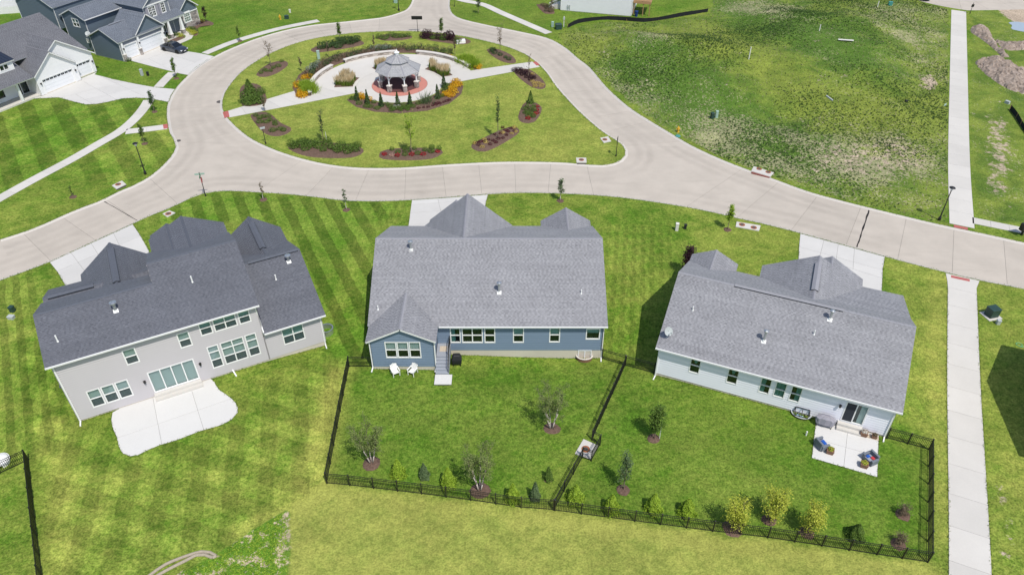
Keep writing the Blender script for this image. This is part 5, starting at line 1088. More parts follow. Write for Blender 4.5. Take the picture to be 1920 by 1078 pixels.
# ---- mulch beds
def bed_cdt(P, z):
    P = [tuple(p) for p in P]; a = np.array(P); rr = np.random.RandomState(len(P)); n = int((np.ptp(a[:, 0])*np.ptp(a[:, 1]))*2.2)
    q = np.c_[rr.uniform(a[:, 0].min(), a[:, 0].max(), n), rr.uniform(a[:, 1].min(), a[:, 1].max(), n)]; q = q[pdist(P, q[:, 0], q[:, 1]) > .25]
    pts, segs = loops_to_segs([P]); V, F, con = cdt(pts+[tuple(v) for v in q], segs); c = np.array([V[list(f)].mean(0) for f in F]); k = pdist(P, c[:, 0], c[:, 1]) > 0
    d = pdist(P, V[:, 0], V[:, 1]); zz = np.where(d > .1, z+.04+rr.uniform(0, .03, len(V)), .012)
    m = MB(); m.add([(v[0], v[1], h) for v, h in zip(V, zz)], [tuple(f) for f, kk in zip(F, k) if kk]); o = m.build('mulch_bed', 'mulch', smooth=True); tag(o, kind='structure'); return o
def bed(pts, label_xy=None, rim=True, xy=None, z=.05, smooth=True):
    P = xy if xy is not None else G2(pts)
    if not smooth: return bed_cdt(P, z)
    L_ = smooth_line(P, .6, True)
    c = np.mean(np.array(L_), 0); n = len(L_); m = MB(); V = [(c[0], c[1], z+.06)]; rr = random.Random(int(abs(c[0]*10)))
    for k, (f, dz) in enumerate(((.55, .05), (.9, .03), (1.0, -.03))):
        for p in L_: V.append((c[0]+(p[0]-c[0])*f, c[1]+(p[1]-c[1])*f, float(T(*p))+z*(.3 if f == 1 else 1)+dz+rr.uniform(-.012, .012)*(f < 1)))
    F = [(0, 1+i, 1+(i+1) % n) for i in range(n)]
    for k in range(2): F += [(1+k*n+i, 1+(k+1)*n+i, 1+(k+1)*n+(i+1) % n, 1+k*n+(i+1) % n) for i in range(n)]
    m.add(V, F); o = m.build('mulch_bed', 'mulch', smooth=True); tag(o, kind='structure'); return o
Z2 = lambda pts: zm(400, 0, 2.994, pts)
bed(Z2([(240, 425), (290, 435), (360, 412), (420, 367), (400, 342), (330, 352), (270, 385)])); bed(Z2([(545, 280), (580, 297), (700, 282), (830, 257), (847, 240), (800, 222), (700, 235), (600, 255)])); bed(Z2([(912, 213), (960, 230), (1060, 227), (1118, 213), (1100, 198), (1000, 193), (920, 203)]))
bed(Z2([(1163, 205), (1200, 226), (1300, 242), (1400, 252), (1447, 240), (1420, 218), (1300, 198), (1200, 193)])); bed(Z2([(1533, 280), (1560, 312), (1620, 347), (1680, 359), (1702, 345), (1670, 308), (1600, 278), (1550, 273)])); bed(Z2([(1685, 400), (1720, 442), (1790, 492), (1850, 503), (1868, 480), (1840, 438), (1780, 393), (1720, 385)]))
bed(Z2([(1735, 590), (1710, 660), (1740, 692), (1800, 687), (1837, 640), (1842, 600), (1800, 573), (1750, 576)])); bed(Z2([(1447, 815), (1460, 842), (1520, 854), (1600, 822), (1702, 760), (1720, 730), (1680, 710), (1600, 735), (1500, 783)])); bed(Z2([(928, 868), (950, 895), (1100, 902), (1230, 892), (1293, 858), (1280, 838), (1100, 830), (960, 843)]))
bed(Z2([(418, 818), (440, 850), (540, 882), (700, 890), (800, 882), (848, 852), (820, 825), (700, 805), (580, 790), (490, 785)])); bed(Z2([(208, 645), (240, 702), (300, 757), (370, 767), (425, 747), (438, 720), (380, 690), (320, 640), (270, 628)])); bed(Z2([(153, 490), (150, 560), (180, 603), (290, 587), (297, 540), (262, 480), (200, 468)]))
bed(None, xy=arc(GC, 6.75, -150, 2, 30)+[G0(861, 152), G0(869, 163), G0(865, 177), G0(842, 195), G0(802, 208), G0(752, 213), G0(702, 210), G0(668, 201), G0(650, 188)], smooth=False)
bed(None, xy=arc(PC, R_out+.6, 40, 190, 40)+[G0(587, 181), G0(556, 184), G0(548, 164), G0(560, 141), G0(588, 122), G0(627, 103), G0(684, 92.5), G0(735, 89.5), G0(785, 92), G0(835, 100), G0(880, 115), G0(904, 128), G0(893, 133)], smooth=False)
for b in beds_in: bed(None, xy=b, smooth=False, z=.03)
for px in ([(494, 375)], [(137, 370)], [(271, 270)], [(290, 210)], [(450, 78)], [(331, 148)], [(387, 44)], [(1050.6, 377)], [(650, 394)], [(1364, 431)], [(696.4, 869)], [(900, 920)], [(1034, 803)], [(1226, 822)], [(1168, 918)], [(1373, 991)], [(1442, 975)], [(1513, 999)], [(1692, 965)], [(1684, 1020)], [(747.5, 892)], [(796, 894)], [(841, 908)], [(1028, 898)], [(1003, 934)]):
    x, y, z = G(*px[0]); r = .55 if px[0][1] > 700 else .45
    if px[0][0] in (1034, 1373, 900, 696.4): r = .78
    if px[0] in ((747.5, 892), (796, 894), (841, 908), (1003, 934), (1028, 898)): r = .36
    rr = random.Random(int(px[0][0])); bed(None, xy=[(x+r*rr.uniform(.85, 1.12)*math.cos(a), y+r*rr.uniform(.85, 1.12)*math.sin(a)) for a in np.linspace(0, 2*math.pi, 11)[:-1]], z=z+.03)
bed(zm(180, 0, 7.7, [(1300, 395), (1360, 355), (1480, 310), (1600, 300), (1700, 335), (1680, 370), (1560, 385), (1460, 420), (1480, 490), (1440, 525), (1390, 520), (1370, 470)])); bed(zm(180, 0, 7.7, [(1020, 560), (1060, 535), (1180, 490), (1250, 510), (1285, 540), (1220, 580), (1130, 620), (1060, 650), (1025, 620)])); bed(zm(960, 0, 6.86, [(310, 60), (380, 55), (460, 95), (545, 150), (540, 185), (460, 185), (400, 165)]))
# ================================================================== plants
def leaf_pts(rng, n, shape, rx, ry, rz):
    u = rng.normal(size=(n, 3)); u /= np.linalg.norm(u, axis=1)[:, None]
    r = rng.uniform(.5, 1.0, n)**.4
    if shape == 'ball':
        p = u*r[:, None]; lump = 1+.22*np.sin(u[:, 0]*5+rng.uniform(0, 6))*np.cos(u[:, 1]*4+u[:, 2]*3); p *= lump[:, None]; p = p*[rx, ry, rz]+[0, 0, rz*.92]; p[:, 2] = np.abs(p[:, 2])
    elif shape == 'cone':
        h = rng.uniform(0, 1, n)**1.25; a = rng.uniform(0, 2*math.pi, n); rad = (1-h)**.85*np.sqrt(rng.uniform(.35, 1, n))*(1+.16*np.sin(a*5+h*9)); p = np.c_[rx*rad*np.cos(a), ry*rad*np.sin(a), .06+h*rz*2]
    elif shape == 'tall':
        p = u*r[:, None]; p = p*[rx, ry, rz]+[0, 0, 0]
    return p
def leaf_mesh(name, n, shape, rx, ry, rz, size, mat, seed, up=.0):
    rng = np.random.RandomState(seed); c = leaf_pts(rng, n, shape, rx, ry, rz)
    ctr = np.array([0, 0, rz*.55]) if shape == 'ball' else np.zeros(3)
    out = (c-ctr)/np.array([rx, ry, rz]) if shape == 'ball' else np.c_[c[:, 0], c[:, 1], np.full(n, .45*rx)]
    out /= np.linalg.norm(out, axis=1)[:, None]+1e-9
    nv = out+rng.normal(size=(n, 3))*.42+np.array([0, 0, .25]); nv /= np.linalg.norm(nv, axis=1)[:, None]
    a = np.cross(nv, rng.normal(size=(n, 3))); a /= np.linalg.norm(a, axis=1)[:, None]
    if up: a = a*(1-up)+np.array([0, 0, 1])*up; a /= np.linalg.norm(a, axis=1)[:, None]
    b = np.cross(nv, a); b /= np.linalg.norm(b, axis=1)[:, None]+1e-9
    s = (size*rng.uniform(.6, 1.3, n))[:, None]; V = np.stack([c-a*s, c+b*s*.55, c+a*s, c-b*s*.55], 1).reshape(-1, 3); F = np.arange(4*n).reshape(n, 4)
    return np_mesh(name, V, F, mat, np.clip(rng.normal(.5, .28, n), 0, 1))
MESH = {}
def var(key, fn, k):
    kk = (key, k)
    if kk not in MESH: MESH[kk] = fn(k)
    return MESH[kk]
def put(name, me, label, cat, px, group=None, s=1.0, sz=None, xy=None, rz=None):
    p = G(*px) if px else Vector((xy[0], xy[1], float(T(*xy)))); o = link(name, me, None, (p.x, p.y, p.z+.03), rnd.uniform(0, 6.28) if rz is None else rz)
    o.scale = (s, s, sz or s); return tag(o, label, cat, group)
def shrub(px, label, group, mat='leaf_green', r=.5, h=.8, kind='shrub', cat='shrub', name='shrub', n=380, size=.11):
    me = var(('sh', mat, n, size), lambda k: leaf_mesh('foliage', n, 'ball', 1, 1, .5, size/.5*.5, mat, sum(map(ord, mat))+k*37), rnd.randrange(4)); o = put(name, me, label, cat, px, group, r*1.15*rnd.uniform(.8, 1.25)); o.scale.z = h*1.1*rnd.uniform(.8, 1.25); return o
def flower(px, label, group, mat, r=.28, h=.35): return shrub(px, label, group, mat, r, h, cat='flower', name='flower_clump', n=160, size=.16)
def many(f, pts, *a, **k): return [f(p, *a, **k) for p in pts]
def tube_tree(stems, mat, name, parent):
    m = MB()
    for pts, r0, r1 in stems:
        n = len(pts)
        for i in range(n-1):
            ra = r0+(r1-r0)*i/(n-1); rb = r0+(r1-r0)*(i+1)/(n-1); m.tube(pts[i], pts[i+1], ra, rb, 6, caps=(i in (0, n-2)))
    return m.build(name, mat, parent, smooth=True)
def tree(px, label, h=3.0, cr=.6, leaf='leaf_green', dens=500, cat='tree', group=None, clear=.35, stems=1, bark='trunk_bark', seed=1, size=.10, spread=.35, sparse=False, stake=False, upright=.6, name='tree', xy=None, vase=None):
    vase = (upright >= .9) if vase is None else vase
    if vase: cr *= 1.35
    p = G(*px) if px else Vector((xy[0], xy[1], float(T(*xy)))); t = thing(name, label, cat, tuple(p), 0, group); r = random.Random(seed); st = []; tips = []
    for s in range(stems):
        a = 6.28*s/stems+r.random(); lean = spread*(.55 if stems > 1 else .08); top = Vector((math.cos(a)*lean*h*.5, math.sin(a)*lean*h*.5, h*(.92 if stems > 1 else .95)))
        b = Vector((math.cos(a)*.08*(stems > 1), math.sin(a)*.08*(stems > 1), -.05)); pts = [b+(top-b)*k/4+Vector((r.uniform(-.03, .03), r.uniform(-.03, .03), 0)) for k in range(5)]
        st.append((pts, .035*h/3*(1.0 if stems == 1 else .8)+.012, .008))
        nb = int(9/max(1, stems*.6))+5
        for k in range(nb):
            f = clear+(1-clear)*(k+.5)/nb; q = b+(top-b)*f; az = r.uniform(0, 6.28); L = cr*((.35+.9*f) if vase else (1.15-f*.65))*r.uniform(.7, 1.15); e = q+Vector((math.cos(az)*L*(1-upright*.5), math.sin(az)*L*(1-upright*.5), L*upright*1.2))
            mid_ = q+(e-q)*.5+Vector((0, 0, -.05*L)); st.append(([q, mid_, e], .012+.004*h/3, .004)); tips += [(q, e)]*1
            for kk in range(2):
                e2 = mid_+Vector((r.uniform(-1, 1), r.uniform(-1, 1), r.uniform(.2, 1)))*L*.5; st.append(([mid_, e2], .007, .003)); tips.append((mid_, e2))
    if bark == 'birch_bark' and stems > 1:
        low = []; high = []
        for i_, (pts, r0, r1) in enumerate(st):
            if len(pts) == 5: low.append((pts[:3], r0, (r0+r1)/2)); high.append((pts[2:], (r0+r1)/2*.7, r1))
            else: high.append((pts, r0*.8, r1))
        tube_tree(low, bark, 'trunk', t); tube_tree(high, 'twig_bark', 'branches', t)
    else: tube_tree(st, bark, 'trunk', t)
    if dens:
        rng = np.random.RandomState(seed+50); c = []
        for _ in range(dens):
            q, e = tips[rng.randint(len(tips))]; f = rng.uniform(.25, 1.1); c.append(np.array(q)+(np.array(e)-np.array(q))*f+rng.normal(size=3)*(.05 if sparse else .11)*max(cr, .5)/.6)
        c = np.array(c); n = len(c); nv = (c-np.array([0, 0, h*.55]))/max(cr, .4)*.6+rng.normal(size=(n, 3))*.5+np.array([0, 0, .4]); nv /= np.linalg.norm(nv, axis=1)[:, None]; a = np.cross(nv, rng.normal(size=(n, 3))); a /= np.linalg.norm(a, axis=1)[:, None]; b = np.cross(nv, a); s = (size*rng.uniform(.6, 1.25, n))[:, None]
        V = np.stack([c-a*s, c+b*s*.6, c+a*s, c-b*s*.6], 1).reshape(-1, 3); me = np_mesh('crown', V, np.arange(4*n).reshape(n, 4), leaf, np.clip(rng.normal(.5, .28, n), 0, 1)); link('crown', me, t)
    if stake:
        MB().box(.42, -.03, -.1, .46, .03, 1.5).build('stake', 'stake_white', t)
    return t
def conifer(px, label, h=1.7, r=.5, leaf='leaf_lime', group=None, n=1500, cat='tree', seed=1, size=.075, up=.35, name='conifer', xy=None):
    p = G(*px) if px else Vector((xy[0], xy[1], float(T(*xy)))); t = thing(name, label, cat, tuple(p), rnd.uniform(0, 6), group); MB().tube((0, 0, -.05), (0, 0, h*.8), .04, .015, 6).build('trunk', 'trunk_bark', t); link('crown', leaf_mesh('crown', n, 'cone', r, r, h/2, size, leaf, seed, up), t); return t
def reeds(name, label, xy, r, h, n, seed, group=None, green='grass_blade', tip='plume', cat='ornamental grass', tipfrac=.55, lean=.25):
    p = Vector((xy[0], xy[1], float(T(*xy))+.04)); t = thing(name, label, cat, tuple(p), 0, group); rng = np.random.RandomState(seed)
    for part, mat, k, ha, hb, w in (('blades', green, n, 0, .62, .035), ('plumes', tip, int(n*tipfrac), .45, 1.0, .03)):
        if k == 0: continue
        b = rng.normal(size=(k, 2))*r*.35; d = rng.normal(size=(k, 2))*lean*r; L = h*rng.uniform(.75, 1.08, k); a = rng.uniform(0, 6.28, k); wx = np.c_[np.cos(a), np.sin(a)]*w
        if part == 'blades' and tipfrac == 0: L = L*1.3
        p0 = np.c_[b+d*ha, L*ha]; p1 = np.c_[b+d*hb, L*hb]; pm = (p0+p1)/2; W3 = np.c_[wx, np.zeros(k)]
        V = np.stack([p0-W3*.6, p0+W3*.6, pm+W3, p1, pm-W3], 1).reshape(-1, 3); link(part, np_mesh(part, V, np.arange(5*k).reshape(k, 5), mat, np.clip(rng.normal(.5, .27, k), 0, 1)), t)
    return t
# ---- island planting (bed by bed)
Q = lambda pts: Z2(pts)
gA = 'shrubs in the bed by the gold mound near the western kerb'
many(shrub, Q([(270, 415), (300, 405), (325, 405), (340, 388), (365, 378), (385, 350), (290, 400)]), 'small green shrub in the kidney bed under the bare brown tree', 'small shrubs under the bare brown tree', r=.36, h=.45)
tree(Q([(325, 378)])[0], 'bare brown upright tree in the kidney shaped bed by the road bend', 3.7, .8, 'leaf_rust', 160, seed=3, sparse=True, upright=1.0)
many(shrub, Q([(610, 275), (640, 268), (665, 262), (690, 252), (700, 268), (730, 250), (750, 240), (770, 250), (790, 240), (810, 232), (720, 235)]), 'dense dark green shrub in the bed with the small leafy tree by the far road', 'dense dark shrubs by the far road', 'leaf_dark', .75, 1.0)
tree(Q([(712, 230)])[0], 'small leafy green tree rising from the dense dark green shrubs', 3.0, .6, 'leaf_green', 700, seed=4)
many(shrub, Q([(935, 215), (965, 220), (1000, 205), (1030, 212), (1060, 212), (1090, 208)]), 'low green shrub in the narrow far mulch bed without a tree', 'low shrubs in the narrow far bed', r=.6, h=.6)
many(shrub, Q([(1185, 215), (1200, 205), (1215, 215), (1265, 222), (1310, 225), (1325, 215), (1340, 230)]), 'dark purple shrub in the far bed beside the white box', 'dark purple shrubs in the far bed', 'leaf_purple', .7, 1.1)
many(shrub, Q([(1240, 220), (1290, 228), (1365, 235), (1375, 245)]), 'green shrub among the dark purple shrubs of the far bed', 'green shrubs among purple ones', r=.6, h=.75)
tree(Q([(1280, 212)])[0], 'small leafy green tree standing among dark purple shrubs', 3.3, .6, 'leaf_green', 750, seed=5)
many(shrub, Q([(1560, 295), (1580, 305), (1610, 315), (1640, 330), (1660, 340), (1570, 285)]), 'low dark green shrub in the mulch bed by the eastern kerb', 'low shrubs by the eastern kerb', 'leaf_dark', .4, .45)
tree(Q([(1610, 303)])[0], 'upright bronze leafed tree in the mulch bed by the eastern kerb', 4.0, .8, 'leaf_rust', 220, seed=6, upright=1.0, sparse=True)
many(shrub, Q([(1690, 402), (1710, 398), (1728, 400), (1712, 415), (1740, 412), (1758, 408), (1735, 425), (1765, 425), (1758, 440), (1785, 440), (1800, 445), (1780, 455)]), 'dark plum coloured shrub in the bed beside the eastern walk', 'dark plum shrubs beside the eastern walk', 'leaf_purple', .38, .5)
many(flower, Q([(1790, 462), (1800, 475), (1815, 470), (1830, 475), (1812, 488), (1838, 488), (1800, 490), (1848, 480), (1790, 420)]), 'pale yellow flower clump in the bed beside the eastern walk', 'yellow flowers beside the eastern walk', 'flower_yellow', .28, .32)
tree(Q([(1770, 440)])[0], 'thin bare young tree among dark plum coloured shrubs', 3.4, .4, 'leaf_rust', 60, seed=7, sparse=True, upright=1.1)
many(shrub, Q([(1760, 610), (1785, 620), (1755, 640), (1780, 645), (1800, 605), (1745, 620), (1800, 630), (1770, 660), (1765, 640), (1795, 660)]), 'rounded green shrub in the small round bed with red mums', 'green shrubs of the small round bed', r=.34, h=.5)
many(flower, Q([(1820, 605), (1818, 625), (1815, 640), (1767, 672), (1805, 648)]), 'red flower clump in the small round bed with a conifer', 'red flowers of the small round bed', 'flower_red', .32, .36)
conifer(Q([(1780, 582)])[0], 'dark green young conifer in the small round bed with red mums', 1.9, .6, 'leaf_green', seed=8, n=700, size=.1)
many(flower, Q([(1475, 805), (1500, 800), (1520, 800), (1545, 790), (1490, 820), (1555, 815), (1570, 795), (1585, 805), (1600, 785), (1625, 780), (1645, 765), (1655, 745), (1670, 725), (1690, 740), (1640, 735), (1625, 720), (1610, 755), (1580, 760)]), 'maroon flower clump in the oblong bed with the slender tall tree', 'maroon flowers of the oblong bed', 'flower_maroon', .27, .3)
many(flower, Q([(1465, 810), (1520, 790), (1530, 805), (1510, 828), (1625, 750), (1690, 722), (1700, 745), (1675, 755)]), 'yellow flower clump among maroon ones in the oblong bed', 'yellow flowers of the oblong bed', 'flower_yellow', .28, .3)
tree(Q([(1597, 780)])[0], 'tall slender sparse tree in the oblong bed of maroon flowers', 5.3, .5, 'leaf_dark', 330, seed=9, upright=1.2, clear=.42, sparse=True)
many(flower, Q([(960, 872), (1035, 880), (1115, 874), (1178, 872), (1258, 858)]), 'bright red flower clump in the long bed by the near kerb', 'red flowers of the long near bed', 'flower_red', .34, .36)
many(shrub, Q([(1003, 845), (1037, 860), (1075, 840), (1130, 842), (1148, 868), (1075, 875), (1190, 850), (1228, 838), (1225, 858), (1268, 842), (1085, 855)]), 'small rounded green shrub among red flowers by the near kerb', 'green shrubs of the long near bed', r=.36, h=.5)
flower(Q([(1004, 876)])[0], 'pale pink flower clump between two red ones by the near kerb', None, 'flower_pink', .3, .34)
tree(Q([(1113, 862)])[0], 'yellowing fine leafed tree in the long bed of red flowers', 4.6, .85, 'leaf_lime', 520, seed=10, upright=.9, sparse=True, clear=.4)
gB = 'leafy shrubs of the wide near bed'
many(shrub, Q([(440, 820), (455, 832), (470, 815), (490, 825), (500, 808), (515, 800), (520, 840), (540, 825), (560, 815), (590, 830), (590, 812), (620, 850), (645, 815), (660, 835), (690, 840), (700, 855), (720, 825), (735, 840), (755, 860), (770, 835), (790, 835), (810, 825), (800, 850), (640, 800)]), 'leafy bright green shrub in the wide bed with the staked tree', gB, r=.55, h=.72)
tree(Q([(620, 800)])[0], 'slender brown leafed staked tree among leafy bright green shrubs', 3.9, .55, 'leaf_dark', 330, seed=11, upright=1.1, stake=True, sparse=True)
many(shrub, Q([(240, 655), (262, 670), (285, 665), (262, 690), (300, 690), (320, 680), (345, 690), (350, 705), (335, 740), (375, 730), (395, 738), (310, 660)]), 'small green shrub in the bed beside the western walk and sign post', 'small shrubs beside the western walk', r=.38, h=.5)
tree(Q([(292, 628)])[0], 'thin dark young tree beside the western walk', 2.3, .3, 'leaf_rust', 120, seed=12, upright=1.0)
conifer(Q([(205, 515)])[0], 'large dark green conifer in the bed beside the western kerb', 1.9, .95, 'leaf_green', seed=13, n=800, size=.13)
many(shrub, Q([(185, 545), (210, 530), (235, 545), (200, 570), (250, 560), (225, 585), (195, 590), (262, 580), (270, 530), (180, 575)]), 'bushy green shrub below the large dark conifer', 'bushy shrubs below the large conifer', r=.75, h=.95)
# crescent bed behind the walls
for i in range(64):
    a = 58+i*2.02; rr = R_out+1.1+(i*7 % 5)*.42+(.5 if 60 < a < 150 else 0)
    if a > 170: continue
    xy = PC+np.array([math.cos(math.radians(a)), math.sin(math.radians(a))])*rr
    me = var(('sh', 'leaf_rust2', 200), lambda k: leaf_mesh('foliage', 200, 'ball', 1, 1, .5, .11, 'leaf_dark' if k % 2 else 'leaf_rust', 900+k), i % 4); o = put('shrub', me, 'bronze green shrub packed in the crescent bed behind the seat walls', 'shrub', None, 'packed shrubs behind the seat walls', .62, xy=tuple(xy)); o.scale.z = .85
many(shrub, Q([(560, 375), (590, 362), (575, 385), (900, 280), (930, 275), (960, 278), (985, 272), (545, 395)]), 'silvery grey leaved shrub behind the curved seat wall', 'silvery shrubs behind the seat walls', 'leaf_silver', .55, .6)
many(flower, Q([(520, 440), (535, 432), (550, 440), (505, 447)]), 'gold flower clump next to the bushes above the lime grass', 'gold flowers above the lime grass', 'flower_gold', .5, .55)
many(flower, Q([(465, 480), (478, 478), (470, 492), (488, 515), (500, 520), (490, 535), (510, 540), (520, 535), (500, 548), (480, 545)]), 'gold flower clump beside the lime ornamental grass at the western seat wall', 'gold flowers at the western seat wall', 'flower_gold', .5, .55)
for k, p in enumerate(Q([(520, 490), (540, 500), (530, 515), (548, 520)])): reeds('ornamental_grass', 'lime green fountain grass at the western seat wall', tuple(G(*p))[:2], 1.25, 1.25, 520, 40+k, 'lime grasses at the western wall', 'leaf_lime', cat='ornamental grass', tipfrac=0, lean=.5)
for k, p in enumerate(Q([(1400, 350), (1425, 345), (1445, 360), (1460, 375)])): reeds('ornamental_grass', 'lime green fountain grass at the eastern seat wall', tuple(G(*p))[:2], 1.35, 1.3, 520, 50+k, 'lime grasses at the eastern wall', 'leaf_lime', tipfrac=0, lean=.5)
many(flower, Q([(1480, 385), (1495, 378), (1490, 390)]), 'gold flower clump beside the lime grass at the eastern seat wall', 'gold flowers at the eastern seat wall', 'flower_gold', .4, .45)
flower(Q([(1328, 322)])[0], 'rust orange flower clump behind the eastern seat wall', None, 'flower_gold', .5, .5)
for px, h, s in (((495, 402), 2.3, 14), ((648, 322), 2.4, 15), ((905, 290), 2.8, 16), ((1356, 312), 2.6, 17)): tree(Q([px])[0], {14: 'thin brownish sapling above the gold flowers of the western wall', 15: 'thin brownish sapling beside the pale irrigation pedestal', 16: 'thin brownish sapling among silvery shrubs behind the plaza', 17: 'thin brownish sapling behind the rust orange flowers'}[s], h, .45, 'leaf_rust', 170, seed=s, sparse=True, clear=.4)
def reed_bed(c, n, label, seed):
    r = random.Random(seed); P = np.array(c)
    for k in range(n):
        for _ in range(60):
            xy = (r.uniform(P[:, 0].min(), P[:, 0].max()), r.uniform(P[:, 1].min(), P[:, 1].max()))
            if pdist(c, xy[0], xy[1]) > .3: break
        reeds('feather_grass', label, xy, .55, 1.55, 130, seed*50+k, label.split(' in ')[0]+' '+str(seed)+' bed'.replace(str(seed), 'plaza'))
reed_bed(beds_in[0], 16, 'tan plumed feather grass in the plaza bed by the western walk', 3); reed_bed(beds_in[1], 7, 'tan plumed feather grass in the plaza bed behind the gazebo', 5); reed_bed(beds_in[2], 14, 'tan plumed feather grass in the plaza bed by the eastern walk', 4)
g3 = zm(640, 150, 8.0, [(240, 320), (395, 370), (605, 410), (850, 400), (1035, 400), (1265, 355), (1445, 290), (1540, 120)])
for k, p in enumerate(g3):
    if k == 5: reeds('spiky_shrub', 'spiky pale green shrub among the columnar conifers before the gazebo', tuple(G(*p))[:2], 1.2, 2.0, 90, 71, None, 'leaf_spruce', cat='shrub', tipfrac=0, lean=.8)
    else: conifer(p, 'dark green columnar conifer in the front bed of the gazebo', 2.2, .44, 'leaf_dark', 'columnar conifers before the gazebo', 420, seed=60+k, size=.12, up=.55)
z3 = lambda pts: zm(640, 150, 8.0, pts)
many(flower, z3([(290, 290), (320, 275), (345, 290), (310, 260), (430, 320)]), 'gold flower clump between two columnar conifers', 'gold flowers between columnar conifers', 'flower_gold', .42, .6)
many(flower, z3([(1700, 50), (1740, 40), (1770, 70), (1700, 90), (1660, 110), (1730, 110), (1640, 150), (1700, 150), (1620, 190), (1660, 190), (1690, 210), (1580, 230), (1620, 250), (1650, 255), (1540, 245), (1760, 100)]), 'gold flower clump in the sweep at the eastern end of the front bed', 'gold flowers of the eastern sweep', 'flower_gold', .48, .6)
many(flower, z3([(1370, 400), (1425, 385), (1480, 370), (1530, 350), (1580, 330), (1620, 315), (1305, 420), (1235, 430), (1155, 435), (1455, 355), (1400, 370)]), 'crimson flower clump along the edge of the front bed', 'crimson flowers along the front bed', 'flower_maroon', .25, .3)
many(shrub, z3([(160, 300), (190, 290), (270, 370), (380, 410), (490, 355), (440, 420), (540, 440), (690, 390), (740, 420), (780, 450), (830, 450), (880, 440), (930, 440), (980, 440), (1010, 420), (1080, 420), (1000, 460), (930, 400), (1540, 180), (1580, 150), (1600, 110), (1560, 90), (1500, 260), (1150, 370), (1200, 350), (900, 470), (760, 470)]), 'low mixed green perennial in the front bed of the gazebo', 'perennials of the front bed', r=.42, h=.5)
many(flower, z3([(820, 415), (860, 420), (800, 430)]), 'white flower clump in the middle of the front bed', 'white flowers of the front bed', 'flower_white', .3, .35)
# ---- street and lot trees
tree((450, 78), 'small sparse tree in a mulch ring on the verge of the curved walk', 2.7, .5, 'leaf_green', 260, seed=20); tree((331, 147), 'small leafy tree between two white driveways', 3.2, .55, 'leaf_green', 560, seed=21); tree((290, 210), 'small dark leafed tree on the verge below the white driveway', 3.0, .65, 'leaf_dark', 520, seed=22); tree((271, 269), 'small tree in a mulch ring on the striped verge by the lamp post', 2.6, .6, 'leaf_green', 420, seed=23)
tree((387, 43), 'purple leafed young tree beside the stone wing of the slate blue house', 2.8, .65, 'leaf_purple', 420, seed=24); tree((137, 369), 'tiny bare sapling in a mulch ring on the verge left of the storm drain', 1.5, .3, 'leaf_green', 60, seed=25, sparse=True); tree((494, 375), 'bare whitish sapling at the kerb above the lilac house', 2.4, .5, 'leaf_rust', 90, seed=26, sparse=True, bark='birch_bark'); tree((650, 394), 'bare pale sapling at the kerb left of the driveway of the blue house', 2.7, .55, 'leaf_spruce', 130, seed=27, sparse=True, bark='birch_bark')
tree((1050.6, 377), 'slim leafy sapling at the kerb in front of the blue house', 2.9, .6, 'leaf_spruce', 380, seed=28, bark='birch_bark'); tree((1364, 431), 'yellow green sapling beside the double storm drain', 3.1, .62, 'leaf_lime', 650, seed=29); tree((1286, 512), 'dark purple leafed plum tree at the corner of the pale grey house', 3.2, 1.0, 'leaf_purple', 1500, seed=30, size=.09, clear=.15); tree((897, 26), 'small verge tree between the curved walk and the road by the white house', 3.0, .7, 'leaf_dark', 450, seed=31)
# ---- back gardens
for p, h, s, lab in (((696.4, 868.5), 4.3, 32, 'multi stemmed birch in the fenced lawn corner by the bright conifers'), ((899.7, 919), 4.5, 33, 'multi stemmed birch beside the black fence on a red mulch ring'), ((1034, 803), 4.6, 34, 'multi stemmed birch near the concrete drain in the fence')): tree(p, lab, h, 1.25, 'leaf_birch', 2600, seed=s, stems=5, bark='birch_bark', size=.058, spread=.8, clear=.28, sparse=True, upright=.7, vase=False)
for k, (p, lf, h, r) in enumerate((((747.5, 892), 'leaf_lime', 1.9, .64), ((841, 908.5), 'leaf_lime', 1.95, .68), ((961.4, 936.7), 'leaf_lime', 1.85, .62))): conifer(p, ['bright green cone shaped arborvitae beside the birch in the fenced corner', 'bright green arborvitae between the pale tipped spruce and the fence side birch', 'bright green arborvitae touching the rear fence by the silvery topped spruce'][k], h, r, lf, None, 2200, seed=80+k)
for k, (p, h, r) in enumerate((((796, 894), 1.5, .45), ((1003, 934), 1.8, .42), ((1028, 898), 1.35, .38))): conifer(p, ['pale tipped young spruce between two bright arborvitae', 'silvery topped young spruce by the fence corner', 'small dark green conifer near the dividing fence'][k], h, r, ['leaf_spruce', 'leaf_spruce', 'leaf_green'][k], None, 1700, seed=90+k)
for k, (p, h, r) in enumerate((((1078.7, 937), 1.7, .74), ((1145.6, 956), 1.75, .7), ((1224, 955), 1.8, .72), ((1286.6, 962), 1.65, .74))): conifer(p, ['bright green bushy arborvitae tucked in the corner of dividing and rear fence', 'bright green arborvitae at the fence below the airy grey green tree', 'bright green arborvitae in the middle of the rear fence row', 'bright green arborvitae next to the first yellow shrub tree'][k], h, r, 'leaf_lime', None, 2300, seed=100+k)
conifer((1602, 1006), 'dark green rounded conifer at the rear fence beyond the yellow shrubs', 1.4, .72, 'leaf_green', None, 2200, seed=110)
tree((1225.7, 822.6), 'dense dark green staked tree in the lawn of the pale grey house', 3.3, .85, 'leaf_green', 2300, seed=35, size=.07, clear=.2, stake=True, spread=.3); tree((1167.8, 917.6), 'airy grey green young tree by the dividing fence', 3.9, .75, 'leaf_spruce', 1100, seed=36, size=.065, clear=.2)
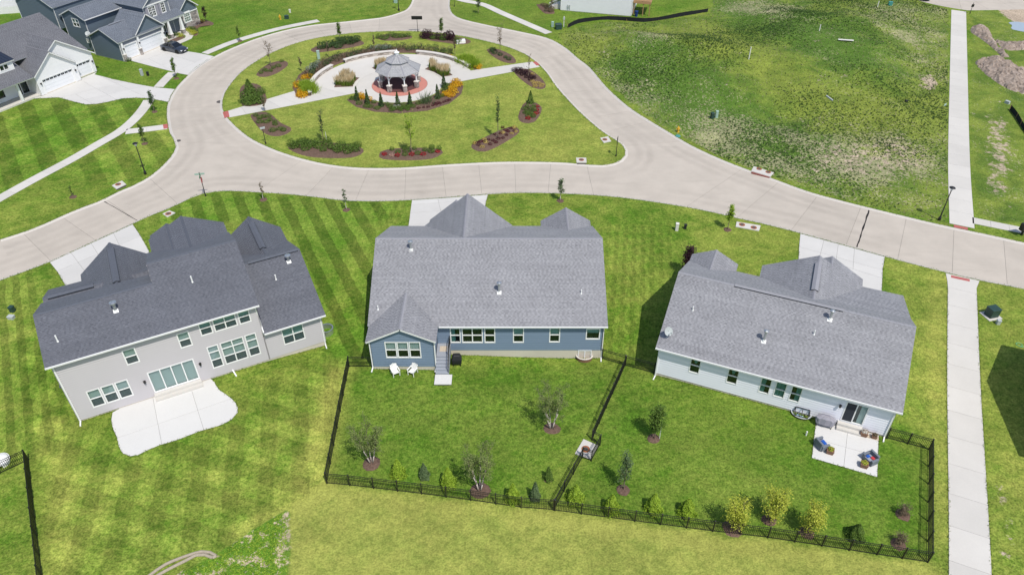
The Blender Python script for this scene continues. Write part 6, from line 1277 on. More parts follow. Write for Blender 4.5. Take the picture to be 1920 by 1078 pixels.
for k, (p, h) in enumerate((((1372.6, 991), 3.1), ((1442, 975), 3.3), ((1513, 999), 2.9))): tree(p, ['bright yellow shrub tree nearest the row of green arborvitae', 'bright yellow shrub tree set farther back from the fence than its two neighbours', 'bright yellow shrub tree nearest the dark rounded conifer'][k], h, 1.05, 'leaf_yellow', 2300, seed=40+k, stems=4, size=.065, clear=.12, spread=.45, name='yellow_tree')
for k, p in enumerate(((1692, 965), (1684, 1020))): tree(p, ['small withered reddish brown shrub farther from the fence corner, by the side fence', 'small withered reddish brown shrub right inside the fence corner'][k], 1.0, .6, 'leaf_rust', 420, seed=50+k, stems=5, size=.05, clear=.1, cat='shrub', name='withered_shrub', spread=.8)
# ---- planting of the slate blue house and the white house by the deck
z5 = lambda pts: zm(180, 0, 7.7, pts)
many(shrub, z5([(1060, 565), (1100, 545), (1145, 525)]), 'round dark green bush in the bed beside the white garage door', 'round bushes by the garage door', 'leaf_dark', .55, .7); many(shrub, z5([(1190, 515), (1215, 520), (1240, 535), (1205, 540)]), 'yellow green low bush in the bed by the curved entrance path', 'yellow bushes by the entrance path', 'leaf_yellow', .4, .4); shrub(z5([(1050, 640)])[0], 'yellow bush at the garage corner behind the parked car', None, 'leaf_yellow', .4, .45); shrub(z5([(475, 885)])[0], 'dark round bush at the corner of the slate garage', None, 'leaf_dark', .4, .5)
many(shrub, z5([(1330, 405), (1370, 390), (1400, 375), (1430, 370), (1470, 355), (1500, 345), (1410, 360)]), 'dark purple bush along the stone wing of the slate blue house', 'purple bushes along the stone wing', 'leaf_purple', .55, .65); many(shrub, z5([(1330, 455), (1370, 470), (1410, 480), (1440, 490), (1400, 505), (1500, 320), (1530, 325)]), 'yellow flowering low bush by the entrance of the slate blue house', 'yellow bushes by the entrance', 'leaf_yellow', .45, .45); many(shrub, z5([(1350, 430), (1400, 440), (1440, 460)]), 'low green bush by the entrance of the slate blue house', 'green bushes by the entrance', 'leaf_green', .45, .5)
many(shrub, zm(960, 0, 6.86, [(400, 80), (430, 100), (470, 120), (510, 140), (500, 160), (450, 150)]), 'dark bush in the mulch bed below the white porch steps', 'bushes below the white porch steps', 'leaf_rust', .5, .6); tree((1034, 22), 'thin reddish young tree before the white porch steps', 3.4, .5, 'leaf_rust', 300, seed=55)
many(shrub, [(48, 22), (52, 14), (56, 24), (60, 18), (64, 26), (72, 28), (100, 44), (108, 50), (95, 38), (60, 8)], 'leafy bush at the rear corner of the white house with dark roof', 'bushes behind the white house', 'leaf_green', .9, 1.3)
x, y, z = G(86, 20); m = MB()
fp = thing('fire_pit', 'round brown stone fire ring on the lawn behind the white house', 'fire pit', (x, y, 0))
for i in range(14):
    a = 2*math.pi*i/14; m = MB(); m.obox((1.0*math.cos(a), 1.0*math.sin(a), .2), Vector((-math.sin(a), math.cos(a), 0))*.2, Vector((math.cos(a), math.sin(a), 0))*.14, (0, 0, .2), rnd.random()); m.build('stone', 'ashlar', fp, tint=True)
# ================================================================== fences
def fence(label, px, h=1.22, gate=None, xy=None):
    P = [G(*p) for p in px] if xy is None else [Vector((a, b, float(T(a, b)))) for a, b in xy]; t = thing('picket_fence', label, 'fence', tuple(P[0])); o = P[0]; posts = []
    for a, b in zip(P[:-1], P[1:]):
        L = (b-a).length; n = max(1, round(L/1.86)); 
        for i in range(n):
            p, q = a+(b-a)*i/n, a+(b-a)*(i+1)/n; p.z = float(T(p.x, p.y)); q.z = float(T(q.x, q.y)); posts.append(p-o)
            m = MB(); d = (q-p); up = Vector((0, 0, 1))
            for zz in (h-.03, h-.22, .12): m.bar(p-o+up*zz, q-o+up*zz, .03, .034)
            k = max(3, int(d.length/.118))
            for j in range(1, k):
                c = p+d*j/k-o; m.box(c.x-.0115, c.y-.0115, c.z+.06, c.x+.0115, c.y+.0115, c.z+h-.02)
            m.build('picket_panel', 'black_metal', t)
    posts.append(P[-1]-o)
    for p in posts:
        m = MB(); m.box(p.x-.042, p.y-.042, p.z-.2, p.x+.042, p.y+.042, p.z+h+.05); m.add([(p.x-.045, p.y-.045, p.z+h+.05), (p.x+.045, p.y-.045, p.z+h+.05), (p.x+.045, p.y+.045, p.z+h+.05), (p.x-.045, p.y+.045, p.z+h+.05), (p.x, p.y, p.z+h+.09)], [(0, 1, 4), (1, 2, 4), (2, 3, 4), (3, 0, 4)]); m.build('post', 'black_metal', t)
    return t
fence('black picket fence beside the lilac house lawn, starting at the blue house', [(700, 688), (655, 687.3), (613, 905.6)])
fence('black picket fence across the rear of the blue house lawn', [(613.5, 906.4), (656, 910), (791, 926), (883, 938), (977, 951.6), (1037.5, 956)])
fence('black picket fence around the rear of the pale grey house lawn', [(1040.5, 957), (1190, 977), (1336, 996), (1439, 1008), (1540.6, 1023.4), (1644, 1039.6), (1739, 1054), (1741, 843), (1662, 821.5)])
fence('black picket fence dividing two lawns and stepping round the concrete drain', [(1039, 955), (1092, 858), (1108.5, 864), (1124.8, 834.5), (1110, 825), (1172, 686.2)])
fence('short black picket fence between the blue and the pale grey house', [(1129, 672.7), (1171, 685), (1226, 700)])
fence('black picket fence around the neighbouring lawn beside the white domed window well', [(-70, 921), (0, 888), (54, 863), (66, 970), (79, 1078), (95, 1230)])
x, y, z = G(4, 866); wd_ = well('window_well', 'white domed window well behind the black fence at the picture edge', x, y, z, 2.2, 'pvc', .7, .25, 'pvc'); m = MB(); m.lathe([(.72, .27), (.62, .36), (.42, .43), (.15, .47)], 16); m.v = [(a, b*.8, c) for a, b, c in m.v]; m.build('dome_cover', 'pvc', wd_, smooth=True)
# silt fences
def silt(label, px, h=.7):
    P = smooth_line([tuple(G(*p))[:2] for p in px], 1.2); t = thing('silt_fence', label, 'fence', (P[0][0], P[0][1], 0)); m = MB(); V = []; F = []
    for i, p in enumerate(P): z = float(T(*p)); w = .06*math.sin(i*1.7); V += [(p[0]-P[0][0]+w, p[1]-P[0][1]+w, z-.05), (p[0]-P[0][0], p[1]-P[0][1], z+h+.06*math.sin(i*.9))]
    for i in range(len(P)-1): F.append((2*i, 2*i+2, 2*i+3, 2*i+1))
    m.add(V, F); m.build('fabric', 'silt_fabric', t); 
    for i in range(0, len(P), 2): p = P[i]; z = float(T(*p)); MB().box(p[0]-P[0][0]-.025, p[1]-P[0][1]+.03, z-.1, p[0]-P[0][0]+.025, p[1]-P[0][1]+.08, z+h+.15).build('stake', 'wood', t)
silt('long black silt fence below the white house with the deck', [(1065, 53), (1083.6, 44.5), (1110, 40), (1140, 37.5), (1175, 40), (1207, 42), (1235, 39), (1260.6, 34.5), (1295, 28.5), (1327, 23)])
silt('short black silt fence at the edge of the dirt heaps', [(1893, 206), (1905, 222), (1918, 243), (1940, 272)])
# ================================================================== street furniture
def lamp_post(px, label, h=4.25):
    t = thing('street_lamp', label, 'lamp post', tuple(G(*px))); m = MB(); m.lathe([(.16, -.05), (.16, .35), (.11, .45), (.075, .6), (.062, 1.6), (.075, 1.62), (.075, 1.7), (.058, 1.74), (.05, h-.42), (.075, h-.4), (.06, h-.35)], 12); m.build('pole', 'black_metal', t, smooth=False)
    MB().lathe([(.06, h-.36), (.13, h-.30), (.15, h-.05), (.10, h-.03)], 12).build('lantern', 'lamp_clear', t); MB().lathe([(.16, h-.07), (.34, h-.05), (.30, h), (.12, h+.09), (.03, h+.13)], 14).build('cap', 'black_metal', t)
lamp_post((1760.6, 413), 'black street lamp beside the long straight walk'); lamp_post((273, 327), 'black street lamp on the striped verge near the road junction'); lamp_post((748, 21), 'black street lamp at the mouth of the far road', 4.0)
def sign_post(px, label, blades, h=2.6, mat='black_metal', rz=0):
    t = thing('street_sign', label, 'sign', tuple(G(*px)), rz); MB().lathe([(.09, -.05), (.09, .2), (.045, .3), (.04, h), (.06, h+.05), (.0, h+.12)], 8).build('post', mat, t)
    for nm, m, mm in blades: m.build(nm, mm, t)
    return t
def octagon(r, z, y): return MB().add([(r*math.cos(math.pi/8+math.pi/4*i), y, z+r*math.sin(math.pi/8+math.pi/4*i)) for i in range(8)]+[(r*math.cos(math.pi/8+math.pi/4*i), y+.02, z+r*math.sin(math.pi/8+math.pi/4*i)) for i in range(8)], [tuple(range(8)), tuple(range(15, 7, -1))]+[(i, i+8, (i+1) % 8+8, (i+1) % 8) for i in range(8)])
sign_post((386, 368), 'black street name post with red stop sign at the junction', [('stop_plate', octagon(.38, 2.15, -.06), 'sign_red'), ('name_blade', MB().box(-.55, -.015, 2.62, .55, .015, 2.84), 'sign_green'), ('name_blade', MB().box(-.015, -.55, 2.86, .015, .55, 3.08), 'pale_green_box')], 3.1, rz=1.78)
sign_post((498.5, 270), 'black post with a small pale sign plate at the island kerb', [('sign_plate', MB().box(-.32, -.05, 2.15, .32, -.03, 2.45), 'grey_box')], 2.4, rz=.5)
sign_post((1155, 293), 'thin black sign post with round edge-on plate on the island tip', [('sign_plate', MB().box(-.02, -.3, 2.1, .02, .3, 2.7), 'black_metal')], 2.6, rz=-.3)
sign_post((783.5, 60), 'black post carrying a wide black sign board at the far kerb', [('sign_board', MB().box(-.95, -.06, 2.15, .95, .0, 2.75), 'black_metal')], 2.2)
sign_post((852, 13), 'dark sign post at the corner of the far road', [('sign_plate', MB().box(-.3, -.05, 1.8, .3, -.03, 2.3), 'black_metal')], 2.4); sign_post((1818.5, 26), 'short black post with dark plate at the far end of the long walk', [('sign_plate', MB().box(-.25, -.05, 1.2, .25, -.03, 1.7), 'black_metal')], 1.9)
def inlet(px4, label, holes, front=None):
    P = [Vector((*G0(*p), 0)) for p in px4]; c = sum(P, Vector())/4; t = thing('storm_inlet', label, 'storm drain', tuple(c)); m = MB(); q = [p-c for p in P]; m.prism([(p.x, p.y) for p in q], -.1, .09); m.build('top_slab', 'walk_concrete', t)
    for hx in holes:
        g = Vector((*G0(*hx), 0))-c; lid = MB(); lid.lathe([(.34, .09), (.34, .105), (.28, .11)], 16, (g.x, g.y, 0)); l = lid.build('manhole_lid', 'rust_iron', t); MB().lathe([(.2, .112), (.2, .118)], 12, (g.x, g.y, 0)).build('lid_boss', 'iron', l)
    if front:
        a, b = Vector((*G0(*front[0]), 0))-c, Vector((*G0(*front[1]), 0))-c; MB().bar(a+Vector((0, 0, -.0)), b+Vector((0, 0, -.0)), .14, .2).build('throat', 'inlet_brick' if front[2] else 'iron', t)
inlet([(210, 349), (229, 340), (237, 347), (219, 356)], 'concrete storm inlet with rusty lid at the left kerb', [(222, 347)], ((219, 357), (237, 348.5), 0)); inlet([(1125, 260), (1140, 257), (1146, 266), (1132, 269)], 'small concrete storm inlet at the island tip', [(1134, 263)]); inlet([(1080, 297), (1099, 297), (1100, 306), (1081, 306)], 'square concrete storm inlet in the near kerb of the island', [(1090, 301)], ((1082, 308), (1099, 308), 0))
inlet([(1413, 313), (1451, 325), (1444, 333), (1408, 322)], 'double storm inlet with red throat at the edge of the vacant lot', [(1423, 318), (1440, 324)], ((1409, 324), (1443, 334), 1)); inlet([(1381, 417), (1426, 424), (1423, 434), (1379, 426)], 'double storm inlet with two rusty lids beside the yellow green sapling', [(1391, 422.5), (1413, 428)]); inlet([(305, 402), (318, 396), (329, 400), (314, 408)], 'storm inlet with orange lid at the kerb above the lilac roof', [(316, 402)])
inlet([(1094, 824), (1121, 836), (1107, 862), (1078, 851)], 'concrete drain with rusty orange lid in the dividing fence', [(1098, 843)])
for px, r, lab in (((412, 190), .5, 'dark manhole cover by the western kerb of the island'), ((334, 263), .34, 'small iron manhole cover on the road by the red pad')):
    x, y = G0(*px); tag(MB().lathe([(r, -.02), (r, .006), (r*.85, .012)], 18, (0, 0, 0)).build('manhole_cover', 'iron', None, (x, y, -.098)), lab, 'manhole')
def pedestal(px, label, mat, w=.3, d=.3, h=.9, cat='utility box', cap=True, pad=False):
    p = G(*px); t = thing('utility_box', label, cat, tuple(p), rnd.uniform(-.3, .3)); MB().box(-w/2, -d/2, -.05, w/2, d/2, h).build('cabinet', mat, t, bevel=.02)
    if cap: MB().box(-w/2-.02, -d/2-.02, h-.1, w/2+.02, d/2+.02, h+.04).build('lid', mat, t, bevel=.02)
    if pad: MB().box(-w/2-.25, -d/2-.25, -.08, w/2+.25, d/2+.25, .06).build('pad', 'walk_concrete', t)
    return t
pedestal((267, 142), 'pale grey utility pedestal on the lawn between the white driveways', 'grey_box', .35, .35, 1.0); pedestal((278, 142.5), 'small black utility marker beside the pale grey pedestal', 'black_cover', .3, .3, .6); pedestal((22, 597), 'pale grey low utility cover on the striped side lawn', 'grey_box', .55, .4, .3); pedestal((24.5, 584), 'dark green utility box behind the pale low cover', 'green_box', .4, .4, .6)
pedestal((1268.5, 432), 'white utility pedestal on the lawn between the blue and pale houses', 'stake_white', .33, .33, .9); pedestal((1284.5, 429), 'small black utility post beside the white pedestal', 'black_cover', .28, .28, .55); pedestal((1857.6, 592), 'dark green transformer cabinet on a concrete pad beside the long walk', 'green_box', .95, .85, .95, pad=True); pedestal((1870.5, 607), 'small grey pedestal beside the dark green transformer', 'grey_box', .32, .32, .45)
pedestal((1335, 222), 'dark teal utility pedestal on the vacant lot', 'green_box', .45, .45, .8); pedestal((1343, 221), 'pale blue utility pedestal on the vacant lot', 'pale_green_box', .35, .35, 1.0); pedestal((1036, 51), 'pale green utility pedestal near the end of the curved walk', 'pale_green_box', .4, .35, .9); pedestal((1047, 55), 'dark green transformer at the end of the silt fence', 'green_box', 1.05, .9, .9); pedestal((538, 36), 'dark green box beside the yellow hydrant on the far lawn', 'green_box', .7, .5, .6); pedestal((544, 24.5), 'small white marker on the far lawn', 'stake_white', .3, .2, .6); pedestal((598, 111), 'pale irrigation pedestal on the island lawn behind the crescent', 'pale_green_box', .45, .35, 1.35); pedestal((1668.5, 11), 'teal plastic box at the top edge of the vacant lot', 'teal_plastic', .7, .5, .7); pedestal((742, 6), 'pale green cabinet at the mouth of the far road', 'pale_green_box', .6, .5, 1.2)
p = G(1057, 51); t = thing('meter_post', 'white wooden meter post with brace by the transformer', 'meter post', tuple(p)); MB().box(-.06, -.06, -.1, .06, .06, 1.9).build('post', 'stake_white', t); MB().bar((.06, .0, 1.5), (.75, .1, 0), .07, .05).build('brace', 'wood', t); MB().box(-.16, -.16, 1.3, .16, -.05, 1.75).build('meter_box', 'grey_box', t)
tag(MB().obox((0, 0, .25), (.75, .15, .05), (-.1, .5, 0), (0, .02, .22)).build('white_box', 'resin_white', None, tuple(G(864, 81))), 'white tipped over box at the end of the purple shrub bed', 'box')
def hydrant(px, label):
    t = thing('fire_hydrant', label, 'hydrant', tuple(G(*px))); MB().lathe([(.2, -.05), (.2, .06), (.14, .08), (.13, .55), (.17, .57), (.17, .62), (.13, .66), (.09, .8), (.04, .84), (.04, .9)], 12).build('barrel', 'hydrant_yellow', t)
    for d in (-1, 1): MB().tube((.1*d, 0, .45), (.26*d, 0, .45), .07, .07, 8).build('nozzle', 'hydrant_yellow', t)
    MB().tube((0, -.1, .42), (0, -.28, .42), .09, .09, 8).build('nozzle', 'hydrant_yellow', t)
hydrant((1271, 248), 'yellow fire hydrant at the edge of the vacant lot'); hydrant((525.6, 37), 'yellow fire hydrant on the far lawn beside a green box')
tag(MB().lathe([(.35, -.05), (.35, .08), (.28, .12)], 12).build('valve_lid', 'teal_plastic', None, tuple(G(1271, 256))), 'teal round valve lid beside the yellow hydrant of the vacant lot', 'lid')
def stick(p, q, w, label, cat, name, mat='pvc', h=None):
    a, b = G(*p), G(*q); o = (a+b)/2; m = MB(); m.bar(a-o+Vector((0, 0, w/2)), b-o+Vector((0, 0, w/2)), w, h or w); tag(m.build(name, mat, None, tuple(o)), label, cat)
for px, h, lab in (((1404, 111), 2.0, 'tall white stake upright in the middle of the vacant lot'), ((1536, 59), 1.1, 'short white stake in the green swale of the vacant lot'), ((1645, 14), 1.1, 'short white stake near the top edge of the vacant lot')): tag(MB().box(-.06, -.06, -.1, .06, .06, h).build('stake', 'stake_white', None, tuple(G(*px))), lab, 'stake')
stick((1571, 77), (1600, 79), .45, 'long white board lying on the dark green rise of the vacant lot', 'board', 'board', 'stake_white', .06); stick((1549, 181), (1561, 190), .18, 'grey pipe lying in the grass of the vacant lot', 'pipe', 'pipe', 'grey_box')
tag(MB().box(-.2, -.15, 0, .2, .15, .25).build('crate', 'black_cover', None, tuple(G(1699, 191)), bevel=.03), 'dark box lying on the vacant lot near the long walk', 'box'); t = thing('yard_sign', 'small pale green sign on legs beside the long walk', 'sign', tuple(G(1770, 203)), .6); MB().box(-.3, -.01, .35, .3, .01, .7).build('sign_plate', 'pale_green_box', t); MB().box(-.2, -.01, -.05, -.18, .01, .4).build('leg', 'iron', t); MB().box(.18, -.01, -.05, .2, .01, .4).build('leg', 'iron', t)
mt = thing('cluster_mailbox', 'black cluster mailbox beside the narrow walk at the picture edge', 'mailbox', tuple(G(1915, 441)), .25); MB().box(-.1, -.1, 0, .1, .1, .7).build('pedestal', 'black_metal', mt)
MB().box(-.55, -.25, .7, .55, .25, 1.55).build('cabinet', 'black_metal', mt, bevel=.03)
for i in range(3):
    for j in range(4): MB().box(-.5+i*.34, -.27, .75+j*.19, -.2+i*.34, -.252, .91+j*.19).build('mail_door', 'black_cover', mt)
# ---- dirt heaps and excavation
def heap(px_pts, h, label, seed, mat='dirt_heap'):
    P = smooth_line([tuple(G(*p))[:2] for p in px_pts], .7, True); a = np.array(P); c = a.mean(0); rng = np.random.RandomState(seed); n = int(np.ptp(a[:, 0])*np.ptp(a[:, 1])*14); q = np.c_[rng.uniform(a[:, 0].min(), a[:, 0].max(), n), rng.uniform(a[:, 1].min(), a[:, 1].max(), n)]; q = q[pdist(P, q[:, 0], q[:, 1]) > .1]
    pts, segs = loops_to_segs([P]); V, F, con = cdt(pts+[tuple(v) for v in q], segs); cc = np.array([V[list(f)].mean(0) for f in F]); k = pdist(P, cc[:, 0], cc[:, 1]) > 0; d = np.maximum(pdist(P, V[:, 0], V[:, 1]), 0); dm = d.max()
    z = T(V[:, 0], V[:, 1])+h*.5*np.minimum(1, (d/dm)*1.25)**.8+np.where(d > .05, (rng.uniform(-.13, .15, len(V))+.18*np.sin(V[:, 0]*2.3)*np.sin(V[:, 1]*1.9))*min(1, h), -.05); m = MB(); m.v = [(v[0]-c[0], v[1]-c[1], zz) for v, zz in zip(V, z)]; m.f = [tuple(f) for f, kk in zip(F, k) if kk]; m.t = list(np.clip(rng.normal(.5, .3, len(m.f)), 0, 1)); tag(m.build('dirt_heap', mat, None, (c[0], c[1], 0), tint=True), label, 'dirt heap')
heap([(1819, 60), (1822, 51), (1836, 48), (1852, 52), (1858, 62), (1864, 75), (1872, 88), (1885, 98), (1893, 108), (1880, 108), (1868, 98), (1850, 82), (1833, 70)], 1.3, 'long grey brown heap of earth pointing to the long walk', 5); heap([(1828, 118), (1842, 110), (1862, 106), (1885, 112), (1905, 122), (1930, 140), (1950, 165), (1930, 178), (1895, 170), (1868, 155), (1845, 138)], 1.7, 'large rough grey heap of earth clods beside the long walk', 6); heap([(1866, 76), (1890, 80), (1925, 76), (1960, 78), (1960, 96), (1925, 94), (1900, 96), (1880, 92)], 1.0, 'low brown earth bank behind the long heap', 7)
x, y, z = G(1914, 136); tag(flat('puddle', [(x+3.2*math.cos(a)*(1+.2*math.sin(3*a)), y+2.2*math.sin(a)) for a in np.linspace(0, 2*math.pi, 24)[:-1]], z+.03, 'pale_dirt', .02), kind='structure'); x, y, z = G(1921, 52); tag(flat('puddle', [(x+2.4*math.cos(a)*(1+.25*math.sin(4*a)), y+3.0*math.sin(a)) for a in np.linspace(0, 2*math.pi, 24)[:-1]], z+.03, 'puddle', .02), kind='structure')
stick((1884, 193), (1892, 196), .4, 'pale drain pipe end by the short silt fence', 'pipe', 'pipe', 'grey_box')
pts = smooth_line([tuple(G(*p))[:2] for p in zm(0, 718, 2.994, [(800, 1110), (850, 1075), (930, 1020), (1040, 975), (1130, 948), (1180, 952), (1215, 972), (1195, 982), (1150, 965), (1100, 968), (1040, 1000), (950, 1045), (880, 1085)])], .4)
m = MB(); o0 = pts[0]
for a, b in zip(pts[:-1], pts[1:]): m.tube((a[0]-o0[0], a[1]-o0[1], .07), (b[0]-o0[0], b[1]-o0[1], .07), .11, .11, 8)
tag(m.build('straw_wattle', plain('wattle', (.36, .31, .24, 1), .95, var=.25, scale=5), None, (o0[0], o0[1], 0)), 'pale straw erosion roll curling on the rough grass', 'erosion roll')
# ================================================================== car
def sedan(px, rz, label, paint, name='parked_car'):
    t = thing(name, label, 'car', tuple(G(*px)), rz)
    # stations along the car: x, half width low, half width belt, z sill, z belt
    st = [(-2.42, .62, .60, .38, .72), (-2.36, .80, .76, .28, .88), (-1.9, .90, .84, .22, .97), (-1.2, .92, .87, .20, .97), (0, .93, .88, .19, .94), (.9, .93, .88, .20, .92), (1.35, .92, .86, .22, .88), (2.0, .89, .80, .24, .80), (2.36, .76, .66, .30, .68), (2.44, .56, .50, .38, .60)]
    V = []; F = []; k = 10
    for x, wl, wb, zs, zb in st: V += [(x, -wl*.92, zs), (x, -wl, zs+.15), (x, -wl, (zs+zb)/2+.03), (x, -wb, zb-.04), (x, -wb*.9, zb), (x, wb*.9, zb), (x, wb, zb-.04), (x, wl, (zs+zb)/2+.03), (x, wl, zs+.15), (x, wl*.92, zs)]
    for i in range(len(st)-1):
        for j in range(k): F.append((i*k+j, i*k+(j+1) % k, (i+1)*k+(j+1) % k, (i+1)*k+j))
    F += [tuple(range(k)), tuple(range(len(st)*k-1, (len(st)-1)*k-1, -1))]; b = MB().add(V, F).build('body', paint, t, smooth=True)
    cab = [(-1.78, .74, .95), (-1.0, .64, 1.38), (-.3, .63, 1.45), (.25, .63, 1.42), (1.12, .74, .90)]
    gl = MB(); V = []; F = []
    for x, w, z in cab: V += [(x, -w, z), (x, w, z), (x, -w-.10*(z > 1), .92), (x, w+.10*(z > 1), .92)]
    for i in range(4): o = i*4; F += [(o, o+1, o+5, o+4), (o, o+4, o+6, o+2), (o+1, o+3, o+7, o+5)]
    gl.add(V, F); gl.build('glasshouse', 'car_glass', t)
    r = MB(); rp = [(-1.12, .60, 1.345), (-.95, .63, 1.41), (-.3, .635, 1.468), (.25, .63, 1.44), (.42, .60, 1.36)]; V = []
    for x, w, z in rp: V += [(x, -w, z), (x, w, z)]
    r.add(V, [(i*2, i*2+1, i*2+3, i*2+2) for i in range(4)])
    for s in (-1, 1):
        for (xa, za), (xb, zb), wd in (((.42, 1.37), (1.15, .92), .05), ((-1.1, 1.35), (-1.8, .95), .07), ((-.28, 1.43), (-.32, .93), .05)): r.bar((xa, s*.64, za), (xb, s*.76, zb), wd, .04)
    r.build('roof', paint, t, smooth=False)
    for x in (-1.42, 1.45):
        for s in (-1, 1):
            w = MB().add([], []).lathe([(.24, -.1), (.31, -.1), (.335, -.06), (.335, .06), (.31, .1), (.24, .1)], 18); w.v = [(vx, vz, vy) for vx, vy, vz in w.v]; wh_ = w.build('wheel', 'rubber', t, (x, s*.83, .335)); q = MB().lathe([(.23, .0), (.23, .075), (.05, .09)], 14); q.v = [(vx, s*vz, vy) for vx, vy, vz in q.v]; q.build('rim', 'alloy', wh_)
            MB().tube((x, s*.70, .36), (x, s*.935, .36), .385, .385, 18).build('wheel_arch', 'rubber', t)
    for s in (-1, 1):
        MB().obox((2.30, s*.58, .63), (.1, 0, -.02), (0, .15, 0), (0, 0, .05)).build('headlight', 'lamp_clear', t); MB().obox((-2.36, s*.55, .78), (.05, 0, 0), (0, .18, 0), (0, 0, .05)).build('taillight', 'tail_red', t); MB().obox((.78, s*.98, .97), (.08, 0, 0), (0, .09, 0), (0, 0, .06)).build('mirror', paint, t)
    MB().box(2.40, -.4, .36, 2.455, .4, .52).build('grille', 'car_black', t); MB().box(2.44, -.22, .40, 2.46, .22, .50).build('plate', 'resin_white', t)
    return t
sedan((328, 96), math.radians(-26), 'dark blue grey sedan parked on the driveway of the slate blue house', 'car_paint'); sedan((1720, -1), math.radians(-14), 'black car on the road at the far end of the vacant lot', 'car_black')
# ================================================================== garden furniture
def chair(px, rz, label):
    t = thing('resin_chair', label, 'chair', tuple(G(*px)), rz); MB().add([(-.27, -.28, .40), (.27, -.28, .40), (.24, .24, .36), (-.24, .24, .36), (-.27, -.28, .36), (.27, -.28, .36), (.24, .24, .32), (-.24, .24, .32)], [(0, 1, 2, 3), (7, 6, 5, 4), (0, 4, 5, 1), (1, 5, 6, 2), (2, 6, 7, 3), (3, 7, 4, 0)]).build('seat', 'resin_white', t)
    for i in range(5): x = -.22+i*.11; MB().bar((x*.9, .22, .38), (x*1.15, .45, .98-.05*abs(i-2)), .10, .025, up=(0, 1, 0)).build('back_slat', 'resin_white', t)
    for s in (-1, 1):
        MB().bar((s*.31, -.32, .60), (s*.31, .34, .62), .09, .035).build('armrest', 'resin_white', t); MB().bar((s*.29, -.28, 0), (s*.30, -.29, .6), .06, .06).build('leg', 'resin_white', t); MB().bar((s*.27, .38, 0), (s*.29, .28, .6), .06, .06).build('leg', 'resin_white', t)
chair((742, 702), .5, 'white resin armchair on the grass, the one nearer the short side fence'); chair((774, 701), -.5, 'white resin armchair on the grass, the one nearer the grey back steps')
x, y, z = G(857, 683); t = thing('covered_grill', 'grill under a black cover beside the back steps of the blue house', 'grill', (x, y, z), .05); MB().add([(-.42, -.30, .28), (.42, -.30, .28), (.42, .3, .28), (-.42, .3, .28), (-.45, -.33, .75), (.45, -.33, .75), (.45, .33, .75), (-.45, .33, .75), (-.28, -.18, 1.18), (.28, -.18, 1.18), (.28, .2, 1.22), (-.28, .2, 1.22)], [(3, 2, 1, 0), (0, 1, 5, 4), (1, 2, 6, 5), (2, 3, 7, 6), (3, 0, 4, 7), (4, 5, 9, 8), (5, 6, 10, 9), (6, 7, 11, 10), (7, 4, 8, 11), (8, 9, 10, 11)]).build('cover', 'black_cover', t, bevel=.05)
for sx in (-.32, .32):
    for sy in (-.22, .22): MB().box(sx-.04, sy-.04, 0, sx+.04, sy+.04, .3).build('leg', 'black_metal', t)
h3r = math.radians(FR['h3'][2]); x, y = fw('h3', 14.0, -.62); t = thing('covered_grill', 'long grill under a wrinkled grey cover on the square patio', 'grill', (x, y, ZW), h3r); rng = random.Random(2); V = []; nu, nz_ = 14, 6
for j in range(nz_):
    for i in range(nu*2):
        a = 2*math.pi*i/(nu*2); cx, cy = math.cos(a), math.sin(a); px_ = math.copysign(abs(cx)**.5, cx)*.72; py_ = math.copysign(abs(cy)**.5, cy)*.32; f = 1 if j < nz_-1 else .55; zt = .35+.72*j/(nz_-1); V.append((px_*f*(1+.05*math.sin(7*a+j)), py_*f*(1+.07*math.sin(11*a)), zt+(.05 if abs(px_) < .4 else -.05)*(j > 2)+rng.uniform(-.02, .02)))
N_ = nu*2; MB().add(V, [(j*N_+i, j*N_+(i+1) % N_, (j+1)*N_+(i+1) % N_, (j+1)*N_+i) for j in range(nz_-1) for i in range(N_)]+[tuple(range((nz_-1)*N_, nz_*N_))]).build('cover', 'grey_cover', t)
for sx in (-.55, .55):
    for sy in (-.2, .2): MB().box(sx-.03, sy-.03, 0, sx+.03, sy+.03, .45).build('leg', 'black_metal', t)
def armchair(u, v, rz, label, things):
    x, y = fw('h3', u, v); t = thing('wicker_armchair', label, 'armchair', (x, y, ZW), rz); MB().box(-.36, -.38, .08, .36, .36, .34).build('base', 'wicker_grey', t, bevel=.02); MB().box(-.42, .22, .08, .42, .40, .82).build('backrest', 'wicker_grey', t, bevel=.03)
    for s in (-1, 1): MB().box(s*.42-.09, -.38, .08, s*.42+.09, .3, .60).build('armrest', 'wicker_grey', t, bevel=.02)
    for s in (-1, 1):
        for q in (-.33, .33): MB().box(s*.36-.03, q-.03, 0, s*.36+.03, q+.03, .1).build('leg', 'black_metal', t)
    MB().box(-.31, -.36, .34, .31, .22, .44).build('seat_cushion', 'cushion_grey', t, bevel=.03)
    for nm, lab, mat, bx in things: tag(MB().box(*bx).build(nm, mat, None, (x, y, ZW), rz, bevel=.04), lab, nm)
armchair(13.95, -3.0, h3r+2.3, 'grey wicker armchair with a blue cushion on the square patio', [('cushion', 'blue cushion on the grey wicker armchair', 'cloth_blue', (-.25, -.32, .445, .22, -.02, .52))]); armchair(17.55, -3.05, h3r-.75, 'grey wicker armchair with red and blue cloths on the square patio', [('towel', 'red cloth on the grey wicker armchair at the patio corner', 'cloth_red', (-.02, -.1, .445, .28, .18, .53)), ('cushion', 'deep blue cloth next to the red one on the armchair', 'cloth_blue', (-.3, -.3, .445, -.04, .02, .52))])
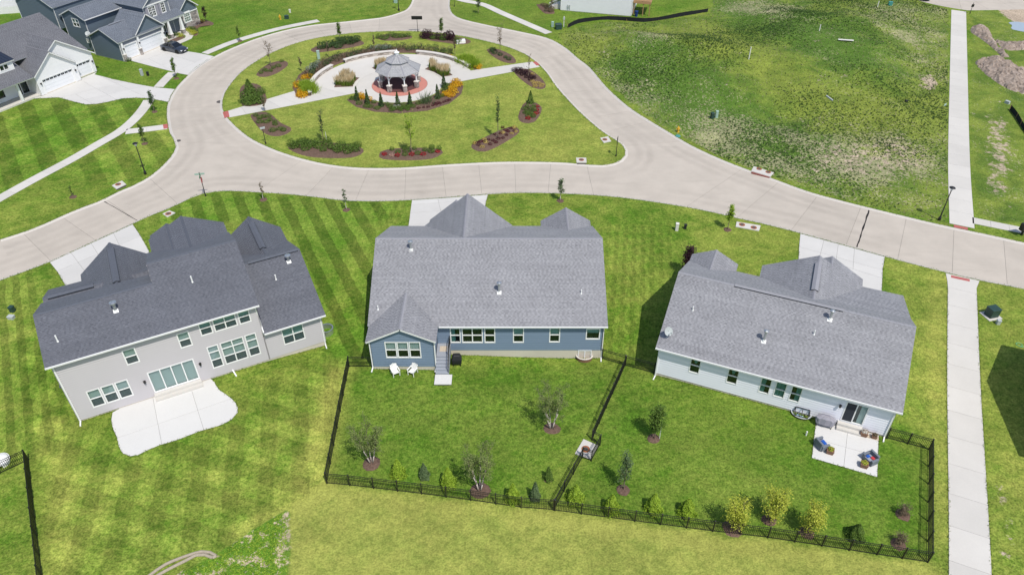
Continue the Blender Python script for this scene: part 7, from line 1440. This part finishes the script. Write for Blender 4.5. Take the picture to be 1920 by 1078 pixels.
def planter(u, v, label, s=.28, rz=0, h=.38, leaf='leaf_yellow'):
    x, y = fw('h3', u, v); t = thing('planter', label, 'planter', (x, y, ZW), h3r+rz); MB().add([(-s*.8, -s*.8, 0), (s*.8, -s*.8, 0), (s*.8, s*.8, 0), (-s*.8, s*.8, 0), (-s, -s, h), (s, -s, h), (s, s, h), (-s, s, h)], [(3, 2, 1, 0), (0, 1, 5, 4), (1, 2, 6, 5), (2, 3, 7, 6), (3, 0, 4, 7), (4, 5, 6, 7)]).build('pot', 'planter_brown', t); me = leaf_mesh('plant', 140, 'ball', s*.9, s*.9, .12, .06, leaf, int(u*10)); o = link('plant', me, t, (0, 0, h-.03))
planter(14.65, -3.35, 'square brown planter beside the armchair with the blue cushion'); planter(17.15, -3.75, 'brown planter beside the armchair with red cloth'); planter(17.0, -.45, 'square brown planter with pale flowers at the patio doorstep', leaf='flower_white'); planter(17.8, -.42, 'low brown planter on a tan tray against the pale wall', .2, h=.3, leaf='leaf_rust')
x, y = fw('h3', 17.65, -.42); tag(MB().box(-.5, -.2, 0, .5, .2, .012).build('tray', 'mat_tan', None, (x, y, ZW+.001), h3r), 'tan rectangular tray under the low planter', 'tray')
p = G(1511, 816); tag(MB().tube((0, 0, -.05), (0, 0, .45), .06, .06, 10).build('drain_pipe', 'pvc', None, tuple(p)), 'short white standpipe in the grass beside the patio', 'pipe')
# garden hose near the right edge
m = MB(); P = [(0, 0), (.3, .2), (.1, .5), (-.2, .4), (-.1, .05), (.35, -.05), (.7, .2), (1.2, .3), (1.8, .2)]; L_ = smooth_line(P, .08)
for a, b in zip(L_[:-1], L_[1:]): m.tube((a[0], a[1], .03), (b[0], b[1], .03), .025, .025, 6)
tag(m.build('garden_hose', plain('hose_green', (.10, .42, .22, 1), .5, var=.05), None, tuple(G(1913, 650))), 'pale green garden hose coiled on the lawn at the picture edge', 'hose')
# ================================================================== loose vegetation that nobody could count
def tufts(name, n, region, mat, size, seed, dens=None, h=1.0):
    rng = np.random.RandomState(seed); a = np.array(region); out = []
    while len(out) < n:
        q = np.c_[rng.uniform(a[:, 0].min(), a[:, 0].max(), n), rng.uniform(a[:, 1].min(), a[:, 1].max(), n)]; q = q[pdist(region, q[:, 0], q[:, 1]) > .15]
        if dens is not None: q = q[rng.uniform(0, 1, len(q)) < dens(q[:, 0], q[:, 1])]
        out += list(q)
    q = np.array(out[:n]); z = T(q[:, 0], q[:, 1]); k = 4; V = []; n = len(q); s = size*rng.uniform(.6, 1.5, n)
    for j in range(k):
        an = rng.uniform(0, 6.28, n); w = s*.28; lx = np.cos(an)*s*.75; ly = np.sin(an)*s*.75; px_, py_ = -np.sin(an)*w, np.cos(an)*w
        V.append(np.stack([np.c_[q[:, 0]-px_, q[:, 1]-py_, z], np.c_[q[:, 0]+px_, q[:, 1]+py_, z], np.c_[q[:, 0]+lx, q[:, 1]+ly, z+s*h*rng.uniform(.5, 1, n)]], 1))
    V = np.concatenate(V).reshape(-1, 3); o = link(name, np_mesh(name, V, np.arange(len(V)).reshape(-1, 3), mat, np.clip(rng.normal(.5, .28, len(V)//3), 0, 1))); return o
def clumpy(x, y): v = np.sin(x*.31+1)*np.sin(y*.23+x*.07)+np.sin(x*.11-y*.17); return np.clip(.35+.4*v, .05, 1)
tag(tufts('weed_tufts', 26000, LOT, 'weed', .17, 3, clumpy, .7), 'dark green weed tufts all over the vacant lot', 'weeds', kind='stuff'); tag(tufts('straw_tufts', 9000, LOT, 'straw', .13, 4, lambda x, y: 1-clumpy(x, y), .5), 'dry straw tufts all over the vacant lot', 'dry grass', kind='stuff')
tag(tufts('weed_tufts', 2600, G2([(330, 1078), (400, 1042), (535, 955), (543, 955), (543, 1130), (330, 1130)]), 'leaf_lime', .09, 5, None, .6), 'bright weeds on the rough ground by the erosion roll', 'weeds', kind='stuff')

def edge_grass():
    lines = [A, B, Cc, D+D[:1], [tuple(q) for q in patio1], [tuple(q) for q in d1], [tuple(q) for q in d2], [tuple(q) for q in d3], [tuple(q) for q in d4], L5, R5, [fw('h3', 13.38, 0), fw('h3', 13.4, -4.42), fw('h3', 18.17, -4.42), fw('h3', 18.17, 0)], [fw('h1', 0, -.05), fw('h1', 2.9, -.05)], [fw('h1', 10.4, -.05), fw('h1', 20.5, -.05)], [fw('h2', .2, -.05), fw('h2', 5.6, -.05)], [fw('h2', 6.9, 2.05), fw('h2', 20.3, 2.05)], [fw('h3', 0, -.05), fw('h3', 13.3, -.05)]]
    rng = np.random.RandomState(12); Q_ = []
    for L_ in lines:
        P_ = resample(L_, .10); t_ = np.gradient(P_, axis=0); t_ /= np.linalg.norm(t_, axis=1)[:, None]+1e-9; n_ = np.c_[-t_[:, 1], t_[:, 0]]; Q_.append(P_+n_*rng.normal(0, .05, len(P_))[:, None])
    q = np.vstack(Q_); inr = (pdist(ROAD, q[:, 0], q[:, 1]) > .12) & ~(pdist(ISLAND, q[:, 0], q[:, 1]) > -.06); q = q[~inr]; n = len(q); z = T(q[:, 0], q[:, 1]); s = rng.uniform(.05, .12, n); V = []
    for j in range(3):
        an = rng.uniform(0, 6.28, n); lx, ly = np.cos(an)*s*.7, np.sin(an)*s*.7; px_, py_ = -np.sin(an)*s*.3, np.cos(an)*s*.3
        V.append(np.stack([np.c_[q[:, 0]-px_, q[:, 1]-py_, z], np.c_[q[:, 0]+px_, q[:, 1]+py_, z], np.c_[q[:, 0]+lx, q[:, 1]+ly, z+s*1.1]], 1))
    V = np.concatenate(V).reshape(-1, 3); tag(link('edge_grass', np_mesh('edge_grass', V, np.arange(len(V)).reshape(-1, 3), 'grass_blade', np.clip(rng.normal(.45, .28, len(V)//3), 0, 1))), 'ragged grass blades along the edges of paving and walls', 'grass', kind='stuff')
edge_grass()
